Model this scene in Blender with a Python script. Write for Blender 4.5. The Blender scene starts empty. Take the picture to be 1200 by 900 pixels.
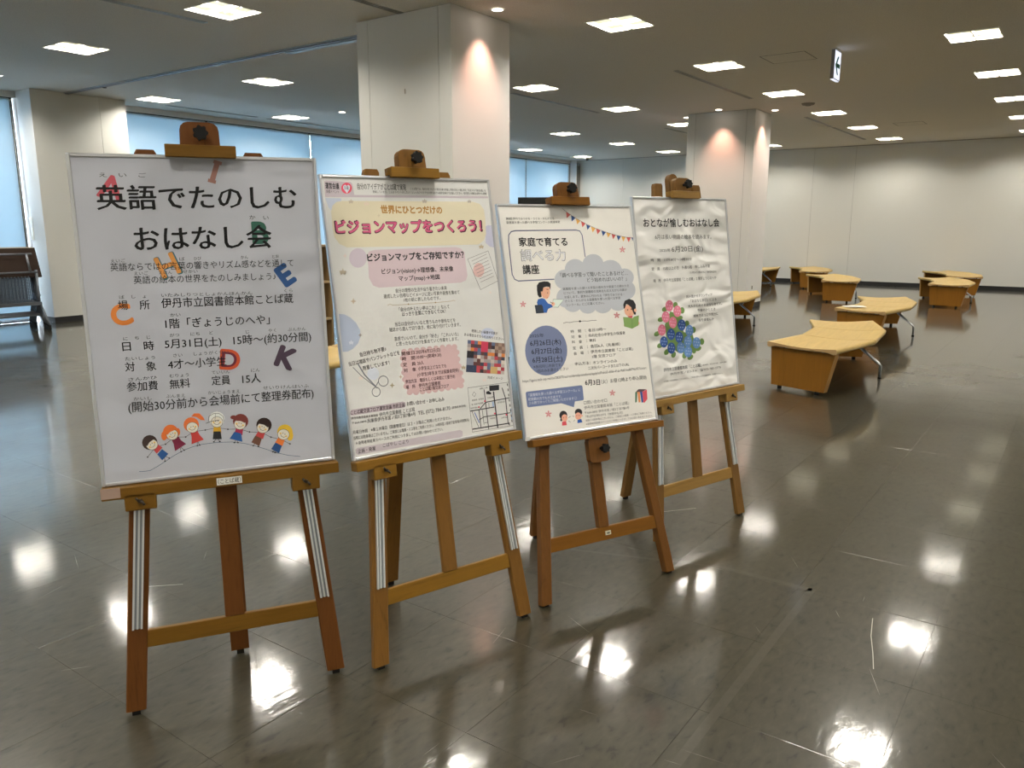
import bpy, bmesh, math, random
from mathutils import Matrix, Vector
random.seed(3)
S = bpy.context.scene
C = S.collection

# ---------------------------------------------------------------- camera, world, exposure
cam = bpy.data.objects.new('camera', bpy.data.cameras.new('camera'))
C.objects.link(cam)
cam.data.sensor_width = 36
cam.data.lens = 27.93
cam.data.clip_start = .05
_y, _p = math.radians(35.7246), math.radians(-11.2339)
_f = Vector((math.cos(_y)*math.cos(_p), math.sin(_y)*math.cos(_p), math.sin(_p)))
_r = Vector((math.sin(_y), -math.cos(_y), 0))
_u = _r.cross(_f)
cam.matrix_world = Matrix(((_r.x, _u.x, -_f.x, 0), (_r.y, _u.y, -_f.y, 0), (_r.z, _u.z, -_f.z, 1.632), (0, 0, 0, 1)))
S.camera = cam

w = bpy.data.worlds.new('sky'); S.world = w
w.use_nodes = True
w.node_tree.nodes['Background'].inputs[0].default_value = (.70, .84, 1.0, 1)
w.node_tree.nodes['Background'].inputs[1].default_value = 66.0

S.view_settings.view_transform = 'Standard'
S.view_settings.look = 'None'
S.view_settings.gamma = 1
S.view_settings.exposure = 0.0
S.view_settings.use_curve_mapping = False
S.cycles.use_denoising = True
S.cycles.max_bounces = 8
S.cycles.diffuse_bounces = 5
S.cycles.glossy_bounces = 4
S.cycles.sample_clamp_indirect = 6
S.cycles.caustics_reflective = False
S.cycles.caustics_refractive = False
LIGHT_COLOR = (1.0, .945, .835)
LIGHT_POWER = 285.0        # emission of the ceiling fixtures
SPOT_POWER = 90
CEIL = 3.832

# ---------------------------------------------------------------- materials
def lin(c):
    return tuple(((v/255)/12.92 if v/255 <= .04045 else ((v/255+.055)/1.055)**2.4) for v in c)
_m = {}
def mat(name, col, rough=.6, metal=0, spec=.5, noise=None, bump=None, coat=0):
    """col linear rgb; noise=(scale, amount, stretch) tints the colour; bump=(scale, strength, dist)"""
    if name in _m: return _m[name]
    m = bpy.data.materials.new(name); m.use_nodes = True
    nt = m.node_tree; b = nt.nodes['Principled BSDF']
    b.inputs['Base Color'].default_value = (*col, 1)
    b.inputs['Roughness'].default_value = rough
    b.inputs['Metallic'].default_value = metal
    b.inputs['Specular IOR Level'].default_value = spec
    b.inputs['Coat Weight'].default_value = coat
    if noise or bump:
        tc = nt.nodes.new('ShaderNodeTexCoord')
    if noise:
        mp = nt.nodes.new('ShaderNodeMapping'); mp.inputs['Scale'].default_value = noise[2]
        n = nt.nodes.new('ShaderNodeTexNoise'); n.inputs['Scale'].default_value = noise[0]; n.inputs['Detail'].default_value = 5
        r = nt.nodes.new('ShaderNodeMix'); r.data_type = 'RGBA'
        a = noise[1]
        r.inputs[6].default_value = (*[max(0, c*(1-a)) for c in col], 1)
        r.inputs[7].default_value = (*[min(1, c*(1+a)) for c in col], 1)
        nt.links.new(tc.outputs['Object'], mp.inputs[0]); nt.links.new(mp.outputs[0], n.inputs['Vector'])
        nt.links.new(n.outputs['Fac'], r.inputs[0]); nt.links.new(r.outputs[2], b.inputs['Base Color'])
    if bump:
        n2 = nt.nodes.new('ShaderNodeTexNoise'); n2.inputs['Scale'].default_value = bump[0]; n2.inputs['Detail'].default_value = 3
        bp = nt.nodes.new('ShaderNodeBump'); bp.inputs['Strength'].default_value = bump[1]; bp.inputs['Distance'].default_value = bump[2]
        nt.links.new(tc.outputs['Object'], n2.inputs['Vector']); nt.links.new(n2.outputs['Fac'], bp.inputs['Height'])
        nt.links.new(bp.outputs[0], b.inputs['Normal'])
    _m[name] = m
    return m
def emit(name, col, strength):
    if name in _m: return _m[name]
    m = bpy.data.materials.new(name); m.use_nodes = True
    b = m.node_tree.nodes['Principled BSDF']
    b.inputs['Base Color'].default_value = (*[c*.8 for c in col], 1)
    b.inputs['Emission Color'].default_value = (*col, 1)
    b.inputs['Emission Strength'].default_value = strength
    _m[name] = m
    return m
def wood(name, col, axis='Z', dark=.5, scale=1.0, rough=.42):
    """straight grained wood: wave bands distorted by noise, grain running along the axis"""
    m = bpy.data.materials.new(name); m.use_nodes = True
    nt = m.node_tree; b = nt.nodes['Principled BSDF']
    tc = nt.nodes.new('ShaderNodeTexCoord'); mp = nt.nodes.new('ShaderNodeMapping')
    s = [22*scale]*3; s['XYZ'.index(axis)] = 1.6*scale
    mp.inputs['Scale'].default_value = s
    n = nt.nodes.new('ShaderNodeTexNoise'); n.inputs['Scale'].default_value = 2.2; n.inputs['Detail'].default_value = 6; n.inputs['Distortion'].default_value = .8
    wv = nt.nodes.new('ShaderNodeTexNoise'); wv.inputs['Scale'].default_value = 9; wv.inputs['Detail'].default_value = 4
    ad = nt.nodes.new('ShaderNodeMath'); ad.operation = 'ADD'
    mu = nt.nodes.new('ShaderNodeMath'); mu.operation = 'MULTIPLY'; mu.inputs[1].default_value = .45
    r = nt.nodes.new('ShaderNodeValToRGB')
    r.color_ramp.elements[0].position = .35; r.color_ramp.elements[0].color = (*[c*dark for c in col], 1)
    r.color_ramp.elements[1].position = .95; r.color_ramp.elements[1].color = (*[min(1, c*1.15) for c in col], 1)
    e = r.color_ramp.elements.new(.6); e.color = (*col, 1)
    nt.links.new(tc.outputs['Object'], mp.inputs[0]); nt.links.new(mp.outputs[0], n.inputs['Vector']); nt.links.new(mp.outputs[0], wv.inputs['Vector'])
    nt.links.new(wv.outputs['Fac'], mu.inputs[0]); nt.links.new(n.outputs['Fac'], ad.inputs[0]); nt.links.new(mu.outputs[0], ad.inputs[1])
    nt.links.new(ad.outputs[0], r.inputs[0]); nt.links.new(r.outputs[0], b.inputs['Base Color'])
    b.inputs['Roughness'].default_value = rough; b.inputs['Specular IOR Level'].default_value = .16
    return m

# ---------------------------------------------------------------- mesh helpers
class MB:
    """collects shapes, then links them as ONE mesh object"""
    def __init__(s): s.v = []; s.f = []; s.mi = []; s.sm = []
    def add(s, vs, fs, mi=0, smooth=False, M=None):
        o = len(s.v)
        s.v += [tuple(M @ Vector(p)) if M else tuple(p) for p in vs]
        s.f += [tuple(i+o for i in f) for f in fs]; s.mi += [mi]*len(fs); s.sm += [smooth]*len(fs)
    def box(s, x0, x1, y0, y1, z0, z1, mi=0, M=None, ch=0):
        if ch <= 0:
            vs = [(x, y, z) for x in (x0, x1) for y in (y0, y1) for z in (z0, z1)]
            s.add(vs, [(0, 1, 3, 2), (4, 6, 7, 5), (0, 4, 5, 1), (2, 3, 7, 6), (0, 2, 6, 4), (1, 5, 7, 3)], mi, False, M)
            return
        bm = bmesh.new(); bmesh.ops.create_cube(bm, size=1)
        for q in bm.verts:
            q.co = Vector(((x0+x1)/2+q.co.x*(x1-x0), (y0+y1)/2+q.co.y*(y1-y0), (z0+z1)/2+q.co.z*(z1-z0)))
        bmesh.ops.bevel(bm, geom=bm.edges[:], offset=ch, segments=1, affect='EDGES')
        bm.verts.index_update()
        s.add([q.co[:] for q in bm.verts], [[q.index for q in f.verts] for f in bm.faces], mi, False, M); bm.free()
    def prism(s, pts, y0, y1, mi=0, M=None):
        """polygon in x,z (counter-clockwise seen from -y) extruded along y"""
        n = len(pts)
        vs = [(x, y0, z) for x, z in pts]+[(x, y1, z) for x, z in pts]
        fs = [tuple(range(n)), tuple(range(2*n-1, n-1, -1))]+[((i+1) % n, i, i+n, (i+1) % n+n) for i in range(n)]
        s.add(vs, fs, mi, False, M)
    def prismz(s, pts, z0, z1, mi=0, M=None):
        n = len(pts)
        vs = [(x, y, z0) for x, y in pts]+[(x, y, z1) for x, y in pts]
        fs = [tuple(range(n-1, -1, -1)), tuple(range(n, 2*n))]+[(i, (i+1) % n, (i+1) % n+n, i+n) for i in range(n)]
        s.add(vs, fs, mi, False, M)
    def tube(s, pts, r, n=10, mi=0, caps=True, M=None):
        P = [Vector(p) for p in pts]; vs = []; fs = []
        up = Vector((0, 0, 1))
        for i, p in enumerate(P):
            d = (P[min(i+1, len(P)-1)]-P[max(i-1, 0)]).normalized()
            a = d.cross(up if abs(d.z) < .95 else Vector((0, 1, 0))).normalized(); b = d.cross(a)
            for k in range(n):
                t = 2*math.pi*k/n
                vs.append(p+(a*math.cos(t)+b*math.sin(t))*r)
        for i in range(len(P)-1):
            for k in range(n):
                fs.append((i*n+k, i*n+(k+1) % n, (i+1)*n+(k+1) % n, (i+1)*n+k))
        if caps: fs += [tuple(range(n-1, -1, -1)), tuple(range((len(P)-1)*n, len(P)*n))]
        s.add(vs, fs, mi, True, M)
    def cyl(s, c, r, h, n=16, mi=0, axis='Z', M=None, r2=None):
        c = Vector(c); d = {'X': Vector((1, 0, 0)), 'Y': Vector((0, 1, 0)), 'Z': Vector((0, 0, 1))}[axis]
        a = Vector((0, 0, 1)) if axis != 'Z' else Vector((1, 0, 0)); b = d.cross(a)
        r2 = r if r2 is None else r2
        vs = [c+(a*math.cos(2*math.pi*k/n)+b*math.sin(2*math.pi*k/n))*r for k in range(n)]
        vs += [c+d*h+(a*math.cos(2*math.pi*k/n)+b*math.sin(2*math.pi*k/n))*r2 for k in range(n)]
        s.add(vs, [(k, (k+1) % n, (k+1) % n+n, k+n) for k in range(n)], mi, True, M)
        s.add(vs, [tuple(range(n-1, -1, -1)), tuple(range(n, 2*n))], mi, False, M)
    def build(s, name, mats, parent=None, kind=None, fix=True):
        me = bpy.data.meshes.new(name)
        me.from_pydata(s.v, [], s.f)
        for m in (mats if isinstance(mats, (list, tuple)) else [mats]): me.materials.append(m)
        me.polygons.foreach_set('material_index', s.mi); me.polygons.foreach_set('use_smooth', s.sm)
        if fix:
            bm = bmesh.new(); bm.from_mesh(me); bmesh.ops.recalc_face_normals(bm, faces=bm.faces[:]); bm.to_mesh(me); bm.free()
        me.update()
        o = bpy.data.objects.new(name, me); C.objects.link(o)
        if parent: o.parent = parent
        if kind: o['kind'] = kind
        return o
def empty(name, loc=(0, 0, 0), rz=0, M=None):
    o = bpy.data.objects.new(name, None); C.objects.link(o); o.empty_display_size = .1
    if M is not None: o.matrix_world = M
    else: o.location = loc; o.rotation_euler = (0, 0, rz)
    return o
def tag(o, label=None, cat=None, group=None, kind=None):
    if label: o['label'] = label
    if cat: o['category'] = cat
    if group: o['group'] = group
    if kind: o['kind'] = kind
    return o
def twin(o, parent=None):
    c = o.copy(); C.objects.link(c); c.parent = parent
    for ch in list(o.children): twin(ch, c)
    return c
def bx(name, m, x0, x1, y0, y1, z0, z1, parent=None, kind=None, ch=0):
    b = MB(); b.box(x0, x1, y0, y1, z0, z1, ch=ch); return b.build(name, m, parent, kind)

# ---------------------------------------------------------------- setting: floor
M_tile = bpy.data.materials.new('vinyl_tile'); M_tile.use_nodes = True
nt = M_tile.node_tree; b = nt.nodes['Principled BSDF']
geo = nt.nodes.new('ShaderNodeNewGeometry')
n1 = nt.nodes.new('ShaderNodeTexNoise'); n1.inputs['Scale'].default_value = 16; n1.inputs['Detail'].default_value = 8; n1.inputs['Distortion'].default_value = .5
mp = nt.nodes.new('ShaderNodeMapping'); mp.inputs['Scale'].default_value = (1, 2.2, 1); mp.inputs['Rotation'].default_value = (0, 0, .5)
n2 = nt.nodes.new('ShaderNodeTexNoise'); n2.inputs['Scale'].default_value = 1.1; n2.inputs['Detail'].default_value = 3
r1 = nt.nodes.new('ShaderNodeValToRGB')
r1.color_ramp.elements[0].position = .30; r1.color_ramp.elements[0].color = (.015, .014, .008, 1)
r1.color_ramp.elements[1].position = .75; r1.color_ramp.elements[1].color = (.050, .046, .029, 1)
e = r1.color_ramp.elements.new(.40); e.color = (.032, .029, .018, 1)
e = r1.color_ramp.elements.new(.55); e.color = (.039, .035, .022, 1)
mx = nt.nodes.new('ShaderNodeMix'); mx.data_type = 'RGBA'; mx.blend_type = 'MULTIPLY'; mx.inputs[0].default_value = .35
nt.links.new(geo.outputs['Position'], mp.inputs[0]); nt.links.new(mp.outputs[0], n1.inputs['Vector'])
nt.links.new(geo.outputs['Position'], n2.inputs['Vector'])
nt.links.new(n1.outputs['Fac'], r1.inputs[0]); nt.links.new(r1.outputs[0], mx.inputs[6]); nt.links.new(n2.outputs['Color'], mx.inputs[7])
nt.links.new(r1.outputs[0], b.inputs['Base Color'])
# worn polish: roughness drifts in patches, long shallow waves bend the reflections
rr = nt.nodes.new('ShaderNodeMapRange'); rr.inputs['From Min'].default_value = .3; rr.inputs['From Max'].default_value = .7
rr.inputs['To Min'].default_value = .30; rr.inputs['To Max'].default_value = .40
nt.links.new(n2.outputs['Fac'], rr.inputs[0]); nt.links.new(rr.outputs[0], b.inputs['Roughness'])
n3 = nt.nodes.new('ShaderNodeTexNoise'); n3.inputs['Scale'].default_value = 14; n3.inputs['Detail'].default_value = 4
n4 = nt.nodes.new('ShaderNodeTexNoise'); n4.inputs['Scale'].default_value = 55; n4.inputs['Detail'].default_value = 3
mp2 = nt.nodes.new('ShaderNodeMapping'); mp2.inputs['Scale'].default_value = (.5, 1.6, 1); mp2.inputs['Rotation'].default_value = (0, 0, .9)
nt.links.new(geo.outputs['Position'], mp2.inputs[0]); nt.links.new(mp2.outputs[0], n3.inputs['Vector']); nt.links.new(mp2.outputs[0], n4.inputs['Vector'])
b1 = nt.nodes.new('ShaderNodeBump'); b1.inputs['Strength'].default_value = .22; b1.inputs['Distance'].default_value = .002
b2 = nt.nodes.new('ShaderNodeBump'); b2.inputs['Strength'].default_value = .25; b2.inputs['Distance'].default_value = .0006
nt.links.new(n3.outputs['Fac'], b1.inputs['Height']); nt.links.new(n4.outputs['Fac'], b2.inputs['Height'])
nt.links.new(b1.outputs[0], b2.inputs['Normal']); nt.links.new(b2.outputs[0], b.inputs['Normal'])
b.inputs['Specular IOR Level'].default_value = .3
b.inputs['Coat Weight'].default_value = 1.0; b.inputs['Coat Roughness'].default_value = .085; b.inputs['Coat IOR'].default_value = 1.5
nt.links.new(b2.outputs[0], b.inputs['Coat Normal'])
M_grout = mat('floor_joint', (.030, .027, .018), .5)

X0, X1, Y0, Y1 = -4.0, 24.26, -6.0, 14.85
floor = bx('floor', M_grout, X0, X1, Y0, Y1, -.12, -.003, kind='structure')
TS = .5685; g = .0004
tm = MB(); tm.box(-TS/2+g, TS/2-g, -TS/2+g, TS/2-g, -.0031, 0, ch=.0004)
tile0 = tm.build('floor_tile', M_tile, floor)
cells = []
i0 = int((X0-1.24)/TS)-1
for i in range(i0, 50):
    for j in range(-15, 45):
        cx = 1.24+(i+.5)*TS; cy = .35+(j+.5)*TS
        if cx+TS/2 < X1+.3 and cx-TS/2 > X0-.3 and cy-TS/2 > Y0-.3 and cy+TS/2 < Y1+.5:
            if cx > X1 or cy > Y1 or cx < X0 or cy < Y0: pass
            d = Vector((cx, cy, -1.632)); zf = d.dot(_f)
            vis = zf > .3 and abs(d.dot(_r)/zf) < .72 and abs(d.dot(_u)/zf) < .56
            cells.append((0 if vis else 1, math.hypot(cx, cy), cx, cy))
cells.sort()
field = MB()
for k, (nv, dd, cx, cy) in enumerate(cells):
    ex0, ex1 = max(cx-TS/2+g, X0), min(cx+TS/2-g, X1); ey0, ey1 = max(cy-TS/2+g, Y0), min(cy+TS/2-g, Y1)
    if k < 300 and ex0 > X0 and ex1 < X1 and ey1 < Y1:
        o = tile0 if k == 0 else twin(tile0, floor)
        o.location = (cx, cy, 0)
    elif ex1 > ex0 and ey1 > ey0:
        field.box(ex0, ex1, ey0, ey1, -.0031, 0)
field.build('floor_tile_field', M_tile, floor, kind='stuff')
M_tape = mat('tape_residue', (.052, .048, .034), .34, noise=(30, .25, (1, 1, 1)), coat=1, spec=.3)
M_tape.node_tree.nodes['Principled BSDF'].inputs['Coat Roughness'].default_value = .10
tp = MB()
for a, c_, wd in (((2.0, .862), (3.56, .862), .034), ((3.545, .86), (3.545, 1.28), .034), ((3.545, 1.28), (3.30, 2.0), .02)):
    A = Vector(a); B = Vector(c_); d = (B-A).normalized(); n = Vector((-d.y, d.x))*wd/2
    tp.add([(A.x-n.x, A.y-n.y, .0003), (B.x-n.x, B.y-n.y, .0003), (B.x+n.x, B.y+n.y, .0003), (A.x+n.x, A.y+n.y, .0003)], [(0, 1, 2, 3)])
tp.build('tape_mark', M_tape, floor)
sf = MB()
M_scuff = mat('scuff', (.42, .41, .36), .5)
for pts in ([(3.42, .575), (3.26, .548), (3.12, .512), (3.0, .485)], [(4.25, 1.72), (4.02, 1.9)], [(1.9, 3.25), (1.75, 3.4)]):
    for a, c_ in zip(pts, pts[1:]):
        A = Vector(a); B = Vector(c_); d = (B-A).normalized(); n = Vector((-d.y, d.x))*.0016
        sf.add([(A.x-n.x, A.y-n.y, .0004), (B.x-n.x, B.y-n.y, .0004), (B.x+n.x, B.y+n.y, .0004), (A.x+n.x, A.y+n.y, .0004)], [(0, 1, 2, 3)])
sf.build('scuff_mark', M_scuff, floor)
rs = random.Random(11); sc = MB()
for _ in range(70):
    rr_, aa = rs.uniform(1.6, 9), rs.uniform(-.05, 1.3); x, y = rr_*math.cos(aa), rr_*math.sin(aa); t = rs.gauss(.6, .7); L_ = rs.uniform(.04, .22); wd = rs.uniform(.0005, .0011)
    dx, dy = math.cos(t)*L_/2, math.sin(t)*L_/2; nx_, ny_ = -math.sin(t)*wd, math.cos(t)*wd
    sc.add([(x-dx, y-dy, .0005), (x+nx_, y+ny_, .0005), (x+dx, y+dy, .0005), (x-nx_, y-ny_, .0005)], [(3, 2, 1, 0)])
sc.build('fine_scratch', mat('scratch', (.22, .21, .18), .4), floor, kind='stuff')

# ---------------------------------------------------------------- setting: ceiling and light grid
M_ceil = mat('ceiling_board', (.67, .65, .605), .9, noise=(90, .30, (1, 1, 1)), bump=(110, .35, .003))
SA = 2.9072; LX = [11.2567+SA*i for i in range(-5, 5)]
LY = [-4.85, -1.72, 1.408, 4.527, 7.617, 10.678, 13.718]; LH = .284
xs = sorted([X0, X1]+[x+s for x in LX for s in (-LH, LH)]); ys = sorted([Y0, Y1]+[y+s for y in LY for s in (-LH, LH)])
cm = MB()
vid = {}
for a in xs:
    for c_ in ys: vid[(a, c_)] = len(cm.v); cm.v.append((a, c_, CEIL))
for p, (a, a2) in enumerate(zip(xs, xs[1:])):
    for q, (c_, c2) in enumerate(zip(ys, ys[1:])):
        if p % 2 == 1 and q % 2 == 1: continue
        cm.f.append((vid[(a, c_)], vid[(a, c2)], vid[(a2, c2)], vid[(a2, c_)])); cm.mi.append(0); cm.sm.append(False)
ceiling = cm.build('ceiling', M_ceil, kind='structure', fix=False)
bx('ceiling_deck', mat('deck', (.3, .3, .3), .9), X0-.2, X1+.2, Y0-.2, Y1+.2, CEIL+.2, CEIL+.3, ceiling)
M_fix = mat('fixture_white', (.80, .78, .70), .35)
M_lamp = emit('fluorescent_diffuser', LIGHT_COLOR, LIGHT_POWER)
M_refl = emit('reflector_glow', (1.0, .965, .66), .88)  # sloped sides: lamp-lit look put in as their own pale yellow glow
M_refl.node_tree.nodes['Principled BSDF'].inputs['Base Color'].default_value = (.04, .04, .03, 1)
M_rim = mat('fixture_rim', (.75, .74, .70), .4)
# one troffer: square housing, cross baffle, four diffusers with a fin each
def make_light():
    r = empty('ceiling_light', (0, 0, CEIL))
    h = MB(); t = .012
    h.box(-LH, -LH+t, -LH, LH, -.004, .12); h.box(LH-t, LH, -LH, LH, -.004, .12)
    h.box(-LH+t, LH-t, -LH, -LH+t, -.004, .12); h.box(-LH+t, LH-t, LH-t, LH, -.004, .12)
    h.box(-LH, LH, -LH, LH, .12, .13)
    h.build('housing', M_fix, r)
    c_ = MB(); c_.box(-.008, .008, -LH+t, LH-t, -.002, .055); c_.box(-LH+t, -.008, -.008, .008, -.002, .055); c_.box(.008, LH-t, -.008, .008, -.002, .055)
    c_.build('cross_baffle', M_fix, r)
    d0 = MB(); k = (LH-t-.008)/2-.004; z = .06
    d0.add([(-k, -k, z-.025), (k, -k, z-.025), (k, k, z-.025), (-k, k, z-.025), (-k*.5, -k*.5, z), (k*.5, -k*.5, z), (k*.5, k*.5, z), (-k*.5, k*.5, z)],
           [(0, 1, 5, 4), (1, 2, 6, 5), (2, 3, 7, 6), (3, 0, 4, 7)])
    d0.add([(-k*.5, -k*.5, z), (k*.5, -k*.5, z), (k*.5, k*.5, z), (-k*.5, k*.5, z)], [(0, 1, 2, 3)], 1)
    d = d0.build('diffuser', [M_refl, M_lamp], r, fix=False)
    f0 = MB(); f0.box(-.004, .004, -.03, .03, z-.024, z-.002); f = f0.build('lamp_fin', M_rim, d)
    q = LH/2
    d.location = (q-.002, q-.002, 0)
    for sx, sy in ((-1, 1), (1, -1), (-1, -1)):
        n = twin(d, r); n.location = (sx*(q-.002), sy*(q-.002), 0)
    return r
L0 = make_light()
rown = {1.408: 'rightmost row', 4.527: 'second row from the right', 7.617: 'middle row', 10.678: 'row left of the middle', 13.718: 'row along the blinds'}
order = ['first', 'second', 'third', 'fourth', 'fifth', 'sixth', 'seventh', 'eighth', 'ninth', 'tenth']
firstl = True
HIDDEN = {(-1, 7.617), (3, 7.617), (0, 10.678), (1, 10.678), (1, 13.718), (2, 13.718)}
for y in LY:
    vis = []
    for x in LX:
        d = Vector((x, y, CEIL-1.632)); zf = d.dot(_f)
        v_ = zf > .5 and abs(d.dot(_r)/zf) < .665 and abs(d.dot(_u)/zf) < .50
        o = L0 if firstl else twin(L0); firstl = False
        o.location = (x, y, CEIL)
        hid = (round((x-11.2567)/SA), y) in HIDDEN
        if v_ and y in rown and not hid: vis.append((x, o))
        elif v_ and hid: tag(o, 'square recessed ceiling light hidden behind a column', 'ceiling light', 'ceiling lights in the grid')
        else: tag(o, 'square recessed ceiling light outside the photo', 'ceiling light', 'ceiling lights in the grid')
    for k, (x, o) in enumerate(sorted(vis, key=lambda t: t[0])):
        tag(o, 'square recessed ceiling light, %s nearest the camera in the %s' % (order[k], rown[y]), 'ceiling light', 'ceiling lights in the grid')

M_slot = mat('slot_dark', (.03, .03, .03), .6); M_slotf = mat('slot_frame', (.42, .42, .40), .4, .5)
def slot(x0, x1, y, lab, wdt=.07):
    r = empty('air_slot', ((x0+x1)/2, y, CEIL)); L = (x1-x0)/2
    f = MB()
    for s in (-1, 0, 1): f.box(-L, L, s*wdt/2-.006, s*wdt/2+.006, -.008, 0)
    for s in (-1, 1): f.box(s*L-.008, s*L+.008, -wdt/2, wdt/2, -.008, 0)
    f.build('frame', M_slotf, r)
    g_ = MB(); g_.box(-L+.008, L-.008, -wdt/2+.006, wdt/2-.006, -.003, 0); g_.build('opening', M_slot, r)
    tag(r, lab, 'air vent', 'line air slots in the ceiling')
slot(2.6, 5.62, 8.20, 'long thin dark air slot beside the big light at top left')
slot(5.0, 6.585, 6.18, 'thin dark air slot ending at the near column')
slot(11.2, 14.35, 5.15, 'long dark air slot before the far column')
slot(17.39, 19.32, 5.07, 'short dark air slot past the far column, nearer one')
slot(19.53, 22.65, 5.07, 'dark air slot past the far column, farther one')
slot(8.62, 11.0, 8.21, 'air slot hidden mostly behind the near column')
slot(11.43, 14.35, 8.21, 'glinting air slot just right of the near column')
slot(17.44, 20.3, 8.21, 'grey air slot running behind the far column')
slot(8.8, 10.79, 14.22, 'thin air slot above the left blinds')
slot(11.08, 14.6, 14.25, 'thin air slot above the blinds beside the near column')
slot(18.0, 23.05, 14.23, 'thin air slot above the far blinds')
M_track = mat('track_grey', (.40, .42, .45), .45, .6)
r = empty('ceiling_track', (7.04, 10.7, CEIL))
t_ = MB(); t_.box(-.05, .05, -3.6, 3.7, -.012, 0); t_.build('rail', M_track, r)
t_ = MB(); t_.box(-.028, .028, -3.6, 3.7, -.022, -.012); t_.build('groove_strip', mat('track_dark', (.22, .24, .27), .5, .5), r)
t_ = MB(); t_.box(.06, .15, -3.75, -2.0, -.02, 0); t_.build('side_rail', M_track, r)
t_ = MB(); t_.cyl((.02, 2.4, -.035), .03, .03, 12); t_.build('end_stop', M_slot, r)
tag(r, 'grey metal partition rail on the ceiling running to the near column', 'ceiling rail')

M_hatch = mat('hatch_line', (.12, .12, .11), .6)
for hx, hy, lab in ((11.25, 3.56, 'square access hatch outline beside the green arrow sign'), (19.8, 3.53, 'small far access hatch outline near the far wall'), (13.1, 11.9, 'faint access hatch outline near the left blinds')):
    r = empty('access_hatch', (hx, hy, CEIL))
    h = MB(); k = .29
    for s in (-1, 1): h.box(-k, k, s*k-.004, s*k+.004, -.003, 0); h.box(s*k-.004, s*k+.004, -k+.004, k-.004, -.003, 0)
    h.build('hatch_seam', M_hatch, r)
    h = MB(); h.box(-k+.006, k-.006, -k+.006, k-.006, -.002, 0); h.build('hatch_panel', M_ceil, r)
    tag(r, lab, 'access hatch')
sd = MB(); sd.cyl((0, 0, -.03), .10, .03, 24, r2=.12); sd.cyl((0, 0, -.045), .05, .015, 16)
o = sd.build('smoke_detector', mat('detector_grey', (.25, .24, .21), .6)); o.location = (15.52, 4.5, CEIL)
tag(o, 'flat round grey detector on the ceiling above the far column', 'smoke detector')
r = empty('dome_camera', (23.0, 13.55, CEIL)); q = MB(); q.cyl((0, 0, -.05), .07, .05, 20); q.build('mount', M_fix, r)
q = MB(); q.cyl((0, 0, -.13), .03, .08, 20, r2=.065); q.build('lens_dome', mat('black_gloss', (.01, .01, .012), .15), r)
tag(r, 'small black dome camera under the ceiling at the far left corner', 'security camera')
o = MB(); o.cyl((0, 0, -.06), .05, .06, 20, r2=.09); o = o.build('ceiling_speaker', M_fix); o.location = (22.7, 13.95, CEIL)
tag(o, 'small white dome on the ceiling beside the black camera', 'detector')

# downlights: a recessed lamp with its own warm spot light
M_dl = emit('downlight_lamp', (1, .86, .74), 14)
def downlight(x, y, lab, tx, ty):
    r = empty('downlight', (x, y, CEIL))
    q = MB(); n = 24
    for k in range(n):
        a, c_ = 2*math.pi*k/n, 2*math.pi*(k+1)/n
        q.add([(.075*math.cos(a), .075*math.sin(a), -.004), (.075*math.cos(c_), .075*math.sin(c_), -.004), (.058*math.cos(c_), .058*math.sin(c_), -.007), (.058*math.cos(a), .058*math.sin(a), -.007)], [(0, 1, 2, 3)])
    q.build('trim_ring', M_fix, r)
    q = MB(); q.cyl((0, 0, -.005), .058, .004, 24); q.build('lamp', M_dl, r)
    l = bpy.data.lights.new('downlight_beam', 'SPOT'); l.energy = SPOT_POWER; l.color = (1, .52, .38); l.spot_size = math.radians(74); l.spot_blend = 1.0; l.shadow_soft_size = .03
    lo = bpy.data.objects.new('downlight_beam', l); C.objects.link(lo); lo.parent = r; lo.location = (0, 0, -.03)
    lo.rotation_euler = Vector((tx, ty, -1)).to_track_quat('-Z', 'Y').to_euler()
    tag(r, lab, 'downlight', 'small round downlights around the columns')
downlight(7.07, 5.27, 'small round downlight in front of the near column', 0, .16)
downlight(15.34, 6.13, 'small round downlight left side of the far column', .16, 0)
downlight(16.04, 5.27, 'small round downlight right side of the far column', 0, .16)
downlight(16.04, 7.09, 'small round downlight behind the far column', 0, -.16)
downlight(11.34, 12.27, 'small round downlight left of the near column, by the blinds', 0, 0)

# exit sign
r = empty('exit_sign', (11.1, 2.91, CEIL))
q = MB(); q.box(-.1, .1, -.03, .03, -.02, 0); q.build('ceiling_mount', M_fix, r)
q = MB(); q.box(-.14, .14, -.022, .022, -.37, -.02, ch=.003); q.build('housing', mat('sign_edge', (.25, .25, .26), .5), r)
M_sign = emit('sign_face', (.80, .84, 1), 1.1)
q = MB(); q.box(-.134, .134, -.026, -.022, -.36, -.03); q.build('lit_face', M_sign, r)
q = MB(); q.box(-.135, .135, -.018, .018, -.376, -.371); q.build('lit_edge', M_sign, r)
q = MB(); q.prism([(-.11, -.20), (-.01, -.09), (.04, -.09), (-.035, -.175), (.10, -.175), (.10, -.225), (-.035, -.225), (.04, -.31), (-.01, -.31)], -.029, -.026)
q.build('green_arrow', mat('sign_green', (.0, .20, .11), .5), r)
tag(r, 'hanging illuminated white sign with a green arrow pointing left', 'exit sign')

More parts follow.
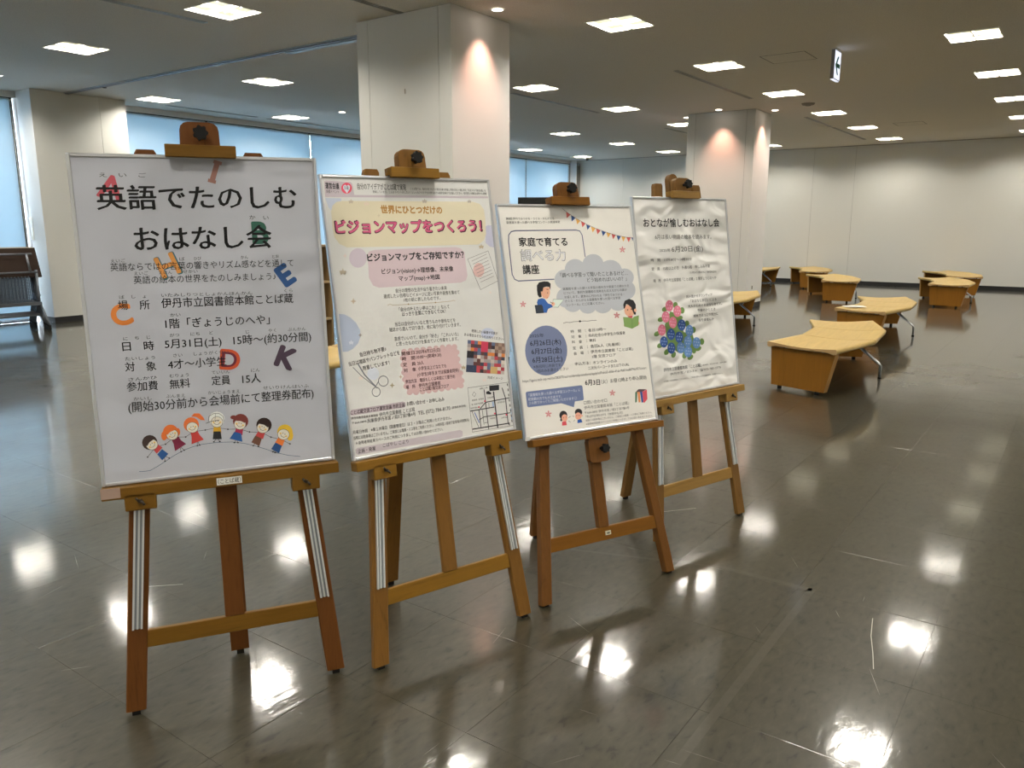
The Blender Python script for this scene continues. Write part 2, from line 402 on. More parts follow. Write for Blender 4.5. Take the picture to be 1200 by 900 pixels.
# ---------------------------------------------------------------- setting: walls
M_wall = mat('wall_panel', (.68, .67, .63), .6, bump=(120, .12, .002))
M_seam = mat('seam_dark', (.22, .21, .19), .8)
M_base = mat('baseboard_black', (.012, .012, .014), .5)
M_white = mat('wall_white', (.72, .715, .70), .55)
wb = bx('wall_back', M_seam, X1, X1+.2, Y0, Y1, 0, CEIL, kind='structure')
seams = [Y0, 5.62, 6.75, 8.2, 9.72, 11.53, 12.92, Y1]
for a, c_ in zip(seams, seams[1:]):
    bx('wall_panel', M_wall, X1-.008, X1, a+.003, c_-.003, .10, CEIL-.004, wb)
bx('baseboard_back', M_base, X1-.004, X1, Y0, Y1, 0, .10, kind='structure')
bx('trim_1', M_seam, X1-.012, X1-.0085, Y0, Y1, CEIL-.012, CEIL, kind='structure')
bx('wall_right', M_wall, X0, X1, Y0-.2, Y0, 0, CEIL, kind='structure')
bx('wall_front', M_wall, X0-.2, X0, Y0, Y1, 0, CEIL, kind='structure')
# window wall: header, piers
wl = bx('wall_left', M_white, X0, X1, Y1, Y1+.2, CEIL-.10, CEIL+.2, kind='structure')
for a, c_, hid in ((6.45, 8.05, 0), (15.45, 17.05, 1), (24.0, X1, 1)):
    w_ = .55 if c_ < 20 else .3
    p = MB(); p.box(a+.006, c_-.006, Y1-w_+.006, Y1+.2, 0, CEIL-.1); p = p.build('pier', M_seam, wl)
    if a < 20:
        s = a+1.13
        bx('wall_panel', M_wall, a, s-.003, Y1-w_-.002, Y1-w_+.006, .10, CEIL-.003, p); bx('wall_panel', M_wall, s+.003, c_, Y1-w_-.002, Y1-w_+.006, .10, CEIL-.003, p)
    bx('wall_panel', M_white, a-.002, a+.006, Y1-w_+.006, Y1-.05, .10, CEIL-.003, p)
    if a < 20: bx('wall_panel', M_white, c_-.006, c_+.002, Y1-w_+.006, Y1-.05, .10, CEIL-.003, p)
    bx('skirting', M_base, a+.002, c_-.002, Y1-w_, Y1+.01, 0, .10, p)
sw = empty('switch_plate', (6.448, 14.745, 1.40)); sw.rotation_euler = (0, 0, 0)
q = MB(); q.box(-.012, 0, -.05, .05, 0, .38, ch=.003); q.build('cover_plate', M_fix, sw)
for k in range(4):
    q = MB(); q.box(-.017, -.0122, -.02, .02, .035+k*.09, .075+k*.09, ch=.002); q.build('rocker_switch', M_rim, sw)
tag(sw, 'tall white switch plate on the side of the left window pier', 'switch')

M_frame_d = mat('window_frame_dark', (.018, .019, .022), .4, .3)
M_frame_w = mat('window_mullion', (.5, .53, .56), .4, .4)
M_blind = bpy.data.materials.new('blind_fabric'); M_blind.use_nodes = True
nt = M_blind.node_tree; b = nt.nodes['Principled BSDF']; b.inputs['Base Color'].default_value = (.50, .56, .60, 1); b.inputs['Roughness'].default_value = .9
tr = nt.nodes.new('ShaderNodeBsdfTranslucent'); tr.inputs[0].default_value = (.64, .75, .84, 1)
ms = nt.nodes.new('ShaderNodeMixShader'); ms.inputs[0].default_value = .45
nt.links.new(b.outputs[0], ms.inputs[1]); nt.links.new(tr.outputs[0], ms.inputs[2]); nt.links.new(ms.outputs[0], nt.nodes['Material Output'].inputs[0])
M_glass = bpy.data.materials.new('window_glass'); M_glass.use_nodes = True
nt = M_glass.node_tree; nt.nodes.remove(nt.nodes['Principled BSDF'])
t1 = nt.nodes.new('ShaderNodeBsdfTransparent'); t1.inputs[0].default_value = (.86, .93, .92, 1); g1 = nt.nodes.new('ShaderNodeBsdfGlossy'); g1.inputs[1].default_value = .02
fr = nt.nodes.new('ShaderNodeFresnel'); ms = nt.nodes.new('ShaderNodeMixShader')
nt.links.new(fr.outputs[0], ms.inputs[0]); nt.links.new(t1.outputs[0], ms.inputs[1]); nt.links.new(g1.outputs[0], ms.inputs[2]); nt.links.new(ms.outputs[0], nt.nodes['Material Output'].inputs[0])
def window(k, joints, x0, x1, blind_top=.0, low=.12):
    r = empty('window_%d' % k, (0, 0, 0)); r['kind'] = 'structure'
    q = MB(); zt = CEIL-.1
    for a in (x0, x1): q.box(a-.03, a+.03, Y1+.02, Y1+.12, 0, zt)
    q.box(x0+.03, x1-.03, Y1+.02, Y1+.12, 0, .06); q.box(x0+.03, x1-.03, Y1+.02, Y1+.12, zt-.06, zt)
    q.build('window_frame', M_frame_d, r)
    js = [x0]+joints+[x1]
    for a in joints:
        m_ = MB(); m_.box(a-.025, a+.025, Y1+.02, Y1+.12, .06, zt-.06); m_.build('mullion', M_frame_w, r)
    for a, c_ in zip(js, js[1:]):
        m_ = MB(); m_.box(a+.03, c_-.03, Y1+.06, Y1+.066, .06, zt-.06); m_.build('window_pane', M_glass, r)
        bl = MB(); bl.box(a+.025, c_-.025, Y1-.012, Y1-.010, low, zt-.02); bl = bl.build('roller_blind', M_blind, r)
        m_ = MB(); m_.tube([(a+.025, Y1-.011, low), (c_-.025, Y1-.011, low)], .012, 8); m_.build('bottom_bar', M_frame_w, bl)
        m_ = MB(); m_.tube([(c_-.015, Y1-.03, zt-.05), (c_-.015, Y1-.03, 1.0)], .004, 6); m_.build('pull_chain', M_fix, bl)
        m_ = MB(); m_.cyl((c_-.015, Y1-.03, zt-.06), .02, .02, 10); m_.build('chain_bracket', M_fix, bl)
window(1, [-1.4, 1.2, 3.8], X0, 6.38, low=.05)
window(2, [10.03, 12.68], 8.05, 15.45)
window(3, [18.72, 21.39], 17.05, 23.95)
# bright paving outside the glass
bx('ground_outside', mat('paving', (.5, .5, .48), .9), X0-10, X1+10, Y1+.2, Y1+30, -.3, -.1, kind='structure')

bx('eave', mat('eave_grey', (.4, .4, .4), .8), X0-2, X1+2, Y1+.2, Y1+1.9, CEIL-.02, CEIL+.3, kind='structure')

# columns
def column(x0, x1, y0, y1):
    c = bx('column', M_seam, x0+.006, x1-.006, y0+.006, y1-.006, 0, CEIL, kind='structure')
    s = .17
    for xf, xo in ((x0, 1), (x1, -1)):
        for a, c_ in ((y0, y0+s-.003), (y0+s+.003, y1-s-.003), (y1-s+.003, y1)):
            bx('column_panel', M_wall, min(xf, xf+xo*.006), max(xf, xf+xo*.006), a, c_, .10, CEIL-.004, c)
    for yf, yo in ((y0, 1), (y1, -1)):
        bx('column_panel', M_white, x0+.006, x1-.006, min(yf, yf+yo*.006), max(yf, yf+yo*.006), .10, CEIL-.004, c)
    bx('skirting', M_base, x0+.004, x1-.004, y0+.004, y1-.004, 0, .10, c)
    return c
column(6.59, 7.60, 5.50, 6.85)
column(15.62, 16.55, 5.50, 6.88)
r = empty('outlet', (15.95, 5.5, .36)); q = MB(); q.box(-.035, .035, -.010, 0, 0, .11, ch=.002); q.build('cover_plate', M_rim, r)
q = MB(); q.box(-.022, .022, -.013, -.0102, .02, .09); q.build('socket_face', M_slot, r)
tag(r, 'small dark socket low on the far column', 'outlet')
r = bx('column_mark', mat('mark_brown', (.3, .26, .2), .8), 6.582, 6.5895, 6.14, 6.15, 3.02, 3.07)
tag(r, 'tiny brown mark high on the near column', 'mark')

# ---------------------------------------------------------------- benches
M_bench = wood('beech_seat', (.47, .33, .125), 'Y', .86, .5, .38)
M_bpan = wood('beech_panel', (.235, .098, .012), 'Z', .85, .5, .4)
M_edge = mat('beech_edge', (.45, .29, .13), .5)
M_bedge = mat('panel_edge', (.36, .19, .05), .5)
M_blk = mat('black_plastic', (.006, .006, .006), .6, spec=.2)
M_steel = mat('brushed_steel', (.42, .43, .45), .32, .9)
ST_, RM, WD = math.radians(14.5), 3.407, .765
RI, RO = RM-WD/2, RM+WD/2
def make_bench():
    r = empty('bench')
    def pt(R, a, z): return (R*math.cos(a)-RM, R*math.sin(a), z)
    # seat profile: dished top, rolled edges, thin middle
    prof = []
    N = 12
    for i in range(N+1):
        t = i/N; prof.append((RI+.012+(WD-.024)*t, .480-.022*math.sin(math.pi*t)))
    prof += [(RO-.002, .472), (RO, .455), (RO-.006, .432), (RO-.03, .424)]
    for i in range(N-1):
        t = 1-(i+1)/N; prof.append((RI+.03+(WD-.06)*t, .452-.016*math.sin(math.pi*t)-(.026*(abs(2*t-1)**6))))
    prof += [(RI+.03, .424), (RI+.006, .432), (RI, .455), (RI+.002, .472)]
    n = len(prof); K = 5
    for sec in range(3):
        a0 = (-1.5+sec)*ST_+.0022; a1 = a0+ST_-.0044
        m = MB(); vs = []; fs = []
        for k in range(K+1):
            a = a0+(a1-a0)*k/K
            # straight chords between the joints
            am = (a0+a1)/2; sc = math.cos((a1-a0)/2)/math.cos(a-am)
            for R, z in prof: vs.append(pt(R*sc, a, z))
        for k in range(K):
            for i in range(n): fs.append((k*n+i, k*n+(i+1) % n, (k+1)*n+(i+1) % n, (k+1)*n+i))
        m.add(vs, fs, 0, True); m.add(vs, [tuple(range(n-1, -1, -1)), tuple(range(K*n, K*n+n))], 1, False)
        m.build('seat_panel', [M_bench, M_edge], r)
    for sgn in (-1, 1):
        a = sgn*(1.5*ST_-.024); th = .0095
        m = MB()
        zb, zt = .035, .425
        q = [(RI+.05, zb), (RO-.13, zb), (RO-.035, zt), (RI+.025, zt)]
        vs = [pt(R, a-sgn*th, z) for R, z in q]+[pt(R, a+sgn*th, z) for R, z in q]
        m.add(vs, [(0, 1, 2, 3), (7, 6, 5, 4)]); m.add(vs, [(0, 4, 5, 1), (1, 5, 6, 2), (2, 6, 7, 3), (3, 7, 4, 0)], 1)
        p = m.build('end_panel', [M_bpan, M_bedge], r)
        for R in (RI+.13, RO-.22):
            f = MB(); f.cyl(pt(R, a, .0), .022, .037, 12); f.build('foot', M_blk, p)
        for R in (RI+.16, RM, RO-.14):
            f = MB(); f.cyl(pt(R, a, .42), .012, .03, 8); f.build('spacer', M_blk, p)
    for R in (RM-.2, RM+.2):
        m = MB(); m.tube([pt(R, t*1.42*ST_/6, .418) for t in range(-6, 7)], .016, 8); m.build('seat_rail', M_steel, r)
    m = MB(); m.box(-.2, .24, -.02, .02, .425, .436); m.build('crossbar', M_steel, r)
    m = MB(); m.tube([pt(RM+.05, 0, .41), pt(RO-.03, 0, .165), pt(RO-.01, 0, .14), pt(RO-.01, 0, .012)], .016, 10); m.tube([pt(RM+.19, 0, .41), pt(RM+.15, 0, .33)], .014, 8)
    lg = m.build('leg', M_steel, r)
    m = MB(); m.cyl(pt(RO-.01, 0, 0), .02, .013, 12); m.build('foot', M_blk, lg)
    return r
bench0 = make_bench()
BL = [(9.23, 2.09, -84.9, 'light beech bench nearest the posters with three curved seat panels'),
      (13.22, 2.42, -85.4, 'curved beech bench directly behind the nearest one'),
      (19.42, 4.63, -66.2, 'beech bench with its orange end panel facing, front of the far middle pair'),
      (22.98, 6.13, -67.1, 'beech bench at the far wall, rear of the far middle pair'),
      (19.60, 2.34, -76.2, 'beech bench at far right, front one of the right pair'),
      (22.77, 2.60, -67.9, 'beech bench at far right, rear one of the right pair by the wall'),
      (13.07, 4.81, -83.1, 'beech bench half hidden behind the hydrangea poster, before the far column'),
      (22.13, 7.46, -92.2, 'beech bench partly hidden behind the far column, by the back wall'),
      (4.88, 5.54, -86, 'beech bench seen only through the gap between the two left posters')]
for k, (x, y, th, lab) in enumerate(BL):
    o = bench0 if k == 0 else twin(bench0)
    o.location = (x, y, 0); o.rotation_euler = (0, 0, math.radians(th)); tag(o, lab, 'bench', 'curved beech benches')
o = bx('paper_sheet', mat('flyer_white', (.8, .8, .78), .5), -.10, .10, -.15, .15, 0, .0012); o.location = (12.36, 2.72, .4825); o.rotation_euler = (0, 0, .5)
tag(o, 'white sheet lying on the near end of the second bench', 'paper')

# ---------------------------------------------------------------- bookcase seen between the two left posters
M_shelf = wood('shelf_wood', (.30, .20, .09), 'Z', .8, .6, .5); M_shelf2 = wood('shelf_board', (.42, .30, .16), 'X', .85, .6, .5)
r = empty('bookcase', (6.35, 8.2, 0)); W_ = .75
for s in (-1, 1):
    q = MB(); q.box(s*W_-.015, s*W_+.015, -.18, .18, 0, 1.40, ch=.002); q.build('side_panel', M_shelf, r)
for z in (.03, .44, .92, 1.385):
    q = MB(); q.box(-W_+.015, W_-.015, -.18, .17, z-.015, z+.015, ch=.002); q.build('shelf', M_shelf2, r)
q = MB(); q.box(-W_+.015, W_-.015, .17, .18, .0, 1.37); q.build('back_panel', M_shelf, r)
tag(r, 'low empty wooden bookcase seen through the gap between the two left posters', 'bookcase')

# black display panel behind the third easel
r = empty('display_stand', (11.0, 7.3, 0), math.radians(-55))
q = MB(); q.box(-.40, .40, -.03, .03, .75, 2.09, ch=.006); q.build('panel_body', M_blk, r)
q = MB(); q.box(-.385, .385, -.034, -.0302, .77, 2.07); q.build('screen', mat('screen_black', (.01, .013, .015), .2), r)
q = MB(); q.box(-.05, .05, .031, .07, .03, 1.6); q.build('post', M_blk, r)
q = MB(); q.box(-.3, .3, -.2, .25, 0, .03, ch=.004); q.build('base', M_blk, r)
tag(r, 'black display panel top edge showing behind the third easel', 'display screen')

# ---------------------------------------------------------------- nested folding tables by the left window
M_lam = mat('table_brown', (.022, .010, .005), .6, spec=.2); M_tb = mat('table_frame_grey', (.16, .17, .19), .35, .7); M_mesh = mat('mesh_grey', (.10, .12, .15), .5)
M_tedge = mat('table_edge_tan', (.45, .36, .26), .5)
def make_table():
    r = empty('folding_table')
    T_ = Matrix.Translation((0, .10, 1.06)) @ Matrix.Rotation(math.radians(72), 4, 'X')
    q = MB(); q.box(-.90, .90, -.24, .24, -.012, .012, ch=.003, M=T_); q.build('tabletop', M_lam, r)
    q = MB(); q.box(-.90, .90, .2405, .246, -.012, .012, M=T_); q.build('top_edge', M_tedge, r)
    q = MB()
    q.tube([(-.78, .02, 1.20), (.78, .02, 1.20)], .016, 8); q.tube([(-.80, -.06, .92), (.80, -.06, .92)], .014, 8)
    q.tube([(-.70, .02, 1.20), (-.70, -.06, .92)], .018, 8); q.tube([(.70, .02, 1.20), (.70, -.06, .92)], .018, 8)
    q.build('under_frame', M_tb, r)
    q = MB()
    for k in range(27): q.box(-.66+k*.05, -.645+k*.05, -.10, -.094, .46, .86)
    for k in range(9): q.box(-.66, .655, -.108, -.102, .46+k*.048, .466+k*.048)
    q.build('mesh_panel', M_mesh, r, kind='stuff')
    q = MB(); q.box(-.80, .80, -.11, -.08, .40, .45); q.build('lower_rail', M_tb, r)
    q = MB(); q.tube([(-.8, -.02, .24), (.8, -.02, .24)], .018, 8); q.build('stretcher', M_tb, r)
    for s in (-1, 1):
        q = MB(); q.tube([(s*.80, -.02, .95), (s*.80, -.02, .20)], .022, 8); q.tube([(s*.80, -.02, .55), (s*.84, .30, .09)], .018, 8); q.tube([(s*.80, -.02, .45), (s*.80, -.28, .09)], .018, 8); q.cyl((s*.8, -.03, .55), .03, .02, 10, axis='Y')
        l = q.build('leg', M_tb, r)
        for wy, wx in ((.30, .84), (-.28, .80)):
            c_ = MB(); c_.cyl((s*wx-.012, wy, .028), .028, .024, 14, axis='X'); c_.box(s*wx-.016, s*wx+.016, wy-.012, wy+.012, .05, .09); c_.build('caster', M_blk, l)
    return r
t0 = make_table()
tlab = ['front folding table of the nested row, brown underside facing the room', 'second folding table nested behind the front one', 'third folding table in the nested row', 'rearmost folding table of the nested row by the window']
for k in range(4):
    o = t0 if k == 0 else twin(t0)
    o.location = (5.13+.045*k, 13.62+.16*k, 0); tag(o, tlab[k], 'folding table', 'nested folding tables')

# ---------------------------------------------------------------- easels
M_alu = mat('aluminium', (.80, .82, .82), .38, .6)
M_alud = mat('aluminium_groove', (.30, .32, .34), .4, .5)
M_brass = mat('dark_screw', (.06, .05, .04), .4, .8)
def star_knob(m, x, y, z, R=.021):
    """seven lobed knob on a stem along -y"""
    pts = []
    for k in range(42):
        a = 2*math.pi*k/42; rr_ = R*(1+.13*math.cos(7*a)); pts.append((x+rr_*math.cos(a), z+rr_*math.sin(a)))
    m.prism(pts, y-.018, y)
    m.cyl((x, y, z), .007, .028, 10, axis='Y')
def easel(name, Mx, d):
    """Mx: matrix whose origin is on the floor below the panel's lower edge; d: per-easel dimensions"""
    r = empty(name, M=Mx)
    t = math.radians(d['tilt']); zb = d['zb']
    # lean frame: y=0 is the panel's front face plane; origin at ledge height
    Lm = Matrix.Translation((0, 0, zb)) @ Matrix.Rotation(-t, 4, 'X')
    s0 = -zb/math.cos(t); top = 1.039
    wm = wood(name+'_wood', d['col'], 'Z', .55, 1.0, .45); wmx = wood(name+'_rail_wood', d['col2'], 'X', .6, 1.0, .45)
    yf = .022; th = d.get('th', .028); hw = d.get('hw', .032)
    lx = lambda s: d['foot']-(d['foot']-.262)*(s-s0)/(0-s0)
    tip = top+d['tip']
    for sg in (-1, 1):
        m = MB(); xa, xb = sg*lx(s0+.018), sg*lx(tip)
        ch = .004
        def ring(x, s): return [(x-hw+ch, yf, s), (x+hw-ch, yf, s), (x+hw, yf+ch, s), (x+hw, yf+th-ch, s), (x+hw-ch, yf+th, s), (x-hw+ch, yf+th, s), (x-hw, yf+th-ch, s), (x-hw, yf+ch, s)]
        vs = ring(xa, s0+.018)+ring(xb, tip-.012)+[(xb+(p[0]-xb)*.8, p[1], tip) for p in ring(xb, tip)]
        fs = [tuple(range(7, -1, -1))]+[(i, (i+1) % 8, (i+1) % 8+8, i+8) for i in range(8)]+[(i+8, (i+1) % 8+8, (i+1) % 8+16, i+16) for i in range(8)]+[tuple(range(16, 24))]
        m.add(vs, fs, 0, False, Lm)
        leg = m.build('leg', wm, r)
        m = MB(); p = Lm @ Vector((xa, yf+th/2, s0+.018)); m.box(p.x-.013, p.x+.013, p.y-.010, p.y+.010, 0, .022); m.build('rubber_foot', M_blk, leg)
        if d['rails']:
            m = MB(); s1, s2 = s0+.31, -.055
            for (o1, o2, dep) in ((-.016, -.010, .010), (-.010, .010, .003), (.010, .016, .010), (-.003, .003, .006)):
                x1, x2 = sg*lx(s1), sg*lx(s2)
                vs = [(x1+o1, yf-dep, s1), (x1+o2, yf-dep, s1), (x1+o2, yf, s1), (x1+o1, yf, s1), (x2+o1, yf-dep, s2), (x2+o2, yf-dep, s2), (x2+o2, yf, s2), (x2+o1, yf, s2)]
                m.add(vs, [(0, 1, 2, 3), (7, 6, 5, 4), (0, 4, 5, 1), (1, 5, 6, 2), (2, 6, 7, 3), (3, 7, 4, 0)], 1 if dep == .003 else 0, False, Lm)
            m.build('slotted_rail', [M_alu, M_alud], leg)
            m = MB(); xx = sg*lx(s1+.03); m.cyl((xx, yf-.0045, s1+.03), .0035, .002, 8, axis='Y', M=Lm); m.build('rail_screw', M_brass, leg)
            m = MB(); xc = sg*.262; bw = .047
            m.box(xc-bw, xc+bw, -.030, yf-.001, -.030-.046-d['led']+.03, -d['led']*.72, ch=.003, M=Lm); blk = m.build('ledge_bracket', wmx, r)
            m = MB(); zc = -d['led']*.72-.024
            m.cyl((xc, -.042, zc), .006, .012, 8, axis='Y', M=Lm); m.tube([(xc-.004, -.04, zc), (xc-.012, -.044, zc+.012)], .004, 6, M=Lm); m.tube([(xc+.004, -.04, zc), (xc+.012, -.044, zc-.013)], .004, 6, M=Lm)
            m.build('wing_nut', M_brass, blk)
    # crossbar between the legs, mast from the crossbar upward
    sc = s0+.265; ch_ = d.get('bar', .030)
    m = MB(); xi = lx(sc)-hw+.004
    m.box(-xi, xi, yf+.004, yf+th-.004, sc-ch_, sc+ch_, ch=.002, M=Lm); cb = m.build('crossbar', wmx, r)
    mt = top+.085 if not d.get('low') else top+.06
    mw = d.get('mast', .032)
    m = MB(); m.box(-mw, mw, yf+.001, yf+th-.006, sc+ch_, mt, ch=.003, M=Lm); m.build('mast', wm, r)
    # top clamp
    cx = d.get('cx', 0)
    k = MB(); hwc, hc = .060, .092
    pts = [(cx-hwc, top+.002)]; pts += [(cx+hwc, top+.002)]
    for a in range(0, 91, 30): pts.append((cx+hwc-.026+.026*math.cos(math.radians(a))-.002, top+hc-.026+.026*math.sin(math.radians(a))+.01))
    for a in range(90, 181, 30): pts.append((cx-hwc+.026+.026*math.cos(math.radians(a))+.002, top+hc-.026+.026*math.sin(math.radians(a))+.01))
    k.prism(pts, -.014, .0215, M=Lm); cl = k.build('clamp_block', wm, r)
    k = MB(); k.box(cx-.105, cx+.105, -.034, -.0145, top-.008, top+.030, ch=.002, M=Lm); k.box(cx-.105, cx+.105, -.0145, .019, top+.003, top+.030, M=Lm); k.build('clamp_bar', wmx, cl)
    k = MB(); q = MB(); star_knob(q, cx+.002, -.040, top+.064)
    k.add(q.v, q.f, 0, False, Lm); k.build('clamp_knob', M_blk, cl)
    if d.get('rear_top'):
        k = MB(); pts = [(-.036, top-.05), (.036, top-.05), (.036, top+.10)]+[(.036*math.cos(math.radians(a)), top+.10+.036*math.sin(math.radians(a))) for a in range(20, 180, 20)]+[(-.036, top+.10)]
        k.prism(pts, yf+th+.001, yf+th+.03, M=Lm); k.build('mast_head', wm, r)
    # ledge
    m = MB(); m.box(-.374+d.get('ls', 0), .377, -.030, yf-.001, -d['led'], -.001, ch=.002, M=Lm @ Matrix.Rotation(-math.radians(d['roll']), 4, 'Y'))
    lg = m.build('ledge', wmx, r)
    if d.get('sticker'):
        m = MB(); m.box(-.028, .052, -.0310, -.0302, -.031, -.007, M=Lm); st = m.build('name_sticker', mat('sticker_white', (.75, .75, .72), .5), lg)
        st['label'] = 'white paper sticker with small black writing'
        tv, tf = text_mesh('（ことば蔵）', .072, .017, 1.0); m = MB(); m.add([(x+.012, -.0314, y-.019) for x, y, dz in tv], tf, 0, False, Lm); m.build('sticker_text', mat('sticker_ink', (.03, .03, .03), .6), st, fix=False)
        m = MB(); m.box(-.3745, -.318, -.0312, -.0304, -d['led']+.003, -.001, M=Lm); m.build('tape_patch', mat('tape_pinkish', (.36, .25, .20), .4), lg)
    if d.get('plate'):
        m = MB(); m.box(.002, .032, yf+.001, yf+.0038, sc-.008, sc+.010, M=Lm); pl = m.build('maker_plate', mat('plate_cream', (.55, .52, .38), .5), cb)
        m = MB(); m.box(.009, .025, yf+.0003, yf+.0009, sc-.004, sc+.005, M=Lm); m.build('plate_mark', mat('plate_ink', (.12, .12, .10), .5), pl)
        k = MB(); pts = []
        for (px_, pz_, a0) in ((.055-.016, -.036-.110+.016, 270), (.055-.016, -.036-.012, 0), (-.055+.016, -.036-.012, 90), (-.055+.016, -.036-.110+.016, 180)):
            for a in (0, 45, 90): pts.append((px_+.016*math.cos(math.radians(a0+a)), pz_+.016*math.sin(math.radians(a0+a))))
        k.prism(pts, -.012, .0205, M=Lm); bk = k.build('centre_clamp', wm, r)
        k = MB(); q = MB(); star_knob(q, .008, -.040, -.085, .019); k.add(q.v, q.f, 0, False, Lm); k.build('clamp_knob', M_blk, bk)
    # rear leg, hinged at the top of the mast
    A = Lm @ Vector((0, yf+th+.012, top-.06)); Bp = Vector((d['rx'], d['rear'], .020))
    dd = (A-Bp).normalized(); nx = Vector((1, 0, 0)); ny = dd.cross(nx).normalized(); hr, ht = d.get('rw', .033), .013
    vs = []
    for p in (Bp, A):
        for a, c_ in ((-1, -1), (1, -1), (1, 1), (-1, 1)): vs.append(p+nx*a*hr+ny*c_*ht)
    m = MB(); m.add(vs, [(3, 2, 1, 0), (4, 5, 6, 7), (0, 1, 5, 4), (1, 2, 6, 5), (2, 3, 7, 6), (3, 0, 4, 7)])
    rl = m.build('rear_leg', wm, r)
    m = MB(); m.box(Bp.x-.013, Bp.x+.013, Bp.y-.010, Bp.y+.010, 0, .022); m.build('rubber_foot', M_blk, rl)
    return r

# ---------------------------------------------------------------- printed lettering
_cu = bpy.data.curves.new('lettering', 'FONT'); _to = bpy.data.objects.new('lettering', _cu); C.objects.link(_to)
def glyphs(t, b=0, res=2):
    _cu.body = t; _cu.resolution_u = res; _cu.size = 1
    bpy.context.view_layer.update()
    ev = _to.evaluated_get(bpy.context.evaluated_depsgraph_get()); me = ev.to_mesh()
    vs = [(v.co.x, v.co.y) for v in me.vertices]; fs = [tuple(p.vertices) for p in me.polygons]; ev.to_mesh_clear()
    return vs, fs
def embolden(vs, fs, b):
    """thicker strokes: shifted copies of the outline, each a hair behind the last"""
    n = {0: 1, 1: 3, 2: 5}.get(int(b), 9) if b > 0 else 1
    out = []; of = []; r_ = .011*b
    for k in range(n):
        a = 2*math.pi*(k-1)/max(1, n-1)+(.5 if n < 9 else 0)
        dx, dy = (r_*math.cos(a), r_*math.sin(a)) if k else (0, 0)
        o = len(out); out += [(x+dx, y+dy, k*4e-6) for x, y in vs]; of += [tuple(i+o for i in f) for f in fs]
    return out, of
def text_mesh(t, width, h, b=0):
    vs, fs = glyphs(t, b)
    x0 = min(v[0] for v in vs); x1 = max(v[0] for v in vs)
    lat = all(ord(c) < 0x2000 for c in t); ky = h/.72 if lat else h/.92; cy = .34 if lat else .38
    vs, fs = embolden(vs, fs, b); kx = width/(x1-x0)
    return [((x-(x0+x1)/2)*kx, (y-cy)*ky, dz) for x, y, dz in vs], fs

# ---------------------------------------------------------------- poster panels
K_ = .742/.757
def lit_albedo(c, ks=(1.22, 1.27, 1.48)): 
    l = [v*k for v, k in zip(lin(c), ks)]; q = min(1, .84/max(max(l), 1e-4)); return tuple(v*q for v in l)
def paper_mat(name, col, wr, rough=.5, stripes=False):
    m = bpy.data.materials.new(name); m.use_nodes = True
    nt = m.node_tree; b = nt.nodes['Principled BSDF']; b.inputs['Base Color'].default_value = (*col, 1); b.inputs['Roughness'].default_value = rough; b.inputs['Specular IOR Level'].default_value = .3
    tc = nt.nodes.new('ShaderNodeTexCoord'); n = nt.nodes.new('ShaderNodeTexNoise'); n.inputs['Scale'].default_value = wr[0]; n.inputs['Detail'].default_value = 1.2; n.inputs['Distortion'].default_value = .8
    mp = nt.nodes.new('ShaderNodeMapping'); mp.inputs['Scale'].default_value = (1, 1, 1.6); mp.inputs['Rotation'].default_value = (0, .5, 0)
    bp = nt.nodes.new('ShaderNodeBump'); bp.inputs['Strength'].default_value = wr[1]; bp.inputs['Distance'].default_value = wr[2]
    nt.links.new(tc.outputs['Object'], mp.inputs[0]); nt.links.new(mp.outputs[0], n.inputs['Vector']); nt.links.new(n.outputs['Fac'], bp.inputs['Height']); nt.links.new(bp.outputs[0], b.inputs['Normal'])
    return m
M_pframe = mat('anodised_frame', (.66, .67, .70), .3, .7)
M_pback = mat('panel_back', (.35, .35, .33), .7)
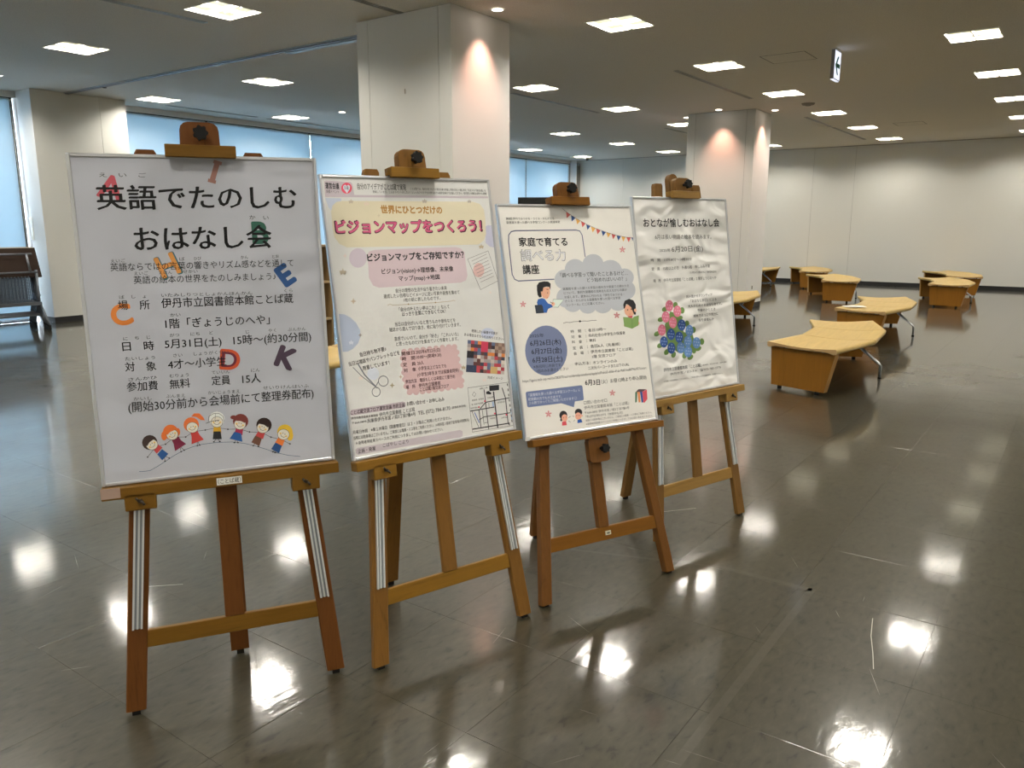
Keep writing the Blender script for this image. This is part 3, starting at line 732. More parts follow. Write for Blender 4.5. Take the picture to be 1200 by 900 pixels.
def poster(name, Mx, prints, wr, paper_col, label, clip=False, ks=(1.22, 1.27, 1.48)):
    r = empty(name, M=Mx)
    Wp, Hp = .742, 1.039; fw = .011
    m = MB()
    for x0, x1, z0, z1 in ((-Wp/2, -Wp/2+fw, 0, Hp), (Wp/2-fw, Wp/2, 0, Hp), (-Wp/2+fw, Wp/2-fw, 0, fw), (-Wp/2+fw, Wp/2-fw, Hp-fw, Hp)):
        m.box(x0, x1, -.0, .018, z0, z1, ch=.0022)
    m.build('frame', M_pframe, r)
    m = MB(); m.box(-Wp/2+fw*.6, Wp/2-fw*.6, .007, .016, fw*.6, Hp-fw*.6); m.build('backing_board', M_pback, r)
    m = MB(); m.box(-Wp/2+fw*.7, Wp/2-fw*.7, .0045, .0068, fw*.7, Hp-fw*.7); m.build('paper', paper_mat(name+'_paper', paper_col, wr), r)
    if clip:
        m = MB(); m.box(-Wp/2-.004, -Wp/2+.022, -.004, -.0005, -.004, .012); m.build('corner_clip', mat('clip_clear', (.6, .6, .58), .2), r)
    mats = {}; parts = {}
    def slotof(part, col, striped=0):
        P_ = parts.setdefault(part, [MB(), []]); key = (tuple(col), striped)
        if key not in mats: mats[key] = paper_mat('ink_%d_%d_%d' % tuple(col), lit_albedo(col, ks), wr, .5)
        if mats[key] not in P_[1]: P_[1].append(mats[key])
        return P_[0], P_[1].index(mats[key])
    def pos(u, v): return (u*1e-4*K_-Wp/2, Hp-v*1e-4*K_)
    def tri(mb, pts, lay, mi, ii):
        n = len(pts); y = .0043-lay*.00015-ii*5e-6
        # ear clip through bmesh for concave outlines
        bm = bmesh.new(); vv = [bm.verts.new((p[0], y, p[1])) for p in pts]
        try: f = bm.faces.new(vv)
        except Exception: bm.free(); return
        bmesh.ops.triangulate(bm, faces=[f]); bm.verts.index_update()
        fs = [[q.index for q in f2.verts] for f2 in bm.faces]; vs = [q.co[:] for q in bm.verts]
        f2 = []
        for f_ in fs:
            a, b_, c_ = [Vector(vs[i]) for i in f_]
            f2.append(tuple(f_) if (b_-a).cross(c_-a).y < 0 else tuple(f_[::-1]))
        bm.free(); mb.add(vs, f2, mi)
    for i_, it in enumerate(prints):
        ii = i_ % 13
        k = it[0]
        if k == 'T':
            _, part, t, u0, v0, u1, v1, h, col, b, lay = it
            mb, mi = slotof(part, col); a = Vector(pos(u0, v0)); e = Vector(pos(u1, v1)); dv = e-a; L_ = dv.length; h *= 1e-4*K_
            vs, fs = text_mesh(t, L_, h, b); c, s = dv.x/L_, dv.y/L_; mid = (a+e)/2; y = .0043-lay*.00015-ii*5e-6
            mb.add([(mid.x+x*c-z*s, y+dz, mid.y+x*s+z*c) for x, z, dz in vs], fs, mi)
        elif k == 'L':
            _, part, t, u, v, h, rot, col, b, lay = it
            mb, mi = slotof(part, col); vs, fs = glyphs(t, b, 6)
            xs_ = [v_[0] for v_ in vs]; ys_ = [v_[1] for v_ in vs]; cx, cy = (min(xs_)+max(xs_))/2, (min(ys_)+max(ys_))/2; k2 = h*1e-4*K_/(max(ys_)-min(ys_))
            c, s = math.cos(math.radians(rot)), math.sin(math.radians(rot)); p = pos(u, v); y = .0043-lay*.00015-ii*5e-6
            vs, fs = embolden(vs, fs, b*.5)
            mb.add([(p[0]+((x-cx)*c-(z-cy)*s)*k2, y+dz, p[1]+((x-cx)*s+(z-cy)*c)*k2) for x, z, dz in vs], fs, mi)
        elif k == 'P':
            _, part, pts, col, lay = it
            mb, mi = slotof(part, col); tri(mb, [pos(*p) for p in pts], lay, mi, ii)
        elif k == 'N':
            _, part, pts, wd, col, lay, closed = it
            mb, mi = slotof(part, col); P2 = [Vector(pos(*p)) for p in pts]; w2 = wd*1e-4*K_/2; y = .0043-lay*.00015-ii*5e-6; n = len(P2)
            off = []
            for i in range(n):
                a = P2[(i-1) % n] if closed or i > 0 else P2[i]; c_ = P2[(i+1) % n] if closed or i < n-1 else P2[i]
                d_ = (c_-a); d_ = d_.normalized() if d_.length else Vector((1, 0)); off.append(Vector((-d_.y, d_.x))*w2)
            vs = [(p.x+o.x, y, p.y+o.y) for p, o in zip(P2, off)]+[(p.x-o.x, y, p.y-o.y) for p, o in zip(P2, off)]
            mb.add(vs, [(i, i+n, (i+1) % n+n, (i+1) % n) for i in range(n if closed else n-1)], mi)
    for part, (mb, ml) in parts.items(): mb.build(part.split('|')[0], ml, r, fix=False)
    tag(r, label, 'poster')
    return r

# printed matter: T text, L letter, P polygon, N line; coordinates in 0.1 mm from the upper left corner of each panel
PRINT = [
[
["T","text_line|2","英語でたのしむ",727,1338,6830,1320,758,[14,14,16],1.9,4],
["T","text_line|3","おはなし会",1679,2640,5916,2613,769,[14,14,16],1.9,4],
["T","text_line|4","え　い　ご",861,651,2212,642,141,[57,57,57],0,4],
["T","text_line|5","か　い",5246,1973,5868,1991,152,[57,57,57],0,4],
["T","text_line|6","英語ならではの言葉の響きやリズム感などを通して",911,3508,6579,3516,253,[38,38,38],0,4],
["T","text_line|7","えいご",944,3311,1359,3302,116,[57,57,57],0,4],
["T","text_line|8","ば",2961,3302,3123,3294,119,[57,57,57],0,4],
["T","text_line|9","ひび",3402,3300,3625,3292,120,[57,57,57],0,4],
["T","text_line|10","かん",4873,3294,5106,3285,122,[57,57,57],0,4],
["T","text_line|11","とお",5890,3289,6113,3280,124,[57,57,57],0,4],
["T","text_line|12","英語の絵本の世界をたのしみましょう♪",1545,3933,5961,3953,254,[35,35,35],0,4],
["T","text_line|13","えいご",1578,3726,1988,3722,117,[57,57,57],0,4],
["T","text_line|14","えほん",2310,3719,2707,3716,118,[57,57,57],0,4],
["T","text_line|15","せかい",3035,3713,3486,3708,120,[57,57,57],0,4],
["T","text_line|16","場",1017,4716,1303,4721,301,[22,22,24],1,4],
["T","text_line|17","所",1647,4737,1946,4734,304,[22,22,24],1,4],
["T","text_line|18","ば　し　ょ",1077,4456,1864,4465,117,[57,57,57],0,4],
["T","text_line|19","伊丹市立図書館本館ことば蔵",2293,4710,6485,4726,323,[22,22,24],1,4],
["T","text_line|20","いたみしりつとしょかんほんかん",2316,4452,5153,4491,121,[57,57,57],0,4],
["T","text_line|21","くら",6205,4457,6488,4459,126,[57,57,57],0,4],
["T","text_line|22","1階「ぎょうじのへや」",2356,5385,5653,5413,324,[22,22,24],1,4],
["T","text_line|23","かい",2526,5108,2841,5108,120,[57,57,57],0,4],
["T","text_line|24","日",1018,6047,1264,6047,305,[22,22,24],1,4],
["T","text_line|25","時",1653,6072,1955,6068,308,[22,22,24],1,4],
["T","text_line|26","に　ち　じ",1069,5799,1872,5793,119,[57,57,57],0,4],
["T","text_line|27","5月31日(土)",2283,6049,4038,6063,314,[22,22,24],1,4],
["T","text_line|28","がつ",2453,5772,2747,5773,121,[57,57,57],0,4],
["T","text_line|29","にち",3095,5770,3379,5770,122,[57,57,57],0,4],
["T","text_line|30","ど",3682,5764,3795,5762,123,[57,57,57],0,4],
["T","text_line|31","15時～(約30分間)",4423,6062,7008,6085,334,[22,22,24],1,4],
["T","text_line|32","じ",4841,5798,4951,5796,125,[57,57,57],0,4],
["T","text_line|33","やく",5585,5799,5842,5797,127,[57,57,57],0,4],
["T","text_line|34","ぶんかん",6230,5802,6845,5803,128,[57,57,57],0,4],
["T","text_line|35","対",1039,6718,1322,6724,307,[22,22,24],1,4],
["T","text_line|36","象",1663,6749,1953,6739,310,[22,22,24],1,4],
["T","text_line|37","たいしょう",1064,6452,1955,6467,120,[57,57,57],0,4],
["T","text_line|38","4才～小学生",2318,6734,4137,6744,316,[22,22,24],1,4],
["T","text_line|39","さい",2505,6441,2785,6444,122,[57,57,57],0,4],
["T","text_line|40","しょうがくせい",3136,6436,4239,6437,124,[57,57,57],0,4],
["T","text_line|41","参加費",1027,7369,1952,7391,311,[22,22,24],1,4],
["T","text_line|42","さんかひ",1092,7135,1947,7124,121,[57,57,57],0,4],
["T","text_line|43","無料",2311,7397,2942,7392,316,[22,22,24],1,4],
["T","text_line|44","むりょう",2335,7115,2928,7121,123,[57,57,57],0,4],
["T","text_line|45","定員",3624,7383,4216,7398,322,[22,22,24],1,4],
["T","text_line|46","ていいん",3647,7104,4223,7115,125,[57,57,57],0,4],
["T","text_line|47","15人",4607,7405,5208,7411,335,[22,22,24],1,4],
["T","text_line|48","にん",4912,7127,5205,7132,127,[57,57,57],0,4],
["T","text_line|49","(開始30分前から会場前にて整理券配布)",1007,8047,6964,8100,348,[22,22,24],1,4],
["T","text_line|50","かいし",1188,7783,1741,7801,121,[57,57,57],0,4],
["T","text_line|51","ぶんまえ",2166,7782,2757,7803,123,[57,57,57],0,4],
["T","text_line|52","かいじょうまえ",3476,7784,4496,7815,126,[57,57,57],0,4],
["T","text_line|53","せいりけんはいふ",5261,7771,6814,7826,130,[57,57,57],0,4],
["L","printed_letter|55","A",1162,1023,683,-14,[190,85,95],6,2],
["N","printed_letter|56",[[4387,187],[4156,825]],164,[150,108,98],2,0],
["N","printed_letter|56",[[4262,175],[4509,246]],112,[150,108,98],3,0],
["N","printed_letter|56",[[4042,773],[4282,839]],111,[150,108,98],3,0],
["L","printed_letter|58","B",5556,2488,676,0,[50,95,80],7,2],
["L","printed_letter|59","H",2609,3506,685,20,[75,120,125],8,1],
["L","printed_letter|60","H",2588,3498,669,20,[215,145,75],5,2],
["L","printed_letter|61","E",6283,3929,659,32,[45,80,130],9,2],
["L","printed_letter|62","C",1093,5022,634,8,[220,130,60],7,2],
["L","printed_letter|63","D",4263,6712,626,-8,[200,85,50],8,2],
["L","printed_letter|64","D",4240,6710,510,-8,[110,45,60],2,3],
["L","printed_letter|65","K",6118,6785,676,-24,[75,60,75],9,2],
["N","ground_line|66",[[1135,10224],[1291,10239],[1472,10232],[1709,10118],[1950,9984],[2240,9814],[2578,9658],[2865,9578],[3152,9528],[3628,9519],[4107,9558],[4490,9649],[4826,9772],[5212,9945],[5553,10114],[5950,10254],[6357,10346]],16,[60,85,110],1,0],
["N","child_figure|67",[[1935,9789],[1951,9969]],14,[60,50,50],1,0],
["P","child_figure|67",[[1983,9973],[1972,9986],[1949,9989],[1927,9980],[1919,9965],[1930,9952],[1953,9949],[1975,9957]],[40,35,35],2],
["N","child_figure|67",[[1935,9789],[2087,9883]],14,[60,50,50],1,0],
["P","child_figure|67",[[2119,9887],[2108,9900],[2085,9903],[2063,9894],[2055,9879],[2066,9866],[2089,9862],[2111,9871]],[40,35,35],2],
["N","child_figure|67",[[1707,9453],[1433,9768]],13,[60,50,50],1,0],
["P","child_figure|67",[[1460,9771],[1450,9788],[1431,9793],[1413,9783],[1406,9764],[1416,9748],[1435,9743],[1454,9752]],[45,35,35],2],
["N","child_figure|67",[[1707,9453],[2011,9397]],13,[60,50,50],1,0],
["P","child_figure|67",[[2038,9400],[2028,9417],[2009,9423],[1990,9413],[1984,9394],[1993,9377],[2013,9372],[2032,9382]],[45,35,35],2],
["P","child_figure|67",[[1746,9334],[1597,9480],[1718,9684],[1909,9498]],[190,70,70],3],
["P","child_figure|67",[[1894,9551],[1731,9711],[1865,9931],[2070,9731]],[45,85,140],3],
["P","child_figure|67",[[1774,9308],[1748,9402],[1690,9478],[1609,9524],[1519,9533],[1432,9503],[1362,9440],[1319,9353],[1310,9256],[1337,9162],[1394,9086],[1474,9041],[1564,9031],[1651,9060],[1722,9123],[1765,9210]],[60,45,42],2],
["P","child_figure|67",[[1784,9379],[1764,9449],[1718,9504],[1655,9538],[1584,9544],[1515,9521],[1459,9474],[1425,9409],[1418,9337],[1438,9268],[1483,9212],[1546,9178],[1617,9172],[1686,9194],[1742,9241],[1776,9306]],[75,70,65],4],
["P","child_figure|67",[[1773,9378],[1754,9443],[1711,9495],[1652,9526],[1585,9531],[1520,9510],[1468,9466],[1436,9406],[1429,9338],[1448,9274],[1490,9222],[1549,9190],[1616,9185],[1681,9205],[1733,9249],[1766,9310]],[222,215,200],5],
["P","child_figure|67",[[1609,9108],[1483,9206],[1380,9334],[1452,9396],[1535,9274],[1655,9197]],[60,45,42],6],
["N","child_figure|67",[[1686,9314],[1678,9396],[1624,9449],[1550,9447]],11,[70,50,50],6,0],
["P","child_figure|67",[[1563,9442],[1552,9462],[1529,9469],[1508,9457],[1501,9435],[1512,9415],[1535,9408],[1556,9420]],[230,190,100],6],
["P","child_figure|67",[[1712,9296],[1701,9316],[1678,9322],[1657,9311],[1649,9289],[1661,9268],[1683,9262],[1705,9273]],[230,190,100],6],
["P","child_figure|67",[[1569,9363],[1561,9378],[1548,9376],[1542,9360],[1550,9346],[1564,9347]],[60,50,50],6],
["P","child_figure|67",[[1623,9310],[1615,9324],[1602,9323],[1596,9307],[1604,9292],[1618,9294]],[60,50,50],6],
["N","child_figure|68",[[2443,9511],[2472,9707]],14,[60,50,50],1,0],
["P","child_figure|68",[[2504,9711],[2493,9725],[2470,9728],[2448,9719],[2440,9704],[2450,9690],[2473,9687],[2496,9696]],[40,35,35],2],
["N","child_figure|68",[[2443,9511],[2568,9667]],14,[60,50,50],1,0],
["P","child_figure|68",[[2600,9671],[2590,9684],[2566,9688],[2544,9679],[2536,9663],[2547,9650],[2570,9647],[2592,9655]],[40,35,35],2],
["N","child_figure|68",[[2302,9189],[2011,9397]],14,[60,50,50],1,0],
["P","child_figure|68",[[2038,9400],[2028,9417],[2009,9423],[1990,9413],[1984,9394],[1993,9377],[2013,9372],[2032,9382]],[45,35,35],2],
["N","child_figure|68",[[2302,9189],[2653,9218]],14,[60,50,50],1,0],
["P","child_figure|68",[[2681,9221],[2671,9238],[2651,9244],[2632,9234],[2626,9215],[2635,9198],[2655,9193],[2674,9202]],[45,35,35],2],
["P","child_figure|68",[[2365,9084],[2187,9187],[2264,9418],[2492,9287]],[120,40,65],3],
["P","child_figure|68",[[2454,9269],[2258,9381],[2287,9664],[2647,9458]],[120,40,65],3],
["P","child_figure|68",[[2440,9026],[2414,9121],[2355,9197],[2273,9244],[2181,9253],[2093,9223],[2021,9160],[1977,9073],[1968,8975],[1995,8880],[2053,8804],[2134,8757],[2226,8748],[2314,8776],[2386,8839],[2431,8927]],[225,115,55],2],
["P","child_figure|68",[[2086,9115],[2060,9208],[2010,9262],[1954,9255],[1914,9192],[1905,9095],[1931,9002],[1981,8949],[2037,8955],[2077,9018]],[225,115,55],2],
["P","child_figure|68",[[2498,9032],[2476,9114],[2435,9162],[2390,9157],[2358,9101],[2351,9016],[2373,8934],[2414,8887],[2459,8892],[2491,8947]],[225,115,55],2],
["P","child_figure|68",[[2433,9110],[2412,9181],[2366,9237],[2302,9271],[2229,9277],[2159,9255],[2102,9208],[2068,9143],[2060,9070],[2080,9000],[2126,8944],[2190,8910],[2262,8903],[2332,8925],[2389,8972],[2425,9037]],[75,70,65],4],
["P","child_figure|68",[[2421,9109],[2402,9175],[2359,9227],[2299,9259],[2230,9265],[2165,9244],[2111,9200],[2078,9139],[2071,9071],[2090,9006],[2133,8953],[2193,8922],[2261,8916],[2327,8936],[2380,8980],[2414,9041]],[222,215,200],5],
["P","child_figure|68",[[2307,8848],[2161,8910],[2033,9008],[2091,9088],[2199,8991],[2333,8947]],[225,115,55],6],
["N","child_figure|68",[[2339,9070],[2314,9148],[2249,9185],[2177,9164]],11,[70,50,50],6,0],
["P","child_figure|68",[[2193,9154],[2181,9175],[2158,9181],[2137,9170],[2129,9147],[2140,9127],[2164,9120],[2185,9132]],[230,190,100],6],
["P","child_figure|68",[[2371,9051],[2360,9071],[2336,9078],[2315,9066],[2307,9044],[2318,9023],[2342,9017],[2363,9028]],[230,190,100],6],
["P","child_figure|68",[[2214,9083],[2206,9098],[2192,9096],[2187,9080],[2195,9066],[2209,9067]],[60,50,50],6],
["P","child_figure|68",[[2279,9046],[2271,9060],[2257,9059],[2252,9043],[2260,9028],[2274,9030]],[60,50,50],6],
["N","child_figure|69",[[3001,9376],[2993,9561]],14,[60,50,50],1,0],
["P","child_figure|69",[[3026,9565],[3015,9579],[2992,9582],[2969,9573],[2961,9558],[2972,9544],[2995,9541],[3018,9549]],[40,35,35],2],
["N","child_figure|69",[[3001,9376],[3065,9549]],14,[60,50,50],1,0],
["P","child_figure|69",[[3098,9553],[3087,9566],[3063,9569],[3041,9561],[3032,9545],[3043,9532],[3067,9528],[3089,9537]],[40,35,35],2],
["N","child_figure|69",[[2927,9062],[2653,9218]],14,[60,50,50],1,0],
["P","child_figure|69",[[2681,9221],[2671,9238],[2651,9244],[2632,9234],[2626,9215],[2635,9198],[2655,9193],[2674,9202]],[45,35,35],2],
["N","child_figure|69",[[2927,9062],[3286,9050]],14,[60,50,50],1,0],
["P","child_figure|69",[[3314,9053],[3304,9070],[3284,9075],[3265,9066],[3258,9047],[3268,9030],[3288,9024],[3307,9034]],[45,35,35],2],
["P","child_figure|69",[[3011,8973],[2813,9031],[2845,9277],[3097,9203]],[190,65,60],3],
["P","child_figure|69",[[3059,9140],[2843,9204],[2816,9488],[3213,9373]],[190,65,60],3],
["P","child_figure|69",[[3104,8843],[3078,8939],[3018,9017],[2935,9064],[2842,9073],[2751,9044],[2678,8980],[2634,8892],[2624,8793],[2650,8698],[2709,8621],[2791,8574],[2885,8564],[2975,8593],[3049,8656],[3094,8744]],[225,115,60],2],
["P","child_figure|69",[[2884,8534],[2985,8442],[3147,8458],[3253,8597],[3304,8716],[3175,8692],[3044,8576]],[225,115,60],2],
["P","child_figure|69",[[3078,8937],[3057,9008],[3011,9065],[2946,9099],[2872,9106],[2800,9084],[2742,9036],[2707,8971],[2698,8897],[2719,8827],[2765,8770],[2830,8736],[2904,8729],[2975,8751],[3033,8798],[3069,8863]],[75,70,65],4],
["P","child_figure|69",[[3066,8936],[3047,9002],[3003,9055],[2942,9087],[2873,9093],[2806,9072],[2751,9028],[2718,8967],[2710,8898],[2729,8833],[2772,8780],[2833,8748],[2903,8741],[2970,8762],[3024,8806],[3058,8867]],[222,215,200],5],
["N","child_figure|69",[[2985,8920],[2944,8991],[2872,9012],[2805,8973]],12,[70,50,50],6,0],
["P","child_figure|69",[[2824,8960],[2812,8980],[2789,8987],[2767,8975],[2759,8953],[2770,8932],[2794,8926],[2816,8937]],[230,190,100],6],
["P","child_figure|69",[[3021,8901],[3010,8922],[2986,8928],[2964,8917],[2956,8894],[2968,8874],[2991,8867],[3014,8878]],[230,190,100],6],
["P","child_figure|69",[[2858,8900],[2850,8914],[2836,8913],[2831,8897],[2839,8882],[2853,8883]],[60,50,50],6],
["P","child_figure|69",[[2930,8878],[2922,8893],[2908,8891],[2902,8875],[2911,8861],[2924,8862]],[60,50,50],6],
["N","child_figure|70",[[3643,9349],[3526,9487]],14,[60,50,50],1,0],
["P","child_figure|70",[[3559,9490],[3548,9504],[3524,9507],[3501,9499],[3492,9483],[3503,9469],[3527,9466],[3550,9475]],[40,35,35],2],
["N","child_figure|70",[[3643,9349],[3716,9498]],14,[60,50,50],1,0],
["P","child_figure|70",[[3749,9502],[3738,9515],[3714,9519],[3691,9510],[3683,9494],[3694,9480],[3718,9477],[3741,9486]],[40,35,35],2],
["N","child_figure|70",[[3669,9007],[3286,9050]],14,[60,50,50],1,0],
["P","child_figure|70",[[3314,9053],[3304,9070],[3284,9075],[3265,9066],[3258,9047],[3268,9030],[3288,9024],[3307,9034]],[45,35,35],2],
["N","child_figure|70",[[3669,9007],[4008,9101]],14,[60,50,50],1,0],
["P","child_figure|70",[[4037,9104],[4027,9121],[4006,9127],[3986,9117],[3979,9098],[3989,9080],[4010,9075],[4030,9085]],[45,35,35],2],
["P","child_figure|70",[[3777,8954],[3568,8937],[3524,9182],[3790,9205]],[215,165,50],3],
["P","child_figure|70",[[3771,9146],[3543,9127],[3498,9393],[3783,9418]],[40,40,42],3],
["P","child_figure|70",[[3930,8733],[3904,8830],[3843,8908],[3758,8955],[3662,8965],[3570,8936],[3495,8872],[3449,8783],[3438,8683],[3465,8587],[3525,8509],[3609,8461],[3704,8451],[3797,8480],[3873,8543],[3919,8632]],[225,225,220],2],
["N","child_figure|70",[[3404,8767],[3442,8590],[3591,8512],[3757,8518],[3891,8635],[3901,8818]],14,[60,60,60],4,0],
["N","child_figure|70",[[3329,8822],[3499,8767],[3762,8752]],19,[60,60,60],6,0],
["N","child_figure|70",[[3663,8509],[3620,8738]],9,[60,60,60],6,0],
["P","child_figure|70",[[3872,8831],[3851,8902],[3804,8960],[3737,8995],[3661,9001],[3588,8979],[3529,8931],[3492,8865],[3484,8791],[3504,8720],[3551,8662],[3617,8628],[3693,8621],[3766,8642],[3825,8690],[3863,8756]],[75,70,65],4],
["P","child_figure|70",[[3860,8830],[3840,8896],[3796,8950],[3733,8982],[3663,8989],[3594,8968],[3538,8923],[3504,8861],[3495,8792],[3515,8726],[3559,8672],[3621,8640],[3691,8633],[3760,8654],[3816,8698],[3851,8760]],[222,215,200],5],
["N","child_figure|70",[[3770,8849],[3709,8902],[3634,8895],[3580,8834]],12,[70,50,50],6,0],
["P","child_figure|70",[[3605,8816],[3594,8837],[3570,8844],[3547,8832],[3539,8809],[3551,8789],[3575,8782],[3597,8793]],[230,190,100],6],
["P","child_figure|70",[[3814,8833],[3803,8854],[3778,8860],[3756,8849],[3748,8826],[3759,8805],[3783,8799],[3806,8810]],[230,190,100],6],
["P","child_figure|70",[[3655,8778],[3647,8793],[3633,8792],[3627,8775],[3635,8761],[3649,8762]],[60,50,50],6],
["P","child_figure|70",[[3731,8784],[3723,8799],[3709,8798],[3703,8781],[3711,8767],[3725,8768]],[60,50,50],6],
["N","child_figure|71",[[4258,9457],[4182,9593]],14,[60,50,50],1,0],
["P","child_figure|71",[[4216,9596],[4205,9610],[4180,9613],[4157,9605],[4148,9589],[4159,9575],[4184,9572],[4207,9580]],[40,35,35],2],
["N","child_figure|71",[[4258,9457],[4298,9606]],14,[60,50,50],1,0],
["P","child_figure|71",[[4332,9610],[4321,9623],[4296,9627],[4273,9618],[4264,9602],[4275,9588],[4300,9585],[4323,9594]],[40,35,35],2],
["N","child_figure|71",[[4388,9133],[4008,9101]],15,[60,50,50],1,0],
["P","child_figure|71",[[4037,9104],[4027,9121],[4006,9127],[3986,9117],[3979,9098],[3989,9080],[4010,9075],[4030,9085]],[45,35,35],2],
["N","child_figure|71",[[4388,9133],[4706,9270]],15,[60,50,50],1,0],
["P","child_figure|71",[[4736,9274],[4726,9291],[4704,9297],[4684,9287],[4677,9267],[4687,9250],[4708,9244],[4729,9254]],[45,35,35],2],
["P","child_figure|71",[[4508,9112],[4305,9035],[4204,9262],[4461,9360]],[170,50,80],3],
["P","child_figure|71",[[4432,9296],[4211,9212],[4040,9433],[4444,9589]],[45,90,150],3],
["P","child_figure|71",[[4696,8891],[4669,8989],[4607,9068],[4521,9116],[4423,9126],[4328,9096],[4251,9031],[4204,8941],[4192,8840],[4219,8742],[4280,8664],[4366,8615],[4463,8605],[4558,8634],[4636,8699],[4684,8789]],[125,60,55],2],
["P","child_figure|71",[[4329,8716],[4305,8756],[4250,8777],[4185,8771],[4134,8739],[4118,8694],[4141,8654],[4196,8633],[4261,8639],[4312,8671]],[125,60,55],2],
["P","child_figure|71",[[4611,8985],[4590,9057],[4542,9115],[4474,9150],[4397,9157],[4322,9134],[4261,9086],[4224,9019],[4214,8943],[4235,8871],[4283,8814],[4350,8778],[4427,8771],[4502,8794],[4563,8842],[4602,8909]],[75,70,65],4],
["P","child_figure|71",[[4599,8983],[4579,9051],[4534,9105],[4471,9138],[4398,9144],[4328,9123],[4271,9077],[4235,9015],[4226,8945],[4246,8878],[4291,8824],[4354,8791],[4426,8784],[4496,8805],[4554,8850],[4590,8913]],[222,215,200],5],
["P","child_figure|71",[[4625,8845],[4474,8766],[4312,8728],[4299,8833],[4446,8855],[4575,8937]],[125,60,55],6],
["N","child_figure|71",[[4495,9028],[4423,9062],[4349,9034],[4311,8959]],12,[70,50,50],6,0],
["P","child_figure|71",[[4342,8939],[4330,8961],[4306,8967],[4282,8956],[4274,8932],[4286,8911],[4310,8905],[4334,8916]],[230,190,100],6],
["P","child_figure|71",[[4544,9015],[4533,9037],[4508,9043],[4485,9032],[4477,9008],[4488,8987],[4513,8981],[4536,8992]],[230,190,100],6],
["P","child_figure|71",[[4399,8922],[4391,8937],[4376,8936],[4370,8919],[4379,8904],[4393,8906]],[60,50,50],6],
["P","child_figure|71",[[4473,8950],[4464,8965],[4450,8963],[4444,8947],[4452,8932],[4467,8933]],[60,50,50],6],
["N","child_figure|72",[[4893,9671],[4792,9768]],15,[60,50,50],1,0],
["P","child_figure|72",[[4826,9772],[4815,9786],[4790,9789],[4766,9780],[4757,9764],[4769,9750],[4793,9747],[4817,9756]],[40,35,35],2],
["N","child_figure|72",[[4893,9671],[4962,9820]],15,[60,50,50],1,0],
["P","child_figure|72",[[4996,9824],[4985,9838],[4960,9841],[4936,9832],[4927,9816],[4938,9802],[4963,9799],[4987,9808]],[40,35,35],2],
["N","child_figure|72",[[5098,9334],[4706,9270]],15,[60,50,50],1,0],
["P","child_figure|72",[[4736,9274],[4726,9291],[4704,9297],[4684,9287],[4677,9267],[4687,9250],[4708,9244],[4729,9254]],[45,35,35],2],
["N","child_figure|72",[[5098,9334],[5403,9533]],15,[60,50,50],1,0],
["P","child_figure|72",[[5433,9536],[5423,9554],[5402,9559],[5381,9549],[5374,9530],[5384,9512],[5405,9506],[5426,9516]],[45,35,35],2],
["P","child_figure|72",[[5222,9338],[5031,9221],[4890,9425],[5133,9574]],[190,70,70],3],
["P","child_figure|72",[[5095,9548],[4887,9420],[4737,9641],[4996,9803]],[110,75,60],3],
["P","child_figure|72",[[5460,9106],[5433,9206],[5370,9286],[5282,9334],[5182,9343],[5085,9313],[5006,9247],[4957,9155],[4945,9053],[4972,8954],[5034,8875],[5121,8826],[5221,8816],[5318,8846],[5398,8912],[5448,9003]],[50,35,32],2],
["P","child_figure|72",[[5357,9193],[5336,9266],[5287,9325],[5218,9360],[5139,9367],[5062,9343],[5000,9294],[4961,9226],[4951,9150],[4972,9077],[5021,9019],[5090,8983],[5168,8976],[5245,8999],[5308,9048],[5347,9116]],[75,70,65],4],
["P","child_figure|72",[[5344,9192],[5325,9260],[5279,9315],[5214,9347],[5140,9353],[5068,9332],[5009,9286],[4973,9222],[4964,9151],[4983,9083],[5029,9029],[5093,8996],[5167,8990],[5239,9011],[5298,9057],[5335,9120]],[222,215,200],5],
["P","child_figure|72",[[5388,9096],[5249,8988],[5092,8917],[5062,9019],[5206,9070],[5323,9177]],[50,35,32],6],
["N","child_figure|72",[[5226,9252],[5148,9271],[5078,9228],[5052,9146]],12,[70,50,50],6,0],
["P","child_figure|72",[[5088,9126],[5076,9147],[5051,9154],[5027,9142],[5019,9119],[5031,9097],[5056,9091],[5079,9103]],[230,190,100],6],
["P","child_figure|72",[[5279,9243],[5267,9264],[5242,9271],[5218,9259],[5210,9235],[5222,9214],[5247,9207],[5271,9219]],[230,190,100],6],
["P","child_figure|72",[[5148,9124],[5139,9139],[5125,9138],[5118,9121],[5127,9106],[5142,9107]],[60,50,50],6],
["P","child_figure|72",[[5218,9167],[5209,9182],[5194,9180],[5188,9163],[5196,9148],[5211,9150]],[60,50,50],6],
["N","child_figure|73",[[5537,9996],[5430,10062]],15,[60,50,50],1,0],
["P","child_figure|73",[[5465,10066],[5454,10080],[5428,10083],[5404,10074],[5395,10058],[5406,10044],[5432,10041],[5456,10050]],[40,35,35],2],
["N","child_figure|73",[[5537,9996],[5503,10103]],15,[60,50,50],1,0],
["P","child_figure|73",[[5538,10107],[5527,10121],[5501,10124],[5477,10115],[5468,10099],[5479,10085],[5504,10082],[5529,10091]],[40,35,35],2],
["N","child_figure|73",[[5740,9658],[5403,9533]],15,[60,50,50],1,0],
["P","child_figure|73",[[5433,9536],[5423,9554],[5402,9559],[5381,9549],[5374,9530],[5384,9512],[5405,9506],[5426,9516]],[45,35,35],2],
["N","child_figure|73",[[5740,9658],[6031,9846]],15,[60,50,50],1,0],
["P","child_figure|73",[[6061,9849],[6051,9867],[6029,9873],[6008,9862],[6000,9842],[6011,9824],[6033,9819],[6054,9829]],[45,35,35],2],
["P","child_figure|73",[[5867,9668],[5677,9540],[5525,9739],[5767,9902]],[225,120,55],3],
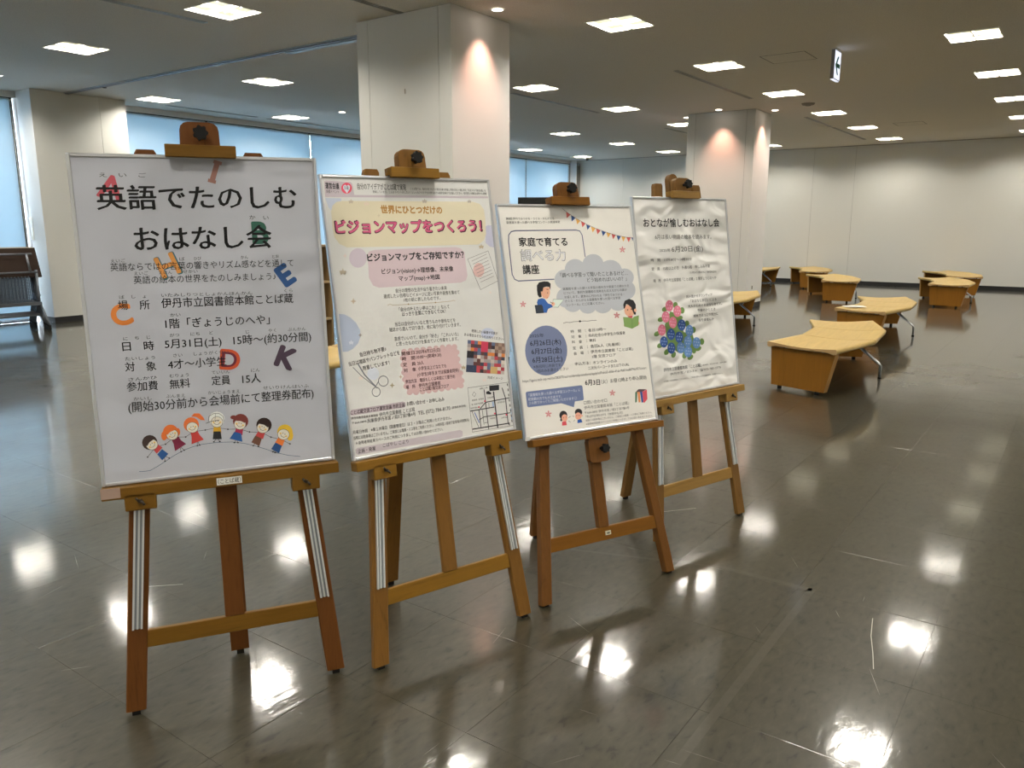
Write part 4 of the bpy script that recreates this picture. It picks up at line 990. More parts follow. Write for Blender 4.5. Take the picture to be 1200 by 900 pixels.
["P","child_figure|73",[[5748,9881],[5541,9741],[5380,9958],[5638,10134]],[45,80,130],3],
["P","child_figure|73",[[6150,9422],[6123,9523],[6059,9604],[5969,9652],[5867,9661],[5768,9630],[5687,9562],[5637,9470],[5625,9366],[5652,9266],[5715,9186],[5804,9137],[5906,9127],[6005,9158],[6086,9225],[6137,9318]],[225,185,60],2],
["P","child_figure|73",[[6164,9563],[6134,9674],[6073,9738],[6004,9730],[5953,9654],[5940,9538],[5970,9428],[6030,9364],[6099,9371],[6150,9447]],[225,185,60],2],
["P","child_figure|73",[[6042,9507],[6020,9581],[5971,9640],[5900,9676],[5820,9682],[5742,9658],[5678,9608],[5638,9539],[5628,9462],[5649,9388],[5698,9329],[5768,9294],[5848,9287],[5926,9310],[5991,9360],[6031,9430]],[75,70,65],4],
["P","child_figure|73",[[6029,9506],[6009,9575],[5962,9630],[5896,9663],[5821,9669],[5747,9646],[5687,9599],[5650,9535],[5640,9463],[5660,9395],[5706,9339],[5772,9306],[5847,9300],[5921,9322],[5981,9369],[6019,9433]],[222,215,200],5],
["N","child_figure|73",[[5905,9570],[5824,9584],[5755,9538],[5732,9454]],13,[70,50,50],6,0],
["P","child_figure|73",[[5769,9434],[5757,9455],[5731,9462],[5707,9450],[5698,9426],[5710,9404],[5736,9398],[5760,9410]],[230,190,100],6],
["P","child_figure|73",[[5960,9561],[5948,9583],[5922,9589],[5898,9577],[5889,9553],[5901,9532],[5926,9525],[5951,9537]],[230,190,100],6],
["P","child_figure|73",[[5830,9436],[5821,9451],[5806,9449],[5800,9432],[5809,9417],[5824,9419]],[60,50,50],6],
["P","child_figure|73",[[5900,9482],[5891,9497],[5876,9496],[5869,9479],[5878,9463],[5893,9465]],[60,50,50],6]],
[
["P","printed_header|74",[[190,259],[276,226],[1240,259],[1300,320],[1331,737],[7426,699],[7423,784],[164,827]],[185,171,167],1],
["P","printed_header|74",[[1265,484],[1246,547],[1208,605],[1155,651],[1091,681],[1023,693],[959,684],[903,657],[862,613],[839,557],[837,494],[856,432],[893,374],[946,328],[1009,297],[1077,286],[1142,294],[1198,321],[1240,365],[1263,421]],[212,75,92],2],
["P","printed_header|74",[[1041,686],[910,502],[926,408],[1006,359],[1068,408],[1138,362],[1200,410],[1180,511]],[218,216,211],3],
["P","background_circle|76",[[157,861],[788,869],[715,1424],[402,1395],[245,1211]],[183,187,189],0],
["P","background_circle|77",[[145,5107],[362,5145],[582,5273],[793,5496],[913,5763],[897,6018],[762,6261],[531,6446],[317,6520],[102,6513]],[169,176,184],0],
["P","background_circle|78",[[7117,1958],[7276,1905],[7463,1917],[7470,2841],[7246,2801],[7050,2633]],[180,177,183],0],
["P","background_circle|79",[[1543,3092],[1510,3205],[1444,3306],[1353,3384],[1245,3432],[1131,3446],[1022,3424],[929,3368],[860,3286],[823,3183],[820,3071],[852,2960],[916,2860],[1006,2782],[1113,2733],[1226,2718],[1336,2738],[1431,2792],[1501,2875],[1539,2979]],[193,179,178],1],
["P","background_circle|80",[[1480,7490],[1458,7563],[1414,7626],[1353,7673],[1280,7698],[1203,7700],[1129,7679],[1066,7636],[1019,7577],[993,7506],[991,7430],[1013,7358],[1056,7295],[1116,7249],[1189,7222],[1266,7220],[1340,7240],[1404,7282],[1451,7342],[1477,7414]],[199,201,198],1],
["P","background_circle|81",[[7011,6436],[6984,6507],[6926,6567],[6843,6611],[6742,6635],[6633,6636],[6528,6615],[6437,6573],[6368,6515],[6328,6447],[6321,6374],[6347,6305],[6404,6245],[6486,6201],[6586,6176],[6694,6174],[6799,6194],[6892,6236],[6962,6294],[7003,6363]],[186,190,196],0],
["P","title_panel|82",[[324,1364],[402,1147],[569,1006],[809,965],[3625,946],[6628,937],[6959,1021],[7145,1249],[7163,1603],[7118,2278],[6977,2525],[6696,2697],[3395,2699],[787,2677],[501,2546],[334,2294],[309,1983]],[206,194,159],1],
["P","question_panel|83",[[1575,2981],[1661,2856],[1917,2797],[3688,2782],[5551,2779],[5791,2836],[5937,2996],[5956,3486],[5972,3943],[5869,4148],[5609,4223],[3576,4224],[1907,4236],[1669,4142],[1532,3846],[1564,3333]],[198,177,172],1],
["P","star_print|85",[[1176,878],[1192,947],[1264,948],[1202,994],[1212,1065],[1157,1024],[1091,1066],[1120,995],[1069,951],[1141,948]],[185,170,141],2],
["P","star_print|86",[[1808,933],[1827,1012],[1911,1014],[1838,1067],[1850,1148],[1786,1101],[1710,1149],[1743,1068],[1684,1017],[1768,1013]],[210,192,164],2],
["P","star_print|87",[[2256,1432],[2271,1482],[2319,1503],[2266,1523],[2238,1574],[2223,1523],[2176,1503],[2229,1483]],[193,179,146],2],
["P","star_print|88",[[4349,825],[4368,899],[4451,900],[4380,949],[4392,1024],[4329,981],[4255,1026],[4286,950],[4229,903],[4311,899]],[177,165,143],2],
["P","star_print|89",[[6473,830],[6490,891],[6561,892],[6500,933],[6511,996],[6456,960],[6392,998],[6419,935],[6368,895],[6440,892]],[173,162,142],2],
["P","star_print|90",[[519,3435],[541,3532],[640,3540],[554,3599],[567,3699],[492,3638],[402,3692],[441,3595],[372,3529],[471,3530]],[181,167,140],2],
["P","star_print|91",[[795,4565],[818,4651],[895,4691],[809,4720],[764,4801],[741,4715],[664,4676],[750,4647]],[189,170,141],2],
["P","star_print|92",[[674,2891],[693,2961],[756,2990],[686,3016],[649,3084],[630,3015],[568,2985],[637,2959]],[211,194,177],2],
["P","star_print|93",[[6828,2671],[6850,2750],[6941,2754],[6863,2804],[6877,2884],[6807,2836],[6725,2881],[6760,2802],[6695,2749],[6786,2749]],[176,159,127],2],
["P","star_print|94",[[7027,4635],[7044,4686],[7097,4710],[7039,4727],[7009,4776],[6992,4724],[6940,4701],[6997,4684]],[212,198,178],2],
["P","star_print|95",[[905,5879],[922,5941],[977,5970],[915,5989],[883,6047],[867,5985],[812,5955],[873,5936]],[150,140,130],2],
["P","star_print|96",[[508,6100],[524,6171],[595,6181],[533,6220],[543,6293],[489,6246],[424,6282],[452,6213],[403,6162],[474,6167]],[199,199,199],2],
["P","star_print|97",[[727,7453],[743,7526],[815,7537],[752,7576],[762,7650],[707,7600],[642,7635],[670,7566],[620,7513],[692,7520]],[214,199,182],2],
["P","star_print|98",[[1989,7890],[2011,7970],[2083,8011],[2003,8033],[1961,8105],[1939,8024],[1867,7983],[1947,7962]],[174,161,127],2],
["P","star_print|99",[[5296,7564],[5315,7639],[5396,7650],[5326,7690],[5338,7765],[5276,7714],[5203,7749],[5234,7679],[5177,7625],[5258,7632]],[174,157,126],2],
["P","star_print|100",[[6254,8203],[6272,8274],[6350,8286],[6283,8323],[6295,8394],[6235,8346],[6164,8378],[6194,8311],[6139,8260],[6217,8267]],[212,198,181],2],
["P","star_print|101",[[2391,7637],[2408,7696],[2462,7726],[2402,7742],[2370,7796],[2354,7736],[2301,7706],[2360,7691]],[197,173,146],2],
["T","text_line|103","運営会議",219,412,753,422,232,[22,22,24],2,4],
["T","text_line|104","発案イベント",224,620,725,631,130,[49,44,42],0,4],
["T","text_line|105","18",974,479,1128,487,138,[60,60,63],0,5],
["T","text_line|106","自分のアイデアがことば蔵で実現",1495,409,3563,413,239,[22,22,24],1,4],
["T","text_line|107","ことば蔵では、毎月交流フロアの運営会議を開催し市民の方と一緒に考え「交流フロア運営会議」を",3746,458,7334,467,99,[38,38,38],0,4],
["T","text_line|108","開催しています。こんなイベントがしたい！といったアイデアをお持ちの方は運営会議までお越しください。毎月第１水曜日(18時から)開催",2115,606,7361,594,98,[38,38,38],0,4],
["T","text_line|109","世界にひとつだけの",2368,1267,5090,1285,305,[165,120,60],4,4],
["T","text_line|110","ビジョンマップをつくろう！",415,1928,6947,1932,512,[75,35,50],6,3],
["T","text_line|111","ビジョンマップをつくろう！",449,1922,6896,1925,469,[198,88,115],3,4],
["T","text_line|112","ビジョンマップをご存知ですか？",1561,3083,5895,3093,293,[28,28,30],3,4],
["T","text_line|113","ビジョン(vision)→理想像、未来像",2094,3628,5315,3644,207,[44,36,36],2,4],
["T","text_line|114","マップ(map)→地図",2785,3929,4629,3942,200,[44,36,36],2,4],
["T","text_line|115","自分の理想の生活や辿り着きたい未来",2595,4394,4911,4399,161,[57,56,52],0,4],
["T","text_line|116","達成したい目標などイメージに近い写真や画像を集めて",2052,4579,5497,4605,161,[57,56,52],0,4],
["T","text_line|117","1枚の紙に表したものです。",2898,4769,4558,4785,154,[57,56,52],0,4],
["T","text_line|118","「自分の叶えたい夢はこれ！」なんて",2647,5124,4933,5157,161,[57,56,52],0,4],
["T","text_line|119","はっきり言葉にできなくてOK！",2752,5310,4729,5322,168,[64,60,57],1,4],
["T","text_line|120","当日は自分がいいなと思うものや景色などを",2390,5676,5144,5725,161,[57,56,52],0,4],
["T","text_line|121","雑誌から選んで切り抜き、紙に貼り付けていきます。",2126,5868,5366,5917,161,[57,56,52],0,4],
["T","text_line|122","直感でいいので、自分が「好き」「これいいな」",2298,6233,5214,6289,161,[57,56,52],0,4],
["T","text_line|123","と思ったものだけを集めていく作業をします。",2345,6436,5189,6483,161,[57,56,52],0,4],
["T","text_line|124","当日持ち物不要♪",774,6693,1889,6568,167,[56,48,46],1,4],
["T","text_line|125","当日は雑誌やパンフレットなどを",288,6997,2449,6772,167,[56,48,46],1,4],
["T","text_line|126","用意しています！",828,7207,1963,7110,167,[56,48,46],1,4],
["T","text_line|127","開催日",2534,6834,3099,6836,152,[68,41,40],1,4],
["T","text_line|128","2025年6月22日(日)",3157,6832,4288,6847,155,[68,41,40],1,4],
["T","text_line|129","時　間",2526,7033,3102,7042,152,[68,41,40],1,4],
["T","text_line|130","10:00～(開場9:30)",3168,7036,4302,7045,155,[68,41,40],1,4],
["T","text_line|131","定　員",2533,7267,3099,7275,152,[68,41,40],1,4],
["T","text_line|132","20人",3175,7273,3457,7271,154,[68,41,40],1,4],
["T","text_line|133","対　象",2541,7492,3092,7497,152,[68,41,40],1,4],
["T","text_line|134","小学生以上どなたでも",3186,7488,4482,7512,155,[68,41,40],1,4],
["T","text_line|135","(小学生3年生までは保護者同伴)",3116,7727,5035,7751,156,[68,41,40],1,4],
["T","text_line|136","参加方法　電話もしくは来館にて要予約",2558,7930,4827,7985,155,[68,41,40],1,4],
["T","text_line|137","場　所　伊丹市立図書館",2548,8150,4116,8160,154,[68,41,40],1,4],
["T","text_line|138","ことば蔵1階交流フロア",3154,8312,4496,8328,156,[68,41,40],1,4],
["T","text_line|139","使用したい画像や写真が",5872,6217,7164,6450,124,[68,60,60],1,4],
["T","text_line|140","ある場合はそちらをお持ちください♪",5499,6336,7444,6709,124,[68,60,60],1,4],
["T","text_line|141","完成イメージ",6404,8216,7182,8357,122,[57,56,52],0,4],
["T","text_line|142","ことば蔵交流フロア運営会議 市民企画",138,8793,2405,8811,161,[60,44,44],1,4],
["T","text_line|143","お問い合わせ・お申し込み",2502,8788,4208,8828,161,[56,48,46],1,4],
["T","text_line|144","伊丹市教育委員会事務局",127,9003,1222,9044,95,[56,48,46],1,4],
["T","text_line|145","伊丹市立図書館 ことば蔵",1284,9037,2828,9046,160,[38,33,31],0,4],
["T","text_line|146","〒664-0895",138,9184,725,9195,95,[38,33,31],0,4],
["T","text_line|147","兵庫県伊丹市宮ノ前3丁目7番4号",759,9200,2842,9228,160,[38,33,31],0,4],
["T","text_line|148","TEL (072) 784-8170",2959,9219,4439,9228,149,[38,33,31],0,4],
["T","text_line|149","(図書館事務局)",4501,9224,5202,9235,90,[38,33,31],0,4],
["T","text_line|150","月曜日休館　※第１木曜日（図書整理日）は２・３階はご利用いただけません。",125,9539,4449,9615,141,[38,33,31],0,4],
["T","text_line|151","当館には駐車場はございません。ご来館には電車・バス等をご利用ください。(※有料宮ノ前地下駐車場1時間無料)",132,9750,5270,9833,133,[38,33,31],0,4],
["T","text_line|152","＊身障者用駐車スペースのご利用につきましてはお問い合わせください。",191,9954,3992,10014,131,[38,33,31],0,4],
["T","text_line|153","企画・発案",236,10269,972,10271,159,[56,48,46],1,4],
["T","text_line|154","こばやし こより",1284,10215,2387,10237,163,[57,56,52],0,4],
["P","detail_panel|155",[[2565,6737],[5069,6769],[5084,7279],[5111,7704],[5202,8279],[5095,8459],[2647,8405],[2512,8001],[2488,7329]],[201,168,159],1],
["P","detail_panel|155",[[2785,6777],[2752,6838],[2682,6871],[2602,6862],[2543,6816],[2526,6750],[2559,6688],[2629,6656],[2709,6664],[2768,6710]],[201,168,159],1],
["P","detail_panel|155",[[3069,6773],[3036,6834],[2965,6867],[2884,6859],[2824,6812],[2808,6745],[2841,6684],[2911,6651],[2992,6659],[3053,6706]],[201,168,159],1],
["P","detail_panel|155",[[3356,6775],[3322,6837],[3251,6870],[3169,6862],[3108,6815],[3092,6748],[3125,6686],[3196,6653],[3278,6661],[3339,6708]],[201,168,159],1],
["P","detail_panel|155",[[3646,6781],[3611,6844],[3539,6877],[3456,6868],[3395,6821],[3378,6754],[3412,6691],[3484,6658],[3567,6666],[3629,6713]],[201,168,159],1],
["P","detail_panel|155",[[3939,6784],[3905,6847],[3831,6880],[3748,6871],[3686,6824],[3668,6756],[3703,6694],[3775,6660],[3859,6668],[3922,6716]],[201,168,159],1],
["P","detail_panel|155",[[4236,6786],[4201,6850],[4127,6883],[4042,6874],[3979,6827],[3962,6759],[3997,6696],[4070,6662],[4155,6670],[4218,6718]],[201,168,159],1],
["P","detail_panel|155",[[4536,6789],[4501,6853],[4426,6886],[4341,6878],[4277,6830],[4259,6761],[4294,6698],[4369,6664],[4454,6672],[4518,6720]],[201,168,159],1],
["P","detail_panel|155",[[4840,6792],[4805,6856],[4729,6890],[4642,6881],[4578,6833],[4560,6764],[4595,6700],[4670,6666],[4757,6674],[4822,6722]],[201,168,159],1],
["P","detail_panel|155",[[5104,6815],[5068,6879],[4991,6913],[4904,6904],[4839,6856],[4821,6786],[4856,6722],[4932,6688],[5020,6697],[5085,6745]],[201,168,159],1],
["P","detail_panel|155",[[5177,7043],[5141,7107],[5064,7141],[4977,7132],[4911,7083],[4893,7013],[4929,6949],[5005,6915],[5093,6924],[5159,6973]],[201,168,159],1],
["P","detail_panel|155",[[5182,7325],[5145,7389],[5069,7422],[4981,7413],[4915,7363],[4897,7293],[4933,7230],[5009,7196],[5097,7205],[5163,7255]],[201,168,159],1],
["P","detail_panel|155",[[5207,7609],[5170,7673],[5093,7706],[5005,7696],[4940,7646],[4922,7576],[4957,7512],[5034,7479],[5122,7489],[5188,7539]],[201,168,159],1],
["P","detail_panel|155",[[5252,7897],[5216,7961],[5139,7994],[5050,7983],[4985,7932],[4966,7862],[5002,7798],[5079,7765],[5167,7776],[5233,7826]],[201,168,159],1],
["P","detail_panel|155",[[5264,8216],[5228,8280],[5151,8313],[5062,8301],[4997,8250],[4978,8180],[5014,8116],[5091,8084],[5179,8095],[5246,8145]],[201,168,159],1],
["P","detail_panel|155",[[5205,8414],[5169,8478],[5092,8510],[5004,8498],[4938,8447],[4919,8376],[4955,8313],[5032,8280],[5120,8292],[5186,8343]],[201,168,159],1],
["P","detail_panel|155",[[4892,8425],[4857,8489],[4780,8521],[4693,8509],[4628,8458],[4610,8388],[4646,8325],[4722,8293],[4809,8304],[4874,8355]],[201,168,159],1],
["P","detail_panel|155",[[4585,8427],[4549,8490],[4474,8522],[4388,8510],[4324,8460],[4306,8390],[4341,8327],[4416,8295],[4502,8306],[4567,8357]],[201,168,159],1],
["P","detail_panel|155",[[4281,8428],[4246,8491],[4171,8522],[4086,8511],[4023,8461],[4005,8391],[4040,8329],[4114,8297],[4199,8308],[4263,8358]],[201,168,159],1],
["P","detail_panel|155",[[3981,8426],[3946,8488],[3873,8520],[3788,8508],[3726,8459],[3709,8389],[3743,8327],[3816,8296],[3900,8307],[3963,8357]],[201,168,159],1],
["P","detail_panel|155",[[3684,8427],[3650,8489],[3577,8521],[3494,8509],[3432,8460],[3415,8391],[3449,8329],[3521,8298],[3605,8309],[3667,8358]],[201,168,159],1],
["P","detail_panel|155",[[3391,8422],[3357,8484],[3285,8515],[3203,8503],[3142,8454],[3125,8386],[3159,8324],[3231,8293],[3313,8304],[3374,8353]],[201,168,159],1],
["P","detail_panel|155",[[3102,8417],[3068,8478],[2997,8509],[2916,8497],[2856,8449],[2839,8381],[2873,8320],[2943,8289],[3025,8300],[3085,8348]],[201,168,159],1],
["P","detail_panel|155",[[2821,8378],[2787,8439],[2717,8470],[2636,8459],[2577,8410],[2561,8343],[2594,8282],[2664,8251],[2744,8262],[2804,8310]],[201,168,159],1],
["P","detail_panel|155",[[2702,8126],[2669,8187],[2599,8218],[2519,8207],[2460,8159],[2444,8092],[2476,8032],[2546,8000],[2626,8011],[2686,8059]],[201,168,159],1],
["P","detail_panel|155",[[2681,7855],[2648,7915],[2578,7947],[2498,7936],[2439,7889],[2423,7822],[2456,7761],[2525,7730],[2605,7740],[2665,7787]],[201,168,159],1],
["P","detail_panel|155",[[2679,7586],[2646,7647],[2576,7678],[2496,7668],[2437,7621],[2421,7554],[2454,7494],[2523,7462],[2603,7471],[2662,7519]],[201,168,159],1],
["P","detail_panel|155",[[2681,7284],[2648,7345],[2578,7377],[2498,7368],[2439,7321],[2423,7255],[2456,7194],[2525,7162],[2605,7171],[2664,7217]],[201,168,159],1],
["P","detail_panel|155",[[2697,7018],[2664,7079],[2594,7112],[2514,7103],[2455,7056],[2439,6990],[2472,6929],[2541,6897],[2621,6905],[2680,6952]],[201,168,159],1],
["P","footer_strip|157",[[107,8791],[185,8691],[1251,8688],[2348,8675],[2453,8731],[2453,8848],[2373,8914],[1259,8902],[175,8904],[111,8865]],[179,164,161],1],
["P","footer_strip|158",[[152,10199],[236,10137],[2417,10158],[4786,10177],[4901,10253],[4891,10422],[4788,10482],[2382,10422],[254,10396],[159,10330]],[184,173,169],1],
["N","paper_sheet_drawing|159",[[6067,3280],[7136,2973],[7476,4243],[6537,4564]],21,[95,92,88],2,1],
["P","paper_sheet_drawing|159",[[6836,3766],[6810,3859],[6759,3941],[6689,4005],[6605,4044],[6518,4055],[6434,4036],[6363,3991],[6310,3922],[6282,3837],[6281,3744],[6306,3653],[6356,3571],[6426,3507],[6509,3467],[6596,3455],[6680,3473],[6753,3518],[6806,3587],[6834,3672]],[206,170,156],1],
["N","paper_sheet_drawing|159",[[6258,3373],[7031,3106]],15,[120,110,105],3,0],
["N","paper_sheet_drawing|159",[[6304,3498],[7067,3238]],15,[120,110,105],3,0],
["N","paper_sheet_drawing|159",[[6351,3623],[7103,3370]],15,[120,110,105],3,0],
["N","paper_sheet_drawing|159",[[6398,3749],[7138,3503]],15,[120,110,105],3,0],
["N","paper_sheet_drawing|159",[[6445,3875],[7174,3636]],15,[120,110,105],3,0],
["N","paper_sheet_drawing|159",[[6492,4001],[7210,3769]],15,[120,110,105],3,0],
["N","paper_sheet_drawing|159",[[6539,4127],[7246,3902]],15,[120,110,105],3,0],
["N","paper_sheet_drawing|159",[[6586,4254],[7282,4035]],15,[120,110,105],3,0],
["N","ornament_line|160",[[2177,4927],[2291,4888],[2395,4935],[3100,4949],[3673,4950],[4297,4960],[5062,4947],[5168,4919],[5245,4959]],16,[186,162,128],2,0],
["P","ornament_line|160",[[3115,4946],[3103,4967],[3078,4974],[3055,4964],[3048,4942],[3061,4921],[3086,4914],[3108,4925]],[175,148,114],3],
["P","ornament_line|160",[[4344,4959],[4331,4980],[4305,4988],[4281,4977],[4274,4955],[4287,4934],[4313,4927],[4337,4937]],[175,148,114],3],
["N","scissors_drawing|161",[[442,7123],[740,7480],[1338,8028]],24,[110,112,112],3,0],
["N","scissors_drawing|161",[[662,7021],[882,7465],[1276,7955]],51,[130,132,132],3,0],
["N","scissors_drawing|161",[[1276,7955],[1426,7761]],25,[110,112,112],3,0],
["N","scissors_drawing|161",[[1827,7813],[1802,7885],[1749,7943],[1676,7976],[1595,7980],[1518,7955],[1458,7905],[1421,7836],[1416,7760],[1441,7688],[1493,7631],[1565,7597],[1646,7592],[1723,7617],[1785,7667],[1821,7736]],25,[110,112,112],3,1],
["N","scissors_drawing|161",[[1436,8179],[1414,8244],[1370,8295],[1311,8325],[1245,8330],[1182,8307],[1133,8262],[1104,8201],[1100,8133],[1121,8069],[1165,8018],[1224,7987],[1290,7983],[1353,8004],[1403,8049],[1432,8111]],25,[110,112,112],3,1],
["P","collage_photo|162",[[5634,6578],[5799,6606],[5771,6750],[5606,6722]],[90,100,120],2],
["P","collage_photo|162",[[5606,6722],[5771,6750],[5743,6894],[5578,6865]],[150,140,130],2],
["P","collage_photo|162",[[5578,6865],[5743,6894],[5715,7038],[5550,7009]],[178,164,150],2],
["P","collage_photo|162",[[5550,7009],[5715,7038],[5687,7181],[5522,7153]],[40,38,40],2],
["P","collage_photo|162",[[5522,7153],[5687,7181],[5659,7325],[5493,7296]],[40,38,40],2],
["P","collage_photo|162",[[5493,7296],[5659,7325],[5631,7468],[5465,7440]],[125,128,135],2],
["P","collage_photo|162",[[5465,7440],[5631,7468],[5603,7612],[5437,7583]],[125,128,135],2],
["P","collage_photo|162",[[5437,7583],[5603,7612],[5575,7755],[5409,7726]],[50,58,75],2],
["P","collage_photo|162",[[5409,7726],[5575,7755],[5547,7898],[5381,7870]],[50,58,75],2],
["P","collage_photo|162",[[5799,6606],[5965,6635],[5937,6779],[5771,6750]],[170,65,70],2],
["P","collage_photo|162",[[5771,6750],[5937,6779],[5909,6923],[5743,6894]],[90,55,50],2],
["P","collage_photo|162",[[5743,6894],[5909,6923],[5882,7066],[5715,7038]],[200,120,60],2],
["P","collage_photo|162",[[5715,7038],[5882,7066],[5854,7210],[5687,7181]],[40,38,40],2],
["P","collage_photo|162",[[5687,7181],[5854,7210],[5826,7353],[5659,7325]],[40,38,40],2],
["P","collage_photo|162",[[5659,7325],[5826,7353],[5798,7497],[5631,7468]],[125,128,135],2],
["P","collage_photo|162",[[5631,7468],[5798,7497],[5770,7640],[5603,7612]],[125,128,135],2],
["P","collage_photo|162",[[5603,7612],[5770,7640],[5742,7784],[5575,7755]],[50,58,75],2],
["P","collage_photo|162",[[5575,7755],[5742,7784],[5715,7927],[5547,7898]],[50,58,75],2],
["P","collage_photo|162",[[5965,6635],[6132,6664],[6105,6808],[5937,6779]],[90,100,120],2],
["P","collage_photo|162",[[5937,6779],[6105,6808],[6077,6951],[5909,6923]],[60,60,70],2],
["P","collage_photo|162",[[5909,6923],[6077,6951],[6049,7095],[5882,7066]],[170,65,70],2],
["P","collage_photo|162",[[5882,7066],[6049,7095],[6021,7239],[5854,7210]],[60,60,70],2],
["P","collage_photo|162",[[5854,7210],[6021,7239],[5994,7382],[5826,7353]],[120,80,70],2],
["P","collage_photo|162",[[5826,7353],[5994,7382],[5966,7526],[5798,7497]],[150,140,130],2],
["P","collage_photo|162",[[5798,7497],[5966,7526],[5938,7669],[5770,7640]],[90,55,50],2],
["P","collage_photo|162",[[5770,7640],[5938,7669],[5911,7813],[5742,7784]],[50,58,75],2],
["P","collage_photo|162",[[5742,7784],[5911,7813],[5883,7956],[5715,7927]],[50,58,75],2],
["P","collage_photo|162",[[6132,6664],[6300,6693],[6273,6837],[6105,6808]],[200,120,60],2],
["P","collage_photo|162",[[6105,6808],[6273,6837],[6245,6981],[6077,6951]],[90,55,50],2],
["P","collage_photo|162",[[6077,6951],[6245,6981],[6218,7124],[6049,7095]],[90,100,120],2],
["P","collage_photo|162",[[6049,7095],[6218,7124],[6190,7268],[6021,7239]],[90,100,120],2],
["P","collage_photo|162",[[6021,7239],[6190,7268],[6163,7412],[5994,7382]],[197,183,163],2],
["P","collage_photo|162",[[5994,7382],[6163,7412],[6135,7555],[5966,7526]],[90,55,50],2],
["P","collage_photo|162",[[5966,7526],[6135,7555],[6108,7699],[5938,7669]],[90,55,50],2],
["P","collage_photo|162",[[5938,7669],[6108,7699],[6080,7842],[5911,7813]],[170,65,70],2],
["P","collage_photo|162",[[5911,7813],[6080,7842],[6052,7985],[5883,7956]],[170,65,70],2],
["P","collage_photo|162",[[6300,6693],[6470,6722],[6442,6866],[6273,6837]],[190,60,80],2],
["P","collage_photo|162",[[6273,6837],[6442,6866],[6415,7010],[6245,6981]],[190,60,80],2],
["P","collage_photo|162",[[6245,6981],[6415,7010],[6387,7154],[6218,7124]],[190,60,80],2],
["P","collage_photo|162",[[6218,7124],[6387,7154],[6360,7297],[6190,7268]],[90,55,50],2],
["P","collage_photo|162",[[6190,7268],[6360,7297],[6333,7441],[6163,7412]],[150,140,130],2],
["P","collage_photo|162",[[6163,7412],[6333,7441],[6305,7584],[6135,7555]],[178,164,150],2],
["P","collage_photo|162",[[6135,7555],[6305,7584],[6278,7728],[6108,7699]],[60,60,70],2],
["P","collage_photo|162",[[6108,7699],[6278,7728],[6250,7871],[6080,7842]],[150,50,60],2],
["P","collage_photo|162",[[6080,7842],[6250,7871],[6223,8015],[6052,7985]],[50,45,50],2],
["P","collage_photo|162",[[6470,6722],[6640,6752],[6613,6895],[6442,6866]],[190,60,80],2],
["P","collage_photo|162",[[6442,6866],[6613,6895],[6585,7039],[6415,7010]],[190,60,80],2],
["P","collage_photo|162",[[6415,7010],[6585,7039],[6558,7183],[6387,7154]],[190,60,80],2],
["P","collage_photo|162",[[6387,7154],[6558,7183],[6531,7327],[6360,7297]],[60,60,70],2],
["P","collage_photo|162",[[6360,7297],[6531,7327],[6504,7470],[6333,7441]],[120,80,70],2],
["P","collage_photo|162",[[6333,7441],[6504,7470],[6476,7614],[6305,7584]],[150,140,130],2],
["P","collage_photo|162",[[6305,7584],[6476,7614],[6449,7758],[6278,7728]],[170,65,70],2],
["P","collage_photo|162",[[6278,7728],[6449,7758],[6422,7901],[6250,7871]],[178,164,150],2],
["P","collage_photo|162",[[6250,7871],[6422,7901],[6395,8045],[6223,8015]],[120,80,70],2],
["P","collage_photo|162",[[6640,6752],[6811,6781],[6784,6925],[6613,6895]],[90,55,50],2],
["P","collage_photo|162",[[6613,6895],[6784,6925],[6757,7069],[6585,7039]],[90,55,50],2],
["P","collage_photo|162",[[6585,7039],[6757,7069],[6730,7213],[6558,7183]],[150,140,130],2],
["P","collage_photo|162",[[6558,7183],[6730,7213],[6703,7356],[6531,7327]],[200,120,60],2],
["P","collage_photo|162",[[6531,7327],[6703,7356],[6676,7500],[6504,7470]],[178,164,150],2],
["P","collage_photo|162",[[6504,7470],[6676,7500],[6649,7644],[6476,7614]],[150,140,130],2],
["P","collage_photo|162",[[6476,7614],[6649,7644],[6622,7787],[6449,7758]],[90,100,120],2],
["P","collage_photo|162",[[6449,7758],[6622,7787],[6595,7931],[6422,7901]],[90,100,120],2],
["P","collage_photo|162",[[6422,7901],[6595,7931],[6568,8074],[6395,8045]],[170,65,70],2],
["P","collage_photo|162",[[6811,6781],[6984,6811],[6957,6955],[6784,6925]],[90,100,120],2],
["P","collage_photo|162",[[6784,6925],[6957,6955],[6930,7099],[6757,7069]],[50,45,50],2],
["P","collage_photo|162",[[6757,7069],[6930,7099],[6903,7243],[6730,7213]],[178,164,150],2],
["P","collage_photo|162",[[6730,7213],[6903,7243],[6876,7386],[6703,7356]],[200,120,60],2],
["P","collage_photo|162",[[6703,7356],[6876,7386],[6849,7530],[6676,7500]],[150,140,130],2],
["P","collage_photo|162",[[6676,7500],[6849,7530],[6822,7674],[6649,7644]],[178,164,150],2],
["P","collage_photo|162",[[6649,7644],[6822,7674],[6796,7817],[6622,7787]],[150,140,130],2],
["P","collage_photo|162",[[6622,7787],[6796,7817],[6769,7961],[6595,7931]],[189,155,97],2],
["P","collage_photo|162",[[6595,7931],[6769,7961],[6742,8104],[6568,8074]],[189,155,97],2],
["P","collage_photo|162",[[6984,6811],[7158,6841],[7131,6985],[6957,6955]],[120,95,80],2],
["P","collage_photo|162",[[6957,6955],[7131,6985],[7104,7129],[6930,7099]],[150,125,105],2],
["P","collage_photo|162",[[6930,7099],[7104,7129],[7077,7273],[6903,7243]],[120,95,80],2],
["P","collage_photo|162",[[6903,7243],[7077,7273],[7051,7416],[6876,7386]],[90,55,50],2],
["P","collage_photo|162",[[6876,7386],[7051,7416],[7024,7560],[6849,7530]],[170,65,70],2],
